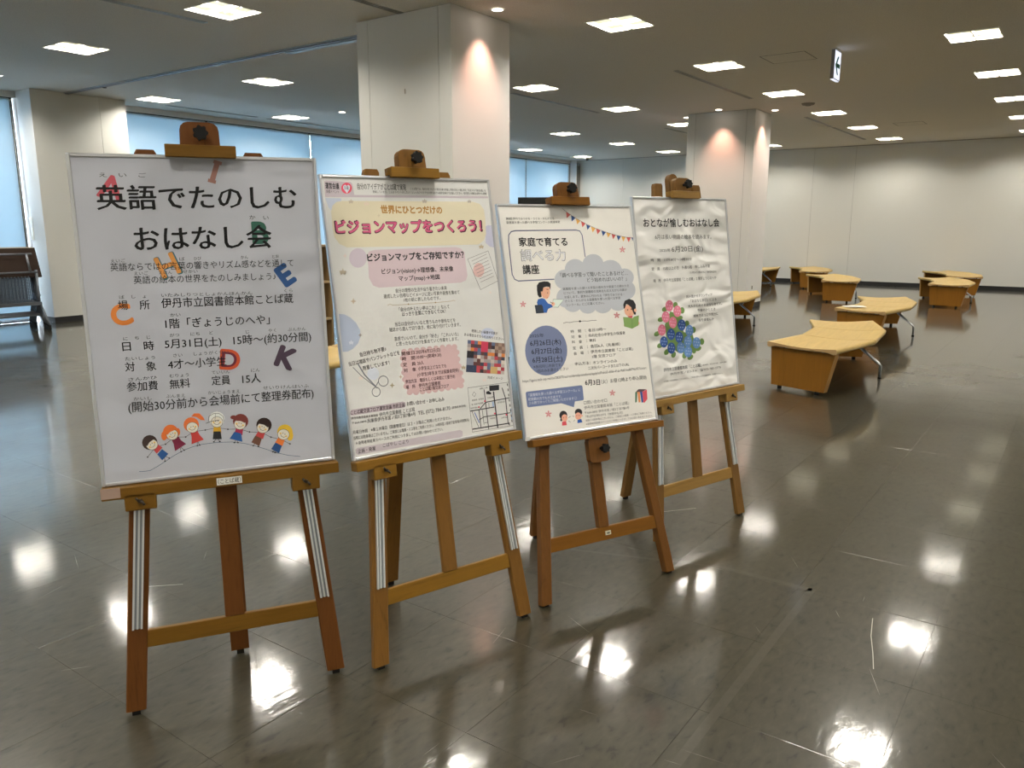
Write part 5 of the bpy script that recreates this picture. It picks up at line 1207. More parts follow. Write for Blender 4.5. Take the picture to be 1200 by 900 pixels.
["P","collage_photo|162",[[6849,7530],[7024,7560],[6997,7704],[6822,7674]],[150,140,130],2],
["P","collage_photo|162",[[6822,7674],[6997,7704],[6970,7847],[6796,7817]],[170,65,70],2],
["P","collage_photo|162",[[6796,7817],[6970,7847],[6944,7991],[6769,7961]],[189,155,97],2],
["P","collage_photo|162",[[6769,7961],[6944,7991],[6917,8135],[6742,8104]],[189,155,97],2],
["P","collage_photo|162",[[7158,6841],[7332,6871],[7306,7015],[7131,6985]],[150,125,105],2],
["P","collage_photo|162",[[7131,6985],[7306,7015],[7279,7159],[7104,7129]],[120,95,80],2],
["P","collage_photo|162",[[7104,7129],[7279,7159],[7253,7303],[7077,7273]],[150,125,105],2],
["P","collage_photo|162",[[7077,7273],[7253,7303],[7226,7447],[7051,7416]],[178,164,150],2],
["P","collage_photo|162",[[7051,7416],[7226,7447],[7200,7590],[7024,7560]],[120,80,70],2],
["P","collage_photo|162",[[7024,7560],[7200,7590],[7173,7734],[6997,7704]],[90,100,120],2],
["P","collage_photo|162",[[6997,7704],[7173,7734],[7146,7878],[6970,7847]],[170,65,70],2],
["P","collage_photo|162",[[6970,7847],[7146,7878],[7120,8021],[6944,7991]],[197,183,163],2],
["P","collage_photo|162",[[6944,7991],[7120,8021],[7093,8165],[6917,8135]],[170,65,70],2],
["P","collage_photo|162",[[7332,6871],[7508,6902],[7482,7046],[7306,7015]],[120,95,80],2],
["P","collage_photo|162",[[7306,7015],[7482,7046],[7456,7189],[7279,7159]],[150,125,105],2],
["P","collage_photo|162",[[7279,7159],[7456,7189],[7429,7333],[7253,7303]],[120,95,80],2],
["P","collage_photo|162",[[7253,7303],[7429,7333],[7403,7477],[7226,7447]],[200,120,60],2],
["P","collage_photo|162",[[7226,7447],[7403,7477],[7376,7621],[7200,7590]],[60,60,70],2],
["P","collage_photo|162",[[7200,7590],[7376,7621],[7350,7765],[7173,7734]],[197,183,163],2],
["P","collage_photo|162",[[7173,7734],[7350,7765],[7324,7908],[7146,7878]],[178,164,150],2],
["P","collage_photo|162",[[7146,7878],[7324,7908],[7297,8052],[7120,8021]],[150,50,60],2],
["P","collage_photo|162",[[7120,8021],[7297,8052],[7271,8196],[7093,8165]],[178,164,150],2],
["N","map_drawing|163",[[5378,8532],[7451,8549],[7481,10406],[5370,10361]],21,[80,78,75],2,1],
["N","map_drawing|163",[[5378,9493],[6587,9494]],41,[45,42,45],3,0],
["N","map_drawing|163",[[5873,9460],[6183,9235],[7432,9212]],38,[45,42,45],3,0],
["N","map_drawing|163",[[5385,10245],[7291,10283]],46,[45,42,45],3,0],
["N","map_drawing|163",[[5770,9912],[6019,9825],[7371,9850]],34,[45,42,45],3,0],
["N","map_drawing|163",[[6168,8691],[6186,10378]],38,[45,42,45],3,0],
["N","map_drawing|163",[[6629,8844],[6648,10381]],61,[45,42,45],3,0],
["N","map_drawing|163",[[7087,8741],[7207,9198],[7202,10269],[7279,10374]],44,[45,42,45],3,0],
["N","map_drawing|163",[[5807,9468],[5813,10244]],38,[45,42,45],3,0],
["N","map_drawing|163",[[5459,9523],[5708,10226]],21,[45,42,45],3,0],
["N","map_drawing|163",[[5971,9529],[5977,10144]],21,[45,42,45],3,0],
["N","map_drawing|163",[[6008,10077],[6203,10079]],21,[45,42,45],3,0],
["N","map_drawing|163",[[6331,9274],[6322,9509]],21,[45,42,45],3,0],
["N","map_drawing|163",[[7377,8595],[7379,8701]],45,[45,42,45],3,0],
["N","map_drawing|163",[[7381,8817],[7384,8923]],45,[45,42,45],3,0],
["N","map_drawing|163",[[7386,9039],[7389,9146]],45,[45,42,45],3,0],
["N","map_drawing|163",[[7391,9261],[7394,9368]],45,[45,42,45],3,0],
["N","map_drawing|163",[[7396,9484],[7398,9591]],45,[45,42,45],3,0],
["N","map_drawing|163",[[7401,9707],[7403,9814]],45,[45,42,45],3,0],
["N","map_drawing|163",[[7406,9930],[7408,10037]],45,[45,42,45],3,0],
["N","map_drawing|163",[[7411,10153],[7413,10261]],45,[45,42,45],3,0],
["N","map_drawing|163",[[5579,9577],[5754,10036]],42,[90,110,160],2,0],
["P","map_drawing|163",[[6499,9262],[6588,9257],[6590,9476],[6501,9477]],[152,169,186],2],
["N","map_drawing|163",[[7417,9672],[7417,10192]],40,[110,140,170],2,0],
["P","map_drawing|163",[[6445,8572],[6949,8602],[6925,8815],[6432,8799]],[40,38,40],3],
["P","map_drawing|163",[[6260,8812],[6374,8780],[6514,8883],[6484,8944],[6262,8903]],[40,38,40],3],
["P","map_drawing|163",[[5864,9394],[5847,9419],[5813,9426],[5781,9410],[5771,9380],[5789,9355],[5823,9348],[5854,9364]],[205,70,85],5],
["P","map_drawing|163",[[6194,9189],[6176,9215],[6142,9222],[6110,9206],[6100,9176],[6117,9150],[6152,9144],[6183,9160]],[205,70,85],5],
["P","map_drawing|163",[[6622,9773],[6604,9799],[6569,9805],[6537,9788],[6526,9758],[6544,9733],[6579,9726],[6611,9743]],[205,70,85],5],
["P","map_drawing|163",[[7208,9911],[7190,9937],[7154,9943],[7121,9926],[7111,9896],[7129,9870],[7165,9863],[7198,9880]],[205,70,85],5],
["N","map_drawing|163",[[5561,8842],[5660,8730],[5746,8824],[5651,8929]],17,[70,70,70],3,1],
["T","map_drawing|163","図書館ことば蔵",5959,8642,6349,8636,71,[56,48,46],1,4],
["T","map_drawing|163","駐輪場・駐車場",5519,9068,6096,9071,70,[38,33,31],0,4],
["T","map_drawing|163","宮ノ前地下駐車場",5475,9240,6052,9241,70,[38,33,31],0,4],
["T","map_drawing|163","阪急伊丹駅前",5414,9384,5753,9388,70,[38,33,31],0,4],
["T","map_drawing|163","中央公民館",6292,9070,6599,9069,71,[56,48,46],1,4],
["T","map_drawing|163","三軒寺前広場",6741,9334,7144,9337,72,[38,33,31],0,4],
["T","map_drawing|163","市役所前",6309,9943,6572,9948,71,[56,48,46],1,4],
["T","map_drawing|163","JR伊丹駅",6877,9996,7191,10008,65,[38,33,31],0,4]],
[
["T","text_line|165","第8回 伊丹でみつける・さぐる・かんがえる",418,672,2977,654,109,[57,56,52],0,4],
["T","text_line|166","図書館を使った調べる学習コンクール関連事業",428,848,3282,815,116,[57,56,52],0,4],
["T","text_line|167","家庭で育てる",949,1730,3547,1745,401,[22,22,24],2,4],
["T","text_line|168","調べる力",952,2341,3344,2377,525,[120,118,112],3,3],
["T","text_line|169","調べる力",968,2341,3327,2377,511,[232,228,218],1,4],
["T","text_line|170","講座",957,2994,1818,2995,410,[22,22,24],2,4],
["N","title_frame|171",[[2581,3483],[664,3496],[483,3415],[385,3196],[406,1713],[458,1411],[611,1256],[848,1215],[4137,1200],[4344,1250],[4443,1450],[4459,2487]],49,[88,92,112],1,0],
["P","bunting_pennant|173",[[3700,334],[3923,472],[3687,644]],[192,88,78],2],
["P","bunting_pennant|174",[[3960,507],[4180,632],[3942,797]],[45,75,120],2],
["P","bunting_pennant|175",[[4202,653],[4441,772],[4237,930]],[228,172,85],2],
["P","bunting_pennant|176",[[4482,786],[4717,891],[4517,1071]],[192,88,78],2],
["P","bunting_pennant|177",[[4755,927],[4985,1019],[4783,1199]],[45,75,120],2],
["P","bunting_pennant|178",[[5009,1033],[5258,1125],[5071,1321]],[228,172,85],2],
["P","bunting_pennant|179",[[5300,1140],[5544,1226],[5338,1415]],[192,88,78],2],
["P","bunting_pennant|180",[[5595,1240],[5844,1313],[5644,1509]],[45,75,120],2],
["P","bunting_pennant|181",[[5871,1313],[6130,1386],[5939,1576]],[228,172,85],2],
["P","bunting_pennant|182",[[6174,1393],[6409,1467],[6224,1665]],[192,88,78],2],
["P","bunting_pennant|183",[[6462,1474],[6713,1519],[6532,1740]],[45,75,120],2],
["P","bunting_pennant|184",[[6748,1526],[6992,1564],[6820,1786]],[228,172,85],2],
["P","bunting_pennant|185",[[7048,1564],[7316,1580],[7149,1817]],[192,88,78],2],
["P","bunting_pennant|186",[[7344,1580],[7447,1588],[7419,1767]],[45,75,120],2],
["N","bunting_string|187",[[3513,183],[3715,341],[4196,639],[4741,905],[5276,1125],[5871,1313],[6481,1474],[7020,1564],[7437,1588]],17,[90,85,80],3,0],
["P","cloud_bubble|188",[[5482,2883],[5440,3017],[5358,3140],[5242,3244],[5099,3322],[4940,3369],[4776,3382],[4619,3360],[4477,3304],[4362,3220],[4280,3112],[4238,2988],[4237,2856],[4277,2725],[4357,2603],[4470,2499],[4610,2420],[4767,2372],[4931,2357],[5090,2376],[5234,2430],[5352,2514],[5436,2623],[5481,2749]],[176,176,171],2],
["P","cloud_bubble|188",[[4375,3067],[4336,3192],[4260,3308],[4152,3405],[4020,3478],[3873,3522],[3722,3534],[3576,3513],[3445,3460],[3338,3381],[3263,3279],[3224,3162],[3223,3038],[3261,2915],[3335,2801],[3440,2704],[3569,2630],[3715,2585],[3866,2571],[4013,2590],[4146,2641],[4255,2720],[4333,2823],[4374,2941]],[176,176,171],2],
["P","cloud_bubble|188",[[6525,3243],[6478,3390],[6387,3525],[6257,3639],[6097,3724],[5920,3775],[5737,3788],[5560,3763],[5403,3701],[5274,3607],[5183,3487],[5135,3351],[5133,3205],[5178,3061],[5267,2928],[5393,2814],[5549,2728],[5725,2675],[5907,2659],[6085,2682],[6246,2742],[6378,2835],[6473,2955],[6523,3094]],[176,176,171],2],
["P","cloud_bubble|188",[[7188,3558],[7151,3673],[7079,3779],[6976,3868],[6850,3935],[6709,3974],[6564,3984],[6424,3964],[6298,3915],[6195,3841],[6122,3746],[6084,3638],[6083,3524],[6119,3411],[6189,3306],[6290,3217],[6414,3150],[6553,3109],[6698,3098],[6839,3116],[6967,3164],[7072,3238],[7147,3333],[7187,3442]],[176,176,171],2],
["P","cloud_bubble|188",[[3682,3533],[3645,3652],[3573,3762],[3471,3855],[3346,3924],[3207,3965],[3063,3975],[2925,3954],[2801,3903],[2700,3826],[2629,3728],[2592,3616],[2591,3497],[2627,3380],[2697,3271],[2797,3178],[2920,3109],[3058,3066],[3201,3054],[3340,3073],[3466,3123],[3569,3200],[3643,3298],[3681,3412]],[176,176,171],2],
["P","cloud_bubble|188",[[7192,4173],[7152,4299],[7072,4414],[6960,4510],[6822,4582],[6668,4624],[6509,4633],[6356,4609],[6218,4554],[6106,4472],[6027,4368],[5985,4250],[5983,4125],[6022,4001],[6099,3887],[6209,3791],[6345,3718],[6497,3675],[6656,3664],[6810,3685],[6950,3739],[7065,3821],[7147,3925],[7190,4045]],[176,176,171],2],
["P","cloud_bubble|188",[[3702,4385],[3664,4508],[3589,4622],[3483,4717],[3353,4787],[3209,4828],[3060,4836],[2916,4812],[2788,4758],[2683,4676],[2609,4574],[2571,4457],[2570,4334],[2607,4212],[2680,4100],[2784,4005],[2911,3934],[3054,3892],[3203,3881],[3347,3903],[3478,3956],[3585,4037],[3661,4141],[3701,4259]],[176,176,171],2],
["P","cloud_bubble|188",[[4000,4616],[3963,4736],[3890,4846],[3787,4938],[3661,5006],[3520,5045],[3375,5053],[3235,5029],[3110,4976],[3008,4896],[2935,4797],[2898,4683],[2897,4563],[2933,4445],[3004,4337],[3105,4245],[3229,4177],[3369,4136],[3514,4126],[3654,4148],[3782,4200],[3886,4279],[3960,4379],[3999,4495]],[176,176,171],2],
["P","cloud_bubble|188",[[4827,4741],[4790,4860],[4717,4969],[4614,5060],[4487,5127],[4346,5165],[4200,5173],[4060,5149],[3934,5096],[3832,5017],[3759,4918],[3721,4805],[3721,4687],[3757,4570],[3828,4462],[3929,4372],[4053,4304],[4193,4264],[4338,4255],[4480,4277],[4607,4328],[4712,4407],[4787,4507],[4826,4621]],[176,176,171],2],
["P","cloud_bubble|188",[[5727,4752],[5687,4876],[5610,4990],[5500,5086],[5366,5156],[5216,5196],[5061,5204],[4912,5179],[4778,5123],[4669,5041],[4592,4937],[4551,4818],[4550,4694],[4589,4571],[4664,4459],[4771,4363],[4903,4293],[5052,4251],[5206,4241],[5356,4263],[5492,4318],[5604,4400],[5683,4505],[5725,4625]],[176,176,171],2],
["P","cloud_bubble|188",[[6663,4675],[6623,4802],[6544,4917],[6431,5014],[6293,5085],[6139,5126],[5980,5135],[5827,5109],[5690,5053],[5578,4969],[5498,4864],[5457,4744],[5455,4618],[5494,4494],[5571,4380],[5681,4283],[5817,4211],[5969,4168],[6128,4158],[6282,4181],[6422,4236],[6537,4319],[6618,4425],[6662,4547]],[176,176,171],2],
["P","cloud_bubble|188",[[3409,2976],[6479,3120],[6936,3830],[6453,4718],[3535,4778],[2843,3884]],[176,176,171],2],
["T","text_line|190","「調べる学習って聞いたことあるけど…",2936,3311,6838,3321,216,[52,52,52],1,4],
["T","text_line|191","どう始めればいいの？」",4399,3579,6731,3596,211,[52,52,52],1,4],
["T","text_line|192","図書館を使った調べる学習の進め方や家庭での関わり方",2988,3956,6830,3949,128,[48,47,45],0,4],
["T","text_line|193","について、事例や図書館の活用法も交えながら司書が",2998,4148,6671,4135,128,[48,47,45],0,4],
["T","text_line|194","お話します。夏休みに行われる「伊丹でみつける・",3009,4337,6465,4353,128,[48,47,45],0,4],
["T","text_line|195","さぐる・かんがえる図書館を使った調べる学習",3020,4526,6203,4515,128,[48,47,45],0,4],
["T","text_line|196","コンクール」にご応募ください。",3040,4709,5219,4710,127,[48,47,45],0,4],
["P","flower_mark|198",[[5933,5264],[5918,5308],[5891,5334],[5864,5332],[5845,5304],[5844,5259],[5859,5215],[5885,5188],[5913,5190],[5931,5219]],[196,130,125],2],
["P","flower_mark|198",[[5985,5361],[5929,5365],[5891,5354],[5885,5332],[5915,5308],[5968,5291],[6024,5287],[6062,5298],[6067,5319],[6038,5344]],[196,130,125],2],
["P","flower_mark|198",[[5885,5439],[5866,5397],[5869,5364],[5893,5352],[5930,5366],[5964,5400],[5984,5442],[5980,5475],[5956,5487],[5920,5473]],[196,130,125],2],
["P","flower_mark|198",[[5772,5389],[5816,5360],[5856,5350],[5876,5365],[5870,5397],[5838,5436],[5794,5466],[5754,5475],[5734,5461],[5741,5428]],[196,130,125],2],
["P","flower_mark|198",[[5802,5281],[5848,5304],[5870,5332],[5858,5352],[5817,5359],[5764,5348],[5717,5325],[5696,5298],[5708,5277],[5748,5271]],[196,130,125],2],
["P","flower_mark|199",[[6768,2085],[6752,2130],[6725,2157],[6697,2157],[6678,2129],[6676,2084],[6692,2039],[6719,2012],[6747,2012],[6766,2040]],[196,130,125],2],
["P","flower_mark|199",[[6820,2180],[6763,2187],[6724,2178],[6719,2156],[6749,2130],[6803,2110],[6860,2104],[6899,2113],[6904,2134],[6874,2160]],[196,130,125],2],
["P","flower_mark|199",[[6719,2262],[6699,2222],[6702,2188],[6727,2175],[6764,2188],[6799,2220],[6819,2261],[6816,2295],[6791,2308],[6754,2295]],[196,130,125],2],
["P","flower_mark|199",[[6604,2218],[6649,2186],[6689,2175],[6710,2189],[6703,2222],[6671,2262],[6626,2294],[6586,2305],[6565,2291],[6572,2258]],[196,130,125],2],
["P","flower_mark|199",[[6634,2108],[6681,2129],[6703,2156],[6691,2177],[6650,2185],[6595,2178],[6548,2156],[6526,2130],[6538,2109],[6579,2101]],[196,130,125],2],
["P","flower_mark|200",[[802,4478],[789,4519],[766,4543],[742,4542],[727,4516],[726,4474],[739,4433],[762,4409],[786,4410],[801,4436]],[196,130,125],2],
["P","flower_mark|200",[[846,4568],[798,4572],[765,4562],[761,4542],[786,4519],[832,4502],[880,4498],[912,4508],[917,4528],[891,4551]],[196,130,125],2],
["P","flower_mark|200",[[760,4640],[744,4602],[747,4572],[768,4560],[799,4573],[828,4604],[844,4642],[841,4673],[820,4684],[789,4672]],[196,130,125],2],
["P","flower_mark|200",[[664,4596],[701,4568],[736,4559],[753,4572],[747,4602],[720,4638],[682,4666],[648,4675],[630,4662],[636,4632]],[196,130,125],2],
["P","flower_mark|200",[[690,4496],[729,4516],[748,4541],[737,4561],[703,4567],[657,4558],[617,4537],[599,4512],[609,4493],[644,4487]],[196,130,125],2],
["P","flower_mark|201",[[1422,9509],[1408,9552],[1383,9576],[1358,9573],[1341,9543],[1340,9499],[1354,9456],[1379,9432],[1404,9435],[1421,9464]],[196,130,125],2],
["P","flower_mark|201",[[1469,9609],[1417,9609],[1382,9596],[1378,9574],[1405,9552],[1453,9538],[1505,9537],[1540,9550],[1545,9572],[1517,9594]],[196,130,125],2],
["P","flower_mark|201",[[1377,9679],[1359,9637],[1362,9605],[1385,9594],[1418,9610],[1449,9646],[1467,9688],[1464,9721],[1441,9731],[1408,9715]],[196,130,125],2],
["P","flower_mark|201",[[1273,9623],[1314,9597],[1351,9590],[1369,9605],[1363,9637],[1333,9674],[1293,9700],[1256,9707],[1238,9692],[1244,9660]],[196,130,125],2],
["P","flower_mark|201",[[1301,9519],[1344,9544],[1363,9572],[1352,9592],[1315,9596],[1266,9583],[1223,9557],[1204,9529],[1215,9509],[1252,9505]],[196,130,125],2],
["P","flower_mark|202",[[5094,8938],[5080,8979],[5055,9003],[5029,9000],[5012,8972],[5010,8929],[5025,8887],[5050,8863],[5076,8866],[5093,8895]],[196,130,125],2],
["P","flower_mark|202",[[5143,9034],[5090,9035],[5054,9022],[5049,9001],[5077,8980],[5127,8965],[5180,8964],[5216,8977],[5221,8998],[5193,9020]],[196,130,125],2],
["P","flower_mark|202",[[5049,9103],[5031,9062],[5034,9031],[5057,9021],[5091,9036],[5123,9070],[5142,9111],[5139,9143],[5116,9153],[5081,9138]],[196,130,125],2],
["P","flower_mark|202",[[4943,9050],[4984,9024],[5022,9017],[5041,9032],[5034,9063],[5005,9098],[4963,9124],[4926,9131],[4907,9116],[4913,9085]],[196,130,125],2],
["P","flower_mark|202",[[4971,8948],[5015,8973],[5035,9000],[5024,9019],[4986,9023],[4935,9011],[4891,8986],[4871,8959],[4882,8940],[4920,8935]],[196,130,125],2],
["N","ornament_line|203",[[2771,5539],[2952,5504],[3145,5529],[3347,5502],[3706,5507],[3948,5505],[4148,5524],[4395,5506],[4661,5515]],19,[95,90,85],2,0],
["P","ornament_line|203",[[3769,5511],[3753,5538],[3719,5553],[3679,5550],[3650,5531],[3642,5503],[3658,5477],[3693,5462],[3732,5464],[3761,5483]],[60,58,58],3],
["P","boy_drawing|204",[[1723,4085],[1789,4022],[1909,3849],[2273,3830],[2248,4123],[2167,4283],[2057,4382],[1858,4318],[1767,4168]],[222,165,128],3],
["P","boy_drawing|204",[[1572,3965],[1598,3740],[1739,3599],[2009,3560],[2233,3583],[2348,3685],[2289,3977],[2254,3829],[2086,3806],[1928,3849],[1864,4025],[1751,4021],[1710,4100],[1783,4266],[1655,4292],[1578,4176]],[38,36,36],4],
["P","boy_drawing|204",[[1491,4511],[1568,4369],[1782,4324],[1926,4370],[2083,4589],[2285,4648],[2320,4748],[2047,4832],[1929,4859],[1945,5006],[1795,4998],[1509,4642]],[48,88,145],2],
["P","boy_drawing|204",[[1354,4627],[1719,4620],[1773,4688],[1793,5008],[1372,5010]],[42,48,55],3],
["P","boy_drawing|204",[[2378,4407],[2954,4443],[2591,4789],[2287,4763]],[205,212,190],3],
["N","boy_drawing|204",[[2378,4407],[2954,4443],[2591,4789],[2287,4763]],19,[70,75,70],4,1],
["P","boy_drawing|204",[[2441,4630],[2421,4675],[2382,4706],[2332,4716],[2286,4701],[2256,4666],[2250,4620],[2270,4575],[2310,4544],[2359,4534],[2405,4548],[2435,4583]],[222,165,128],5],
["N","boy_drawing|204",[[2189,4519],[2349,4602]],27,[40,40,40],6,0],
["P","boy_drawing|204",[[2141,4102],[2131,4122],[2114,4130],[2099,4121],[2095,4100],[2105,4080],[2122,4072],[2137,4081]],[50,40,38],5],
["N","boy_drawing|204",[[2085,3937],[2186,3950]],23,[60,50,45],5,0],
["N","boy_drawing|204",[[2049,4310],[2110,4306]],15,[150,80,70],5,0],
["P","girl_drawing|205",[[7010,5166],[6980,5260],[6920,5343],[6837,5406],[6740,5445],[6637,5454],[6539,5433],[6455,5384],[6394,5313],[6361,5226],[6360,5131],[6390,5038],[6448,4955],[6530,4892],[6627,4853],[6730,4843],[6828,4863],[6913,4911],[6975,4982],[7008,5070]],[222,165,128],4],
["P","girl_drawing|205",[[6336,5060],[6337,4851],[6461,4666],[6733,4591],[6984,4673],[7092,4889],[7022,5378],[6913,5371],[6958,5075],[6800,5014],[6645,4884],[6523,4826],[6406,5029]],[38,36,36],5],
["P","girl_drawing|205",[[7098,5171],[7075,5219],[7031,5247],[6982,5245],[6948,5212],[6940,5162],[6963,5114],[7006,5086],[7055,5088],[7090,5121]],[222,165,128],6],
["P","girl_drawing|205",[[6496,5435],[6826,5419],[6764,5538],[6672,5568]],[190,75,85],5],
["P","girl_drawing|205",[[6233,5454],[6639,5496],[6762,5556],[6906,5476],[7201,5423],[7096,5911],[6687,6049],[6229,5907]],[120,148,80],6],
["N","girl_drawing|205",[[6762,5556],[6699,6025]],17,[80,105,55],7,0],
["P","girl_drawing|205",[[6591,5126],[6577,5150],[6551,5159],[6528,5147],[6522,5122],[6535,5098],[6561,5089],[6584,5101]],[50,40,38],6],
["P","girl_drawing|205",[[6822,5103],[6808,5127],[6781,5136],[6758,5125],[6752,5100],[6766,5075],[6792,5067],[6815,5078]],[50,40,38],6],
["N","girl_drawing|205",[[6628,5338],[6708,5332]],17,[150,80,70],6,0],
["P","girl_drawing|205",[[6349,5862],[6321,5910],[6269,5927],[6224,5904],[6211,5854],[6239,5806],[6290,5789],[6336,5812]],[222,165,128],5],
["P","girl_drawing|205",[[7182,5810],[7157,5859],[7110,5876],[7070,5853],[7059,5803],[7085,5754],[7131,5737],[7172,5760]],[222,165,128],5],
["P","date_circle|206",[[2799,6812],[2744,7034],[2646,7244],[2510,7432],[2342,7592],[2148,7718],[1937,7804],[1716,7847],[1495,7847],[1282,7804],[1084,7720],[910,7598],[766,7443],[656,7261],[585,7060],[554,6846],[566,6627],[618,6412],[711,6208],[840,6023],[1001,5864],[1187,5736],[1393,5645],[1611,5594],[1832,5587],[2048,5623],[2250,5702],[2431,5820],[2584,5974],[2700,6158],[2777,6365],[2811,6585]],[108,116,138],1],
["T","text_line|208","2025年",880,5998,1642,6021,176,[15,15,16],0,4],
["T","text_line|209","6月26日(木)",867,6330,2509,6374,274,[22,22,24],1,4],
["T","text_line|210","6月27日(金)",885,6709,2490,6763,275,[22,22,24],1,4],
["T","text_line|211","6月28日(土)",884,7090,2479,7149,275,[22,22,24],1,4],
["T","text_line|212","※各回同じ内容です。",894,7398,2427,7443,142,[33,33,35],0,4],
["T","text_line|213","1回のみお選びください",1030,7606,2731,7638,149,[33,33,35],0,4],
["T","text_line|214","時　間",3121,5954,3699,5953,146,[46,45,42],0,4],
["T","text_line|215","対　象",3115,6203,3680,6211,146,[46,45,42],0,4],
["T","text_line|216","料　金",3108,6436,3676,6456,146,[46,45,42],0,4],
["T","text_line|217","定　員",3116,6727,3676,6725,146,[46,45,42],0,4],
["T","text_line|218","会　場",3125,6982,3685,6986,146,[46,45,42],0,4],
["T","text_line|219","：各日10時～",3928,5959,5136,5956,152,[46,45,42],0,4],
["T","text_line|220","：市内在住小中学生の保護者",3922,6212,6234,6214,153,[46,45,42],0,4],
["T","text_line|221","：無料",3930,6432,4467,6448,151,[46,45,42],0,4],
["T","text_line|222","：各回6人（先着順）",3927,6719,5846,6732,152,[46,45,42],0,4],
["T","text_line|223","：伊丹市立図書館「ことば蔵」",3930,6972,6583,7018,153,[46,45,42],0,4],
["T","text_line|224","1階 交流フロア",4148,7205,5514,7226,152,[46,45,42],0,4],
["T","text_line|225","申込方法：オンラインのみ",3132,7465,5546,7523,151,[46,45,42],0,4],
["T","text_line|226","二次元バーコードまたは下のURL",3837,7726,6232,7749,153,[46,45,42],0,4],
["T","text_line|227","6月3日",3566,8369,4399,8436,275,[22,22,24],2,4],
["T","text_line|228","（火）お昼12時より申込開始",4470,8430,7185,8463,199,[46,45,42],0,4],
["T","text_line|229","https://lgpos.task-asp.net/cu/282073/ea/residents/procedures/apply/ad7a6ca5-dd66-41ab-9bb5-be8079dc927c/start",234,7989,7253,8007,120,[60,59,57],0,4],
["P","speech_bubble|230",[[318,8544],[344,8489],[402,8473],[3300,8476],[3369,8497],[3392,8560],[3377,9116],[3349,9170],[3295,9177],[2876,9175],[2776,9441],[2128,9186],[390,9172],[316,9124]],[102,112,138],1],
["T","text_line|232","「図書館を使った調べる学習コンクール」に",469,8638,3249,8679,136,[215,215,215],0,4],
["T","text_line|233","初挑戦の方でも大丈夫です。",413,8819,2194,8872,135,[215,215,215],0,4],
["T","text_line|234","少人数でゆっくりご質問いただけます☺",416,8997,2996,9038,136,[215,215,215],0,4],
["P","mother_drawing|235",[[2365,9765],[2337,9840],[2281,9900],[2204,9935],[2120,9939],[2041,9913],[1978,9861],[1942,9789],[1937,9710],[1965,9635],[2021,9575],[2096,9540],[2181,9535],[2260,9560],[2324,9613],[2360,9685]],[38,36,36],2],
["P","mother_drawing|235",[[2069,9943],[2044,9987],[1998,10000],[1958,9975],[1947,9927],[1972,9883],[2018,9870],[2058,9894]],[38,36,36],2],
["P","mother_drawing|235",[[2359,9887],[2337,9948],[2294,9997],[2236,10025],[2173,10030],[2113,10009],[2067,9967],[2040,9909],[2037,9846],[2058,9785],[2101,9736],[2158,9708],[2222,9703],[2282,9723],[2329,9765],[2356,9823]],[222,160,128],3],
["P","mother_drawing|235",[[2042,10022],[2257,10017],[2275,10210],[2016,10195]],[200,75,80],2],
["P","father_drawing|236",[[3201,9726],[3176,9788],[3123,9836],[3051,9863],[2971,9866],[2895,9843],[2835,9799],[2799,9740],[2793,9675],[2818,9614],[2870,9566],[2941,9538],[3021,9535],[3097,9557],[3158,9602],[3195,9661]],[38,36,36],2],
["P","father_drawing|236",[[3128,9893],[3105,9954],[3059,10003],[2998,10032],[2930,10036],[2866,10014],[2816,9971],[2786,9913],[2783,9848],[2805,9787],[2851,9738],[2912,9709],[2979,9705],[3044,9726],[3094,9769],[3124,9827]],[222,160,128],3],
["P","father_drawing|236",[[2885,10043],[3101,10017],[3140,10185],[2863,10188]],[50,85,140],2],
["P","father_drawing|236",[[3201,9882],[3185,9913],[3155,9923],[3129,9906],[3123,9872],[3139,9840],[3169,9830],[3195,9847]],[222,160,128],3],
["N","speech_tick|238",[[2413,9888],[2540,9831]],19,[80,76,72],2,0],
["N","speech_tick|239",[[2394,10019],[2491,10105]],19,[80,76,72],2,0],
["N","speech_tick|240",[[2638,9833],[2732,9869]],19,[80,76,72],2,0],
["N","speech_tick|241",[[2661,10081],[2757,10020]],19,[80,76,72],2,0],
["P","eye_dot|243",[[2156,9854],[2144,9870],[2125,9868],[2118,9849],[2130,9834],[2149,9836]],[50,40,40],5],
["P","eye_dot|244",[[2303,9840],[2291,9856],[2272,9853],[2265,9835],[2277,9819],[2296,9822]],[50,40,40],5],
["P","eye_dot|245",[[2895,9843],[2883,9858],[2863,9856],[2856,9838],[2868,9822],[2888,9824]],[50,40,40],5],
["P","eye_dot|246",[[3026,9849],[3013,9865],[2994,9863],[2987,9844],[2999,9828],[3019,9831]],[50,40,40],5],
["P","books_drawing|247",[[6395,9124],[6520,9117],[6411,9599],[6311,9623]],[70,110,80],2],
["P","books_drawing|247",[[6520,9117],[6684,9114],[6637,9626],[6527,9648]],[225,145,85],2],
["P","books_drawing|247",[[6682,9128],[6823,9136],[6812,9647],[6702,9669]],[50,80,135],2],
["P","books_drawing|247",[[6827,9137],[7115,9069],[7081,9528],[6864,9688],[6812,9675]],[200,80,85],2],
["P","books_drawing|247",[[6418,9119],[6613,8996],[7109,9050],[6836,9138]],[90,70,70],3],
["T","text_line|249","□問い合わせ□",3346,9298,4670,9318,168,[35,34,33],0,4],
["T","text_line|250","伊丹市立図書館本館「ことば蔵」",3334,9533,5931,9588,156,[35,34,33],0,4],
["T","text_line|251","〒664-0895 伊丹市宮ノ前3丁目7番4号",3327,9769,5919,9815,129,[46,45,42],0,4],
["T","text_line|252","TEL(072)783-2775（休館中も可）",3342,9940,5500,10008,128,[46,45,42],0,4],
["T","text_line|253","当館には駐車場はございません。ご来館には電車・バス等をご利用ください。",3334,10126,7237,10191,103,[46,45,42],0,4],
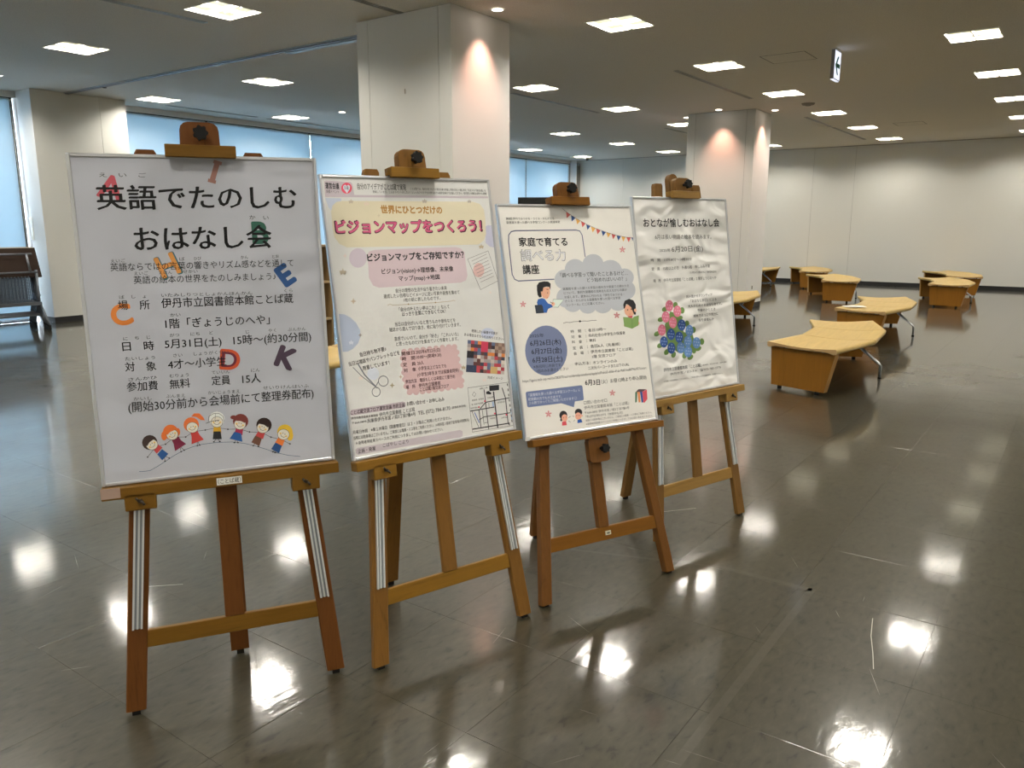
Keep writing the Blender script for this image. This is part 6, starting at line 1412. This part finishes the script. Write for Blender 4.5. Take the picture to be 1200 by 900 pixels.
["T","text_line|254","※身障者用駐車スペースのご利用につきましてはお問い合わせください。",3329,10295,7257,10355,103,[46,45,42],0,4]],
[
["T","text_line|256","おとなが愉しむおはなし会",726,1348,6817,1351,449,[22,22,24],2,4],
["T","text_line|257","6月は長い物語の絵本を読みます。",1513,2082,6053,2132,257,[38,33,31],0,4],
["T","text_line|258","2025年",1776,2799,2626,2804,179,[57,56,52],0,4],
["T","text_line|259","6月20日(金)",2718,2751,5276,2756,331,[33,33,34],0,4],
["T","text_line|260","時　間　13時30分～14時30分",1062,3293,4264,3315,171,[57,56,52],0,4],
["T","text_line|261","定　員　15歳以上の方　先着15名　申し込み不要",1062,3758,5752,3748,182,[57,56,52],0,4],
["T","text_line|262","（12時から1階受付にて整理券配布）",4043,4047,6282,4084,121,[57,56,52],0,4],
["T","text_line|263","場　所　伊丹市立図書館「ことば蔵」１階ぎょうじのへや",1121,4381,6229,4415,183,[57,56,52],0,4],
["T","text_line|264","読み聞かせボランティア",3600,5343,5772,5346,162,[48,46,46],1,4],
["T","text_line|265","「おはなしかご」による",3943,5605,6105,5622,163,[48,46,46],1,4],
["T","text_line|266","大人のためのおはなし会です。",3682,5885,6566,5887,163,[48,46,46],1,4],
["T","text_line|267","午後のひととき",4444,6146,5951,6167,163,[48,46,46],1,4],
["T","text_line|268","絵本でほっこり気分に",4063,6430,6164,6438,163,[48,46,46],1,4],
["T","text_line|269","なりませんか",4476,6691,5767,6707,163,[48,46,46],1,4],
["T","text_line|270","伊丹市立図書館本館「ことば蔵」",1376,9125,4412,9172,195,[48,46,46],1,4],
["T","text_line|271","伊丹市宮ノ前3-7-4　☎072-783-2775",1851,9403,6061,9468,145,[57,56,52],0,4],
["T","text_line|272","（最寄駅：阪急伊丹駅・JR伊丹駅）",4497,9200,6615,9228,70,[57,56,52],0,4],
["T","text_line|273","※当館には駐車場はございません。ご来館の際は公共交通機関をご利用ください。",1309,9732,6174,9819,95,[57,56,52],0,4],
["P","hydrangea_drawing|274",[[2247,6056],[2915,6273],[2892,6486],[3126,7238],[3886,7388],[3837,7820],[4068,8103],[3507,8442],[2624,8312],[1805,7807],[1738,6742]],[98,125,62],1],
["P","hydrangea_drawing|274",[[2877,5763],[2829,5866],[2728,5925],[2612,5917],[2525,5847],[2501,5739],[2549,5637],[2650,5578],[2766,5584],[2853,5655]],[98,125,62],2],
["P","hydrangea_drawing|274",[[1922,6026],[1770,6047],[1646,6016],[1598,5945],[1642,5861],[1763,5795],[1914,5774],[2039,5804],[2088,5876],[2044,5960]],[98,125,62],2],
["P","hydrangea_drawing|274",[[3384,6080],[3336,6184],[3233,6243],[3115,6235],[3028,6163],[3003,6055],[3051,5952],[3154,5892],[3271,5900],[3360,5972]],[98,125,62],2],
["P","hydrangea_drawing|274",[[1515,6557],[1361,6558],[1248,6512],[1218,6437],[1282,6360],[1417,6312],[1570,6310],[1685,6355],[1715,6431],[1650,6508]],[98,125,62],2],
["P","hydrangea_drawing|274",[[3027,6587],[2870,6607],[2743,6574],[2692,6502],[2738,6417],[2862,6351],[3019,6330],[3147,6362],[3198,6435],[3152,6521]],[98,125,62],2],
["P","hydrangea_drawing|274",[[1172,7278],[1024,7296],[902,7264],[855,7192],[898,7110],[1016,7047],[1165,7028],[1287,7061],[1335,7132],[1292,7215]],[98,125,62],2],
["P","hydrangea_drawing|274",[[3688,6827],[3640,6931],[3536,6989],[3417,6979],[3329,6906],[3304,6798],[3352,6694],[3456,6636],[3575,6645],[3664,6718]],[98,125,62],2],
["P","hydrangea_drawing|274",[[4183,7202],[4133,7306],[4028,7364],[3908,7354],[3818,7280],[3793,7171],[3842,7067],[3947,7008],[4067,7018],[4158,7092]],[98,125,62],2],
["P","hydrangea_drawing|274",[[4808,7907],[4758,8012],[4651,8069],[4528,8058],[4437,7982],[4411,7872],[4461,7767],[4568,7709],[4690,7720],[4782,7796]],[98,125,62],2],
["P","hydrangea_drawing|274",[[1333,7916],[1184,7933],[1062,7899],[1014,7827],[1057,7744],[1176,7682],[1326,7665],[1448,7699],[1497,7771],[1453,7854]],[98,125,62],2],
["P","hydrangea_drawing|274",[[1866,8268],[1751,8335],[1623,8346],[1529,8298],[1507,8208],[1563,8111],[1676,8043],[1805,8031],[1899,8080],[1922,8170]],[98,125,62],2],
["P","hydrangea_drawing|274",[[2409,8442],[2313,8523],[2189,8550],[2085,8512],[2039,8425],[2070,8321],[2165,8240],[2289,8212],[2394,8250],[2440,8338]],[98,125,62],2],
["P","hydrangea_drawing|274",[[3286,8574],[3188,8656],[3061,8682],[2954,8644],[2907,8555],[2938,8450],[3036,8368],[3163,8340],[3271,8379],[3318,8468]],[98,125,62],2],
["P","hydrangea_drawing|274",[[3674,8768],[3523,8803],[3387,8781],[3318,8713],[3341,8622],[3448,8545],[3599,8510],[3735,8531],[3805,8600],[3782,8691]],[98,125,62],2],
["P","hydrangea_drawing|274",[[4349,8367],[4186,8384],[4054,8347],[4001,8272],[4048,8186],[4178,8123],[4340,8105],[4474,8141],[4527,8217],[4479,8303]],[98,125,62],2],
["P","hydrangea_drawing|274",[[4095,8325],[4046,8429],[3941,8485],[3821,8473],[3731,8398],[3706,8288],[3755,8185],[3860,8128],[3980,8139],[4070,8215]],[98,125,62],2],
["P","hydrangea_bloom|275",[[2516,5775],[2486,5878],[2422,5966],[2331,6029],[2226,6059],[2119,6051],[2023,6009],[1949,5935],[1905,5841],[1898,5736],[1928,5633],[1992,5545],[2081,5482],[2186,5452],[2293,5458],[2390,5500],[2465,5574],[2509,5669]],[202,112,125],3],
["P","hydrangea_bloom|275",[[2261,5541],[2300,5582],[2252,5617],[2213,5577]],[235,190,195],4],
["P","hydrangea_bloom|275",[[2062,5657],[2101,5698],[2053,5733],[2014,5692]],[235,190,195],4],
["P","hydrangea_bloom|275",[[2226,5684],[2265,5725],[2218,5760],[2179,5719]],[235,190,195],4],
["P","hydrangea_bloom|275",[[2380,5706],[2419,5747],[2371,5783],[2332,5742]],[235,190,195],4],
["P","hydrangea_bloom|275",[[2105,5830],[2143,5870],[2096,5906],[2057,5865]],[235,190,195],4],
["P","hydrangea_bloom|275",[[2283,5850],[2322,5890],[2274,5926],[2235,5885]],[235,190,195],4],
["P","hydrangea_bloom|276",[[3112,6105],[3081,6209],[3016,6298],[2925,6361],[2818,6390],[2709,6383],[2611,6339],[2535,6265],[2491,6169],[2484,6063],[2515,5960],[2579,5872],[2670,5808],[2776,5778],[2885,5785],[2984,5828],[3060,5902],[3105,5999]],[202,112,125],3],
["P","hydrangea_bloom|276",[[2853,5869],[2892,5910],[2844,5946],[2804,5904]],[235,190,195],4],
["P","hydrangea_bloom|276",[[2650,5984],[2690,6026],[2642,6061],[2602,6020]],[235,190,195],4],
["P","hydrangea_bloom|276",[[2818,6013],[2857,6054],[2809,6089],[2769,6048]],[235,190,195],4],
["P","hydrangea_bloom|276",[[2974,6036],[3013,6077],[2965,6113],[2925,6071]],[235,190,195],4],
["P","hydrangea_bloom|276",[[2694,6159],[2733,6200],[2685,6236],[2646,6194]],[235,190,195],4],
["P","hydrangea_bloom|276",[[2875,6180],[2915,6221],[2866,6257],[2827,6215]],[235,190,195],4],
["P","hydrangea_bloom|277",[[2165,6349],[2135,6451],[2071,6539],[1982,6601],[1878,6629],[1772,6621],[1676,6578],[1603,6504],[1560,6410],[1553,6305],[1583,6203],[1646,6116],[1734,6054],[1838,6025],[1944,6032],[2040,6075],[2115,6148],[2158,6243]],[202,112,125],3],
["P","hydrangea_bloom|277",[[1912,6114],[1951,6155],[1904,6190],[1865,6149]],[235,190,195],4],
["P","hydrangea_bloom|277",[[1715,6228],[1753,6269],[1707,6303],[1668,6263]],[235,190,195],4],
["P","hydrangea_bloom|277",[[1878,6256],[1917,6297],[1870,6332],[1831,6291]],[235,190,195],4],
["P","hydrangea_bloom|277",[[2030,6280],[2069,6321],[2022,6356],[1983,6315]],[235,190,195],4],
["P","hydrangea_bloom|277",[[1757,6400],[1796,6441],[1749,6476],[1710,6435]],[235,190,195],4],
["P","hydrangea_bloom|277",[[1934,6421],[1973,6462],[1925,6497],[1887,6456]],[235,190,195],4],
["P","hydrangea_bloom|278",[[2692,6687],[2661,6790],[2597,6878],[2506,6940],[2400,6968],[2293,6959],[2196,6915],[2121,6841],[2078,6745],[2071,6640],[2101,6537],[2164,6450],[2254,6388],[2359,6359],[2467,6366],[2565,6410],[2641,6484],[2685,6580]],[202,112,125],3],
["P","hydrangea_bloom|278",[[2435,6449],[2474,6490],[2427,6525],[2387,6484]],[235,190,195],4],
["P","hydrangea_bloom|278",[[2235,6563],[2274,6604],[2226,6639],[2187,6597]],[235,190,195],4],
["P","hydrangea_bloom|278",[[2400,6592],[2440,6633],[2392,6668],[2353,6627]],[235,190,195],4],
["P","hydrangea_bloom|278",[[2555,6616],[2594,6658],[2546,6693],[2507,6651]],[235,190,195],4],
["P","hydrangea_bloom|278",[[2278,6736],[2317,6778],[2269,6813],[2230,6771]],[235,190,195],4],
["P","hydrangea_bloom|278",[[2457,6759],[2496,6800],[2449,6835],[2409,6794]],[235,190,195],4],
["P","hydrangea_bloom|279",[[1787,7021],[1757,7123],[1694,7210],[1606,7270],[1503,7298],[1398,7289],[1303,7245],[1231,7171],[1188,7076],[1182,6972],[1211,6871],[1273,6785],[1361,6724],[1463,6696],[1568,6704],[1664,6747],[1737,6821],[1780,6916]],[202,112,125],3],
["P","hydrangea_bloom|279",[[1537,6785],[1575,6826],[1529,6861],[1490,6820]],[235,190,195],4],
["P","hydrangea_bloom|279",[[1342,6897],[1380,6938],[1333,6972],[1295,6931]],[235,190,195],4],
["P","hydrangea_bloom|279",[[1503,6926],[1541,6967],[1495,7002],[1457,6961]],[235,190,195],4],
["P","hydrangea_bloom|279",[[1654,6951],[1692,6992],[1645,7027],[1607,6985]],[235,190,195],4],
["P","hydrangea_bloom|279",[[1384,7069],[1422,7110],[1375,7144],[1337,7103]],[235,190,195],4],
["P","hydrangea_bloom|279",[[1558,7091],[1597,7133],[1550,7167],[1512,7126]],[235,190,195],4],
["P","hydrangea_bloom|280",[[3379,6877],[3348,6981],[3282,7070],[3190,7132],[3082,7160],[2972,7151],[2873,7106],[2797,7031],[2753,6934],[2746,6828],[2776,6725],[2841,6636],[2933,6574],[3040,6545],[3150,6553],[3249,6597],[3326,6672],[3371,6770]],[45,75,125],3],
["P","hydrangea_bloom|280",[[3117,6637],[3157,6678],[3108,6714],[3068,6672]],[150,170,200],4],
["P","hydrangea_bloom|280",[[2913,6751],[2953,6792],[2904,6827],[2864,6786]],[150,170,200],4],
["P","hydrangea_bloom|280",[[3082,6781],[3122,6823],[3073,6858],[3033,6816]],[150,170,200],4],
["P","hydrangea_bloom|280",[[3239,6806],[3279,6848],[3230,6883],[3190,6841]],[150,170,200],4],
["P","hydrangea_bloom|280",[[2957,6926],[2997,6968],[2948,7003],[2908,6961]],[150,170,200],4],
["P","hydrangea_bloom|280",[[3139,6949],[3180,6991],[3131,7026],[3091,6984]],[150,170,200],4],
["P","hydrangea_bloom|281",[[2471,7312],[2441,7415],[2376,7502],[2286,7563],[2181,7590],[2074,7580],[1978,7536],[1904,7461],[1860,7365],[1853,7260],[1883,7158],[1947,7071],[2036,7010],[2140,6982],[2248,6991],[2345,7035],[2420,7110],[2464,7206]],[45,75,125],3],
["P","hydrangea_bloom|281",[[2216,7073],[2255,7114],[2207,7149],[2168,7107]],[150,170,200],4],
["P","hydrangea_bloom|281",[[2017,7184],[2055,7226],[2008,7260],[1969,7219]],[150,170,200],4],
["P","hydrangea_bloom|281",[[2181,7215],[2220,7257],[2173,7291],[2134,7249]],[150,170,200],4],
["P","hydrangea_bloom|281",[[2335,7241],[2374,7282],[2326,7317],[2287,7275]],[150,170,200],4],
["P","hydrangea_bloom|281",[[2059,7358],[2098,7400],[2051,7434],[2012,7392]],[150,170,200],4],
["P","hydrangea_bloom|281",[[2238,7382],[2277,7424],[2229,7458],[2190,7416]],[150,170,200],4],
["P","hydrangea_bloom|282",[[3108,7517],[3077,7621],[3012,7708],[2920,7769],[2813,7797],[2704,7787],[2606,7741],[2530,7665],[2487,7569],[2479,7463],[2510,7360],[2574,7272],[2665,7211],[2771,7183],[2881,7192],[2980,7237],[3056,7313],[3101,7410]],[45,75,125],3],
["P","hydrangea_bloom|282",[[2848,7275],[2888,7317],[2839,7352],[2800,7310]],[150,170,200],4],
["P","hydrangea_bloom|282",[[2645,7387],[2685,7429],[2637,7463],[2597,7421]],[150,170,200],4],
["P","hydrangea_bloom|282",[[2813,7418],[2853,7460],[2804,7495],[2765,7453]],[150,170,200],4],
["P","hydrangea_bloom|282",[[2969,7445],[3009,7487],[2961,7521],[2921,7479]],[150,170,200],4],
["P","hydrangea_bloom|282",[[2689,7562],[2729,7604],[2681,7639],[2641,7597]],[150,170,200],4],
["P","hydrangea_bloom|282",[[2870,7587],[2910,7629],[2862,7664],[2822,7621]],[150,170,200],4],
["P","hydrangea_bloom|283",[[1871,7665],[1841,7767],[1777,7853],[1689,7913],[1586,7939],[1480,7929],[1385,7884],[1312,7810],[1270,7714],[1263,7610],[1293,7509],[1355,7423],[1443,7363],[1546,7336],[1651,7345],[1747,7389],[1820,7464],[1863,7560]],[45,75,125],3],
["P","hydrangea_bloom|283",[[1619,7426],[1658,7468],[1611,7502],[1573,7460]],[150,170,200],4],
["P","hydrangea_bloom|283",[[1424,7536],[1462,7577],[1415,7611],[1377,7570]],[150,170,200],4],
["P","hydrangea_bloom|283",[[1586,7567],[1624,7609],[1577,7643],[1539,7601]],[150,170,200],4],
["P","hydrangea_bloom|283",[[1736,7593],[1775,7635],[1728,7669],[1690,7627]],[150,170,200],4],
["P","hydrangea_bloom|283",[[1466,7709],[1504,7750],[1458,7784],[1419,7742]],[150,170,200],4],
["P","hydrangea_bloom|283",[[1641,7733],[1679,7775],[1633,7808],[1594,7767]],[150,170,200],4],
["P","hydrangea_bloom|284",[[2415,8043],[2384,8146],[2320,8232],[2230,8292],[2125,8318],[2018,8308],[1922,8262],[1848,8186],[1805,8090],[1798,7985],[1828,7883],[1891,7797],[1980,7737],[2085,7710],[2192,7720],[2289,7765],[2364,7841],[2408,7937]],[45,75,125],3],
["P","hydrangea_bloom|284",[[2160,7802],[2199,7844],[2151,7878],[2112,7836]],[150,170,200],4],
["P","hydrangea_bloom|284",[[1961,7911],[2000,7953],[1953,7987],[1914,7945]],[150,170,200],4],
["P","hydrangea_bloom|284",[[2125,7944],[2164,7986],[2117,8019],[2078,7977]],[150,170,200],4],
["P","hydrangea_bloom|284",[[2279,7971],[2318,8013],[2270,8047],[2231,8005]],[150,170,200],4],
["P","hydrangea_bloom|284",[[2004,8085],[2043,8127],[1995,8161],[1957,8119]],[150,170,200],4],
["P","hydrangea_bloom|284",[[2182,8111],[2221,8153],[2173,8187],[2134,8145]],[150,170,200],4],
["P","hydrangea_bloom|285",[[3970,7228],[3938,7334],[3871,7423],[3777,7485],[3668,7513],[3556,7503],[3456,7457],[3378,7381],[3333,7283],[3326,7176],[3357,7072],[3423,6983],[3516,6921],[3625,6892],[3737,6901],[3838,6946],[3916,7022],[3962,7120]],[95,130,170],3],
["P","hydrangea_bloom|285",[[3703,6985],[3744,7027],[3694,7062],[3654,7020]],[185,200,215],4],
["P","hydrangea_bloom|285",[[3496,7099],[3536,7141],[3487,7176],[3447,7134]],[185,200,215],4],
["P","hydrangea_bloom|285",[[3667,7130],[3708,7172],[3659,7208],[3618,7165]],[185,200,215],4],
["P","hydrangea_bloom|285",[[3827,7156],[3868,7198],[3819,7234],[3778,7191]],[185,200,215],4],
["P","hydrangea_bloom|285",[[3541,7276],[3581,7319],[3532,7354],[3491,7311]],[185,200,215],4],
["P","hydrangea_bloom|285",[[3726,7300],[3767,7343],[3718,7378],[3677,7335]],[185,200,215],4],
["P","hydrangea_bloom|286",[[3774,7806],[3742,7910],[3676,7998],[3582,8060],[3473,8087],[3362,8076],[3262,8030],[3185,7953],[3141,7855],[3133,7748],[3164,7644],[3230,7557],[3322,7495],[3431,7467],[3542,7477],[3643,7522],[3721,7599],[3766,7697]],[95,130,170],3],
["P","hydrangea_bloom|286",[[3509,7560],[3549,7603],[3500,7638],[3460,7595]],[185,200,215],4],
["P","hydrangea_bloom|286",[[3302,7672],[3343,7715],[3294,7750],[3254,7707]],[185,200,215],4],
["P","hydrangea_bloom|286",[[3473,7705],[3514,7747],[3464,7782],[3424,7740]],[185,200,215],4],
["P","hydrangea_bloom|286",[[3632,7732],[3673,7775],[3623,7810],[3583,7767]],[185,200,215],4],
["P","hydrangea_bloom|286",[[3347,7850],[3387,7892],[3338,7927],[3298,7884]],[185,200,215],4],
["P","hydrangea_bloom|286",[[3532,7875],[3572,7918],[3523,7953],[3482,7910]],[185,200,215],4],
["P","hydrangea_bloom|287",[[4483,7944],[4451,8050],[4383,8139],[4288,8200],[4177,8227],[4064,8217],[3962,8169],[3883,8092],[3838,7993],[3830,7885],[3862,7780],[3928,7691],[4023,7629],[4133,7602],[4247,7611],[4349,7658],[4429,7735],[4475,7835]],[95,130,170],3],
["P","hydrangea_bloom|287",[[4213,7696],[4254,7739],[4204,7774],[4163,7731]],[185,200,215],4],
["P","hydrangea_bloom|287",[[4002,7809],[4044,7852],[3994,7887],[3953,7843]],[185,200,215],4],
["P","hydrangea_bloom|287",[[4176,7842],[4218,7885],[4168,7920],[4126,7877]],[185,200,215],4],
["P","hydrangea_bloom|287",[[4339,7869],[4380,7913],[4330,7948],[4288,7904]],[185,200,215],4],
["P","hydrangea_bloom|287",[[4048,7988],[4089,8031],[4039,8066],[3998,8023]],[185,200,215],4],
["P","hydrangea_bloom|287",[[4236,8014],[4278,8057],[4227,8092],[4186,8049]],[185,200,215],4],
["P","hydrangea_bloom|288",[[3171,8098],[3140,8201],[3075,8289],[2983,8349],[2876,8375],[2766,8365],[2668,8318],[2592,8242],[2548,8145],[2541,8038],[2572,7935],[2636,7848],[2727,7788],[2834,7761],[2943,7770],[3042,7816],[3119,7893],[3164,7990]],[95,130,170],3],
["P","hydrangea_bloom|288",[[2911,7853],[2951,7896],[2902,7930],[2862,7888]],[185,200,215],4],
["P","hydrangea_bloom|288",[[2708,7964],[2747,8006],[2699,8040],[2660,7998]],[185,200,215],4],
["P","hydrangea_bloom|288",[[2876,7997],[2915,8039],[2867,8073],[2827,8031]],[185,200,215],4],
["P","hydrangea_bloom|288",[[3032,8024],[3072,8067],[3023,8101],[2983,8058]],[185,200,215],4],
["P","hydrangea_bloom|288",[[2751,8140],[2791,8182],[2743,8216],[2703,8174]],[185,200,215],4],
["P","hydrangea_bloom|288",[[2933,8166],[2973,8208],[2925,8243],[2885,8200]],[185,200,215],4],
["P","hydrangea_bloom|289",[[3743,8370],[3711,8474],[3645,8562],[3551,8622],[3443,8649],[3332,8637],[3232,8590],[3155,8513],[3110,8415],[3103,8307],[3134,8204],[3199,8116],[3292,8056],[3400,8029],[3511,8039],[3612,8086],[3690,8163],[3735,8262]],[95,130,170],3],
["P","hydrangea_bloom|289",[[3478,8122],[3519,8165],[3469,8200],[3429,8157]],[185,200,215],4],
["P","hydrangea_bloom|289",[[3272,8233],[3312,8276],[3263,8310],[3223,8267]],[185,200,215],4],
["P","hydrangea_bloom|289",[[3442,8267],[3483,8310],[3434,8344],[3393,8301]],[185,200,215],4],
["P","hydrangea_bloom|289",[[3601,8295],[3642,8338],[3593,8373],[3552,8329]],[185,200,215],4],
["P","hydrangea_bloom|289",[[3316,8411],[3357,8454],[3308,8488],[3267,8445]],[185,200,215],4],
["P","hydrangea_bloom|289",[[3501,8437],[3541,8481],[3492,8515],[3452,8472]],[185,200,215],4]],
]
POSE = [  # lower edge centre x, y, z; yaw, tilt, roll in degrees
    (1.523, 2.291, .815, -31.7, 2.8, .55),
    (2.277, 1.982, .794, -17.8, 9.7, .46),
    (3.077, 1.744, .722, -24.4, 14.1, .09),
    (3.992, 1.645, .754, -17.35, 8.6, .21)]
EAS = [
    dict(foot=.339, rear=.28, rx=.019, tip=.018, rails=1, led=.038, sticker=1, col=(.115, .042, .010), col2=(.145, .070, .009)),
    dict(foot=.341, rear=.52, rx=.030, tip=.030, rails=1, led=.036, col=(.165, .078, .017), col2=(.195, .096, .012)),
    dict(foot=.352, rear=.545, rx=.021, tip=-.06, rails=0, led=.032, plate=1, th=.040, hw=.026, mast=.028, cx=.0, ls=.02, col=(.125, .052, .012), col2=(.150, .061, .007)),
    dict(foot=.340, rear=.518, rx=.010, tip=.075, rails=1, led=.036, rear_top=1, col=(.155, .080, .022), col2=(.265, .152, .042))]
ELAB = ['reddish wooden easel at the left holding the children story poster', 'honey wooden easel second from the left holding the poster with the yellow title panel',
        'wooden easel without metal rails, third from the left, with a black knob under its ledge', 'light wooden easel furthest right, partly behind the third easel']
PLAB = ['framed white poster with row of drawn children and big black Japanese lettering', 'framed poster with yellow title panel and pink lettering, collage photo and small map',
        'framed poster with grey cloud, bunting and blue date circle', 'framed wrinkled poster with pink and blue hydrangea drawing']
WR = [(3.2, .5, .022), (3.5, .45, .018), (3.5, .45, .018), (4.6, .85, .05)]
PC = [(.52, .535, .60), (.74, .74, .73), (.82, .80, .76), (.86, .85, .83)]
for i in range(4):
    x, y, z, yaw, tl, ro = POSE[i]; d = EAS[i]; d['tilt'] = tl; d['roll'] = ro; d['zb'] = z-.002
    Mz = Matrix.Translation((x, y, 0)) @ Matrix.Rotation(math.radians(yaw), 4, 'Z')
    e = easel('easel', Mz, d); tag(e, ELAB[i], 'easel', 'wooden easels holding the posters')
    Mp = Matrix.Translation((x, y, z)) @ Matrix.Rotation(math.radians(yaw), 4, 'Z') @ Matrix.Rotation(-math.radians(tl), 4, 'X') @ Matrix.Rotation(-math.radians(ro), 4, 'Y')
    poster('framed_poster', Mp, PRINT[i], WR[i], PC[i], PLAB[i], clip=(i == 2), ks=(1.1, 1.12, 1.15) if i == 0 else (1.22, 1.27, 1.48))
bpy.data.objects.remove(_to)
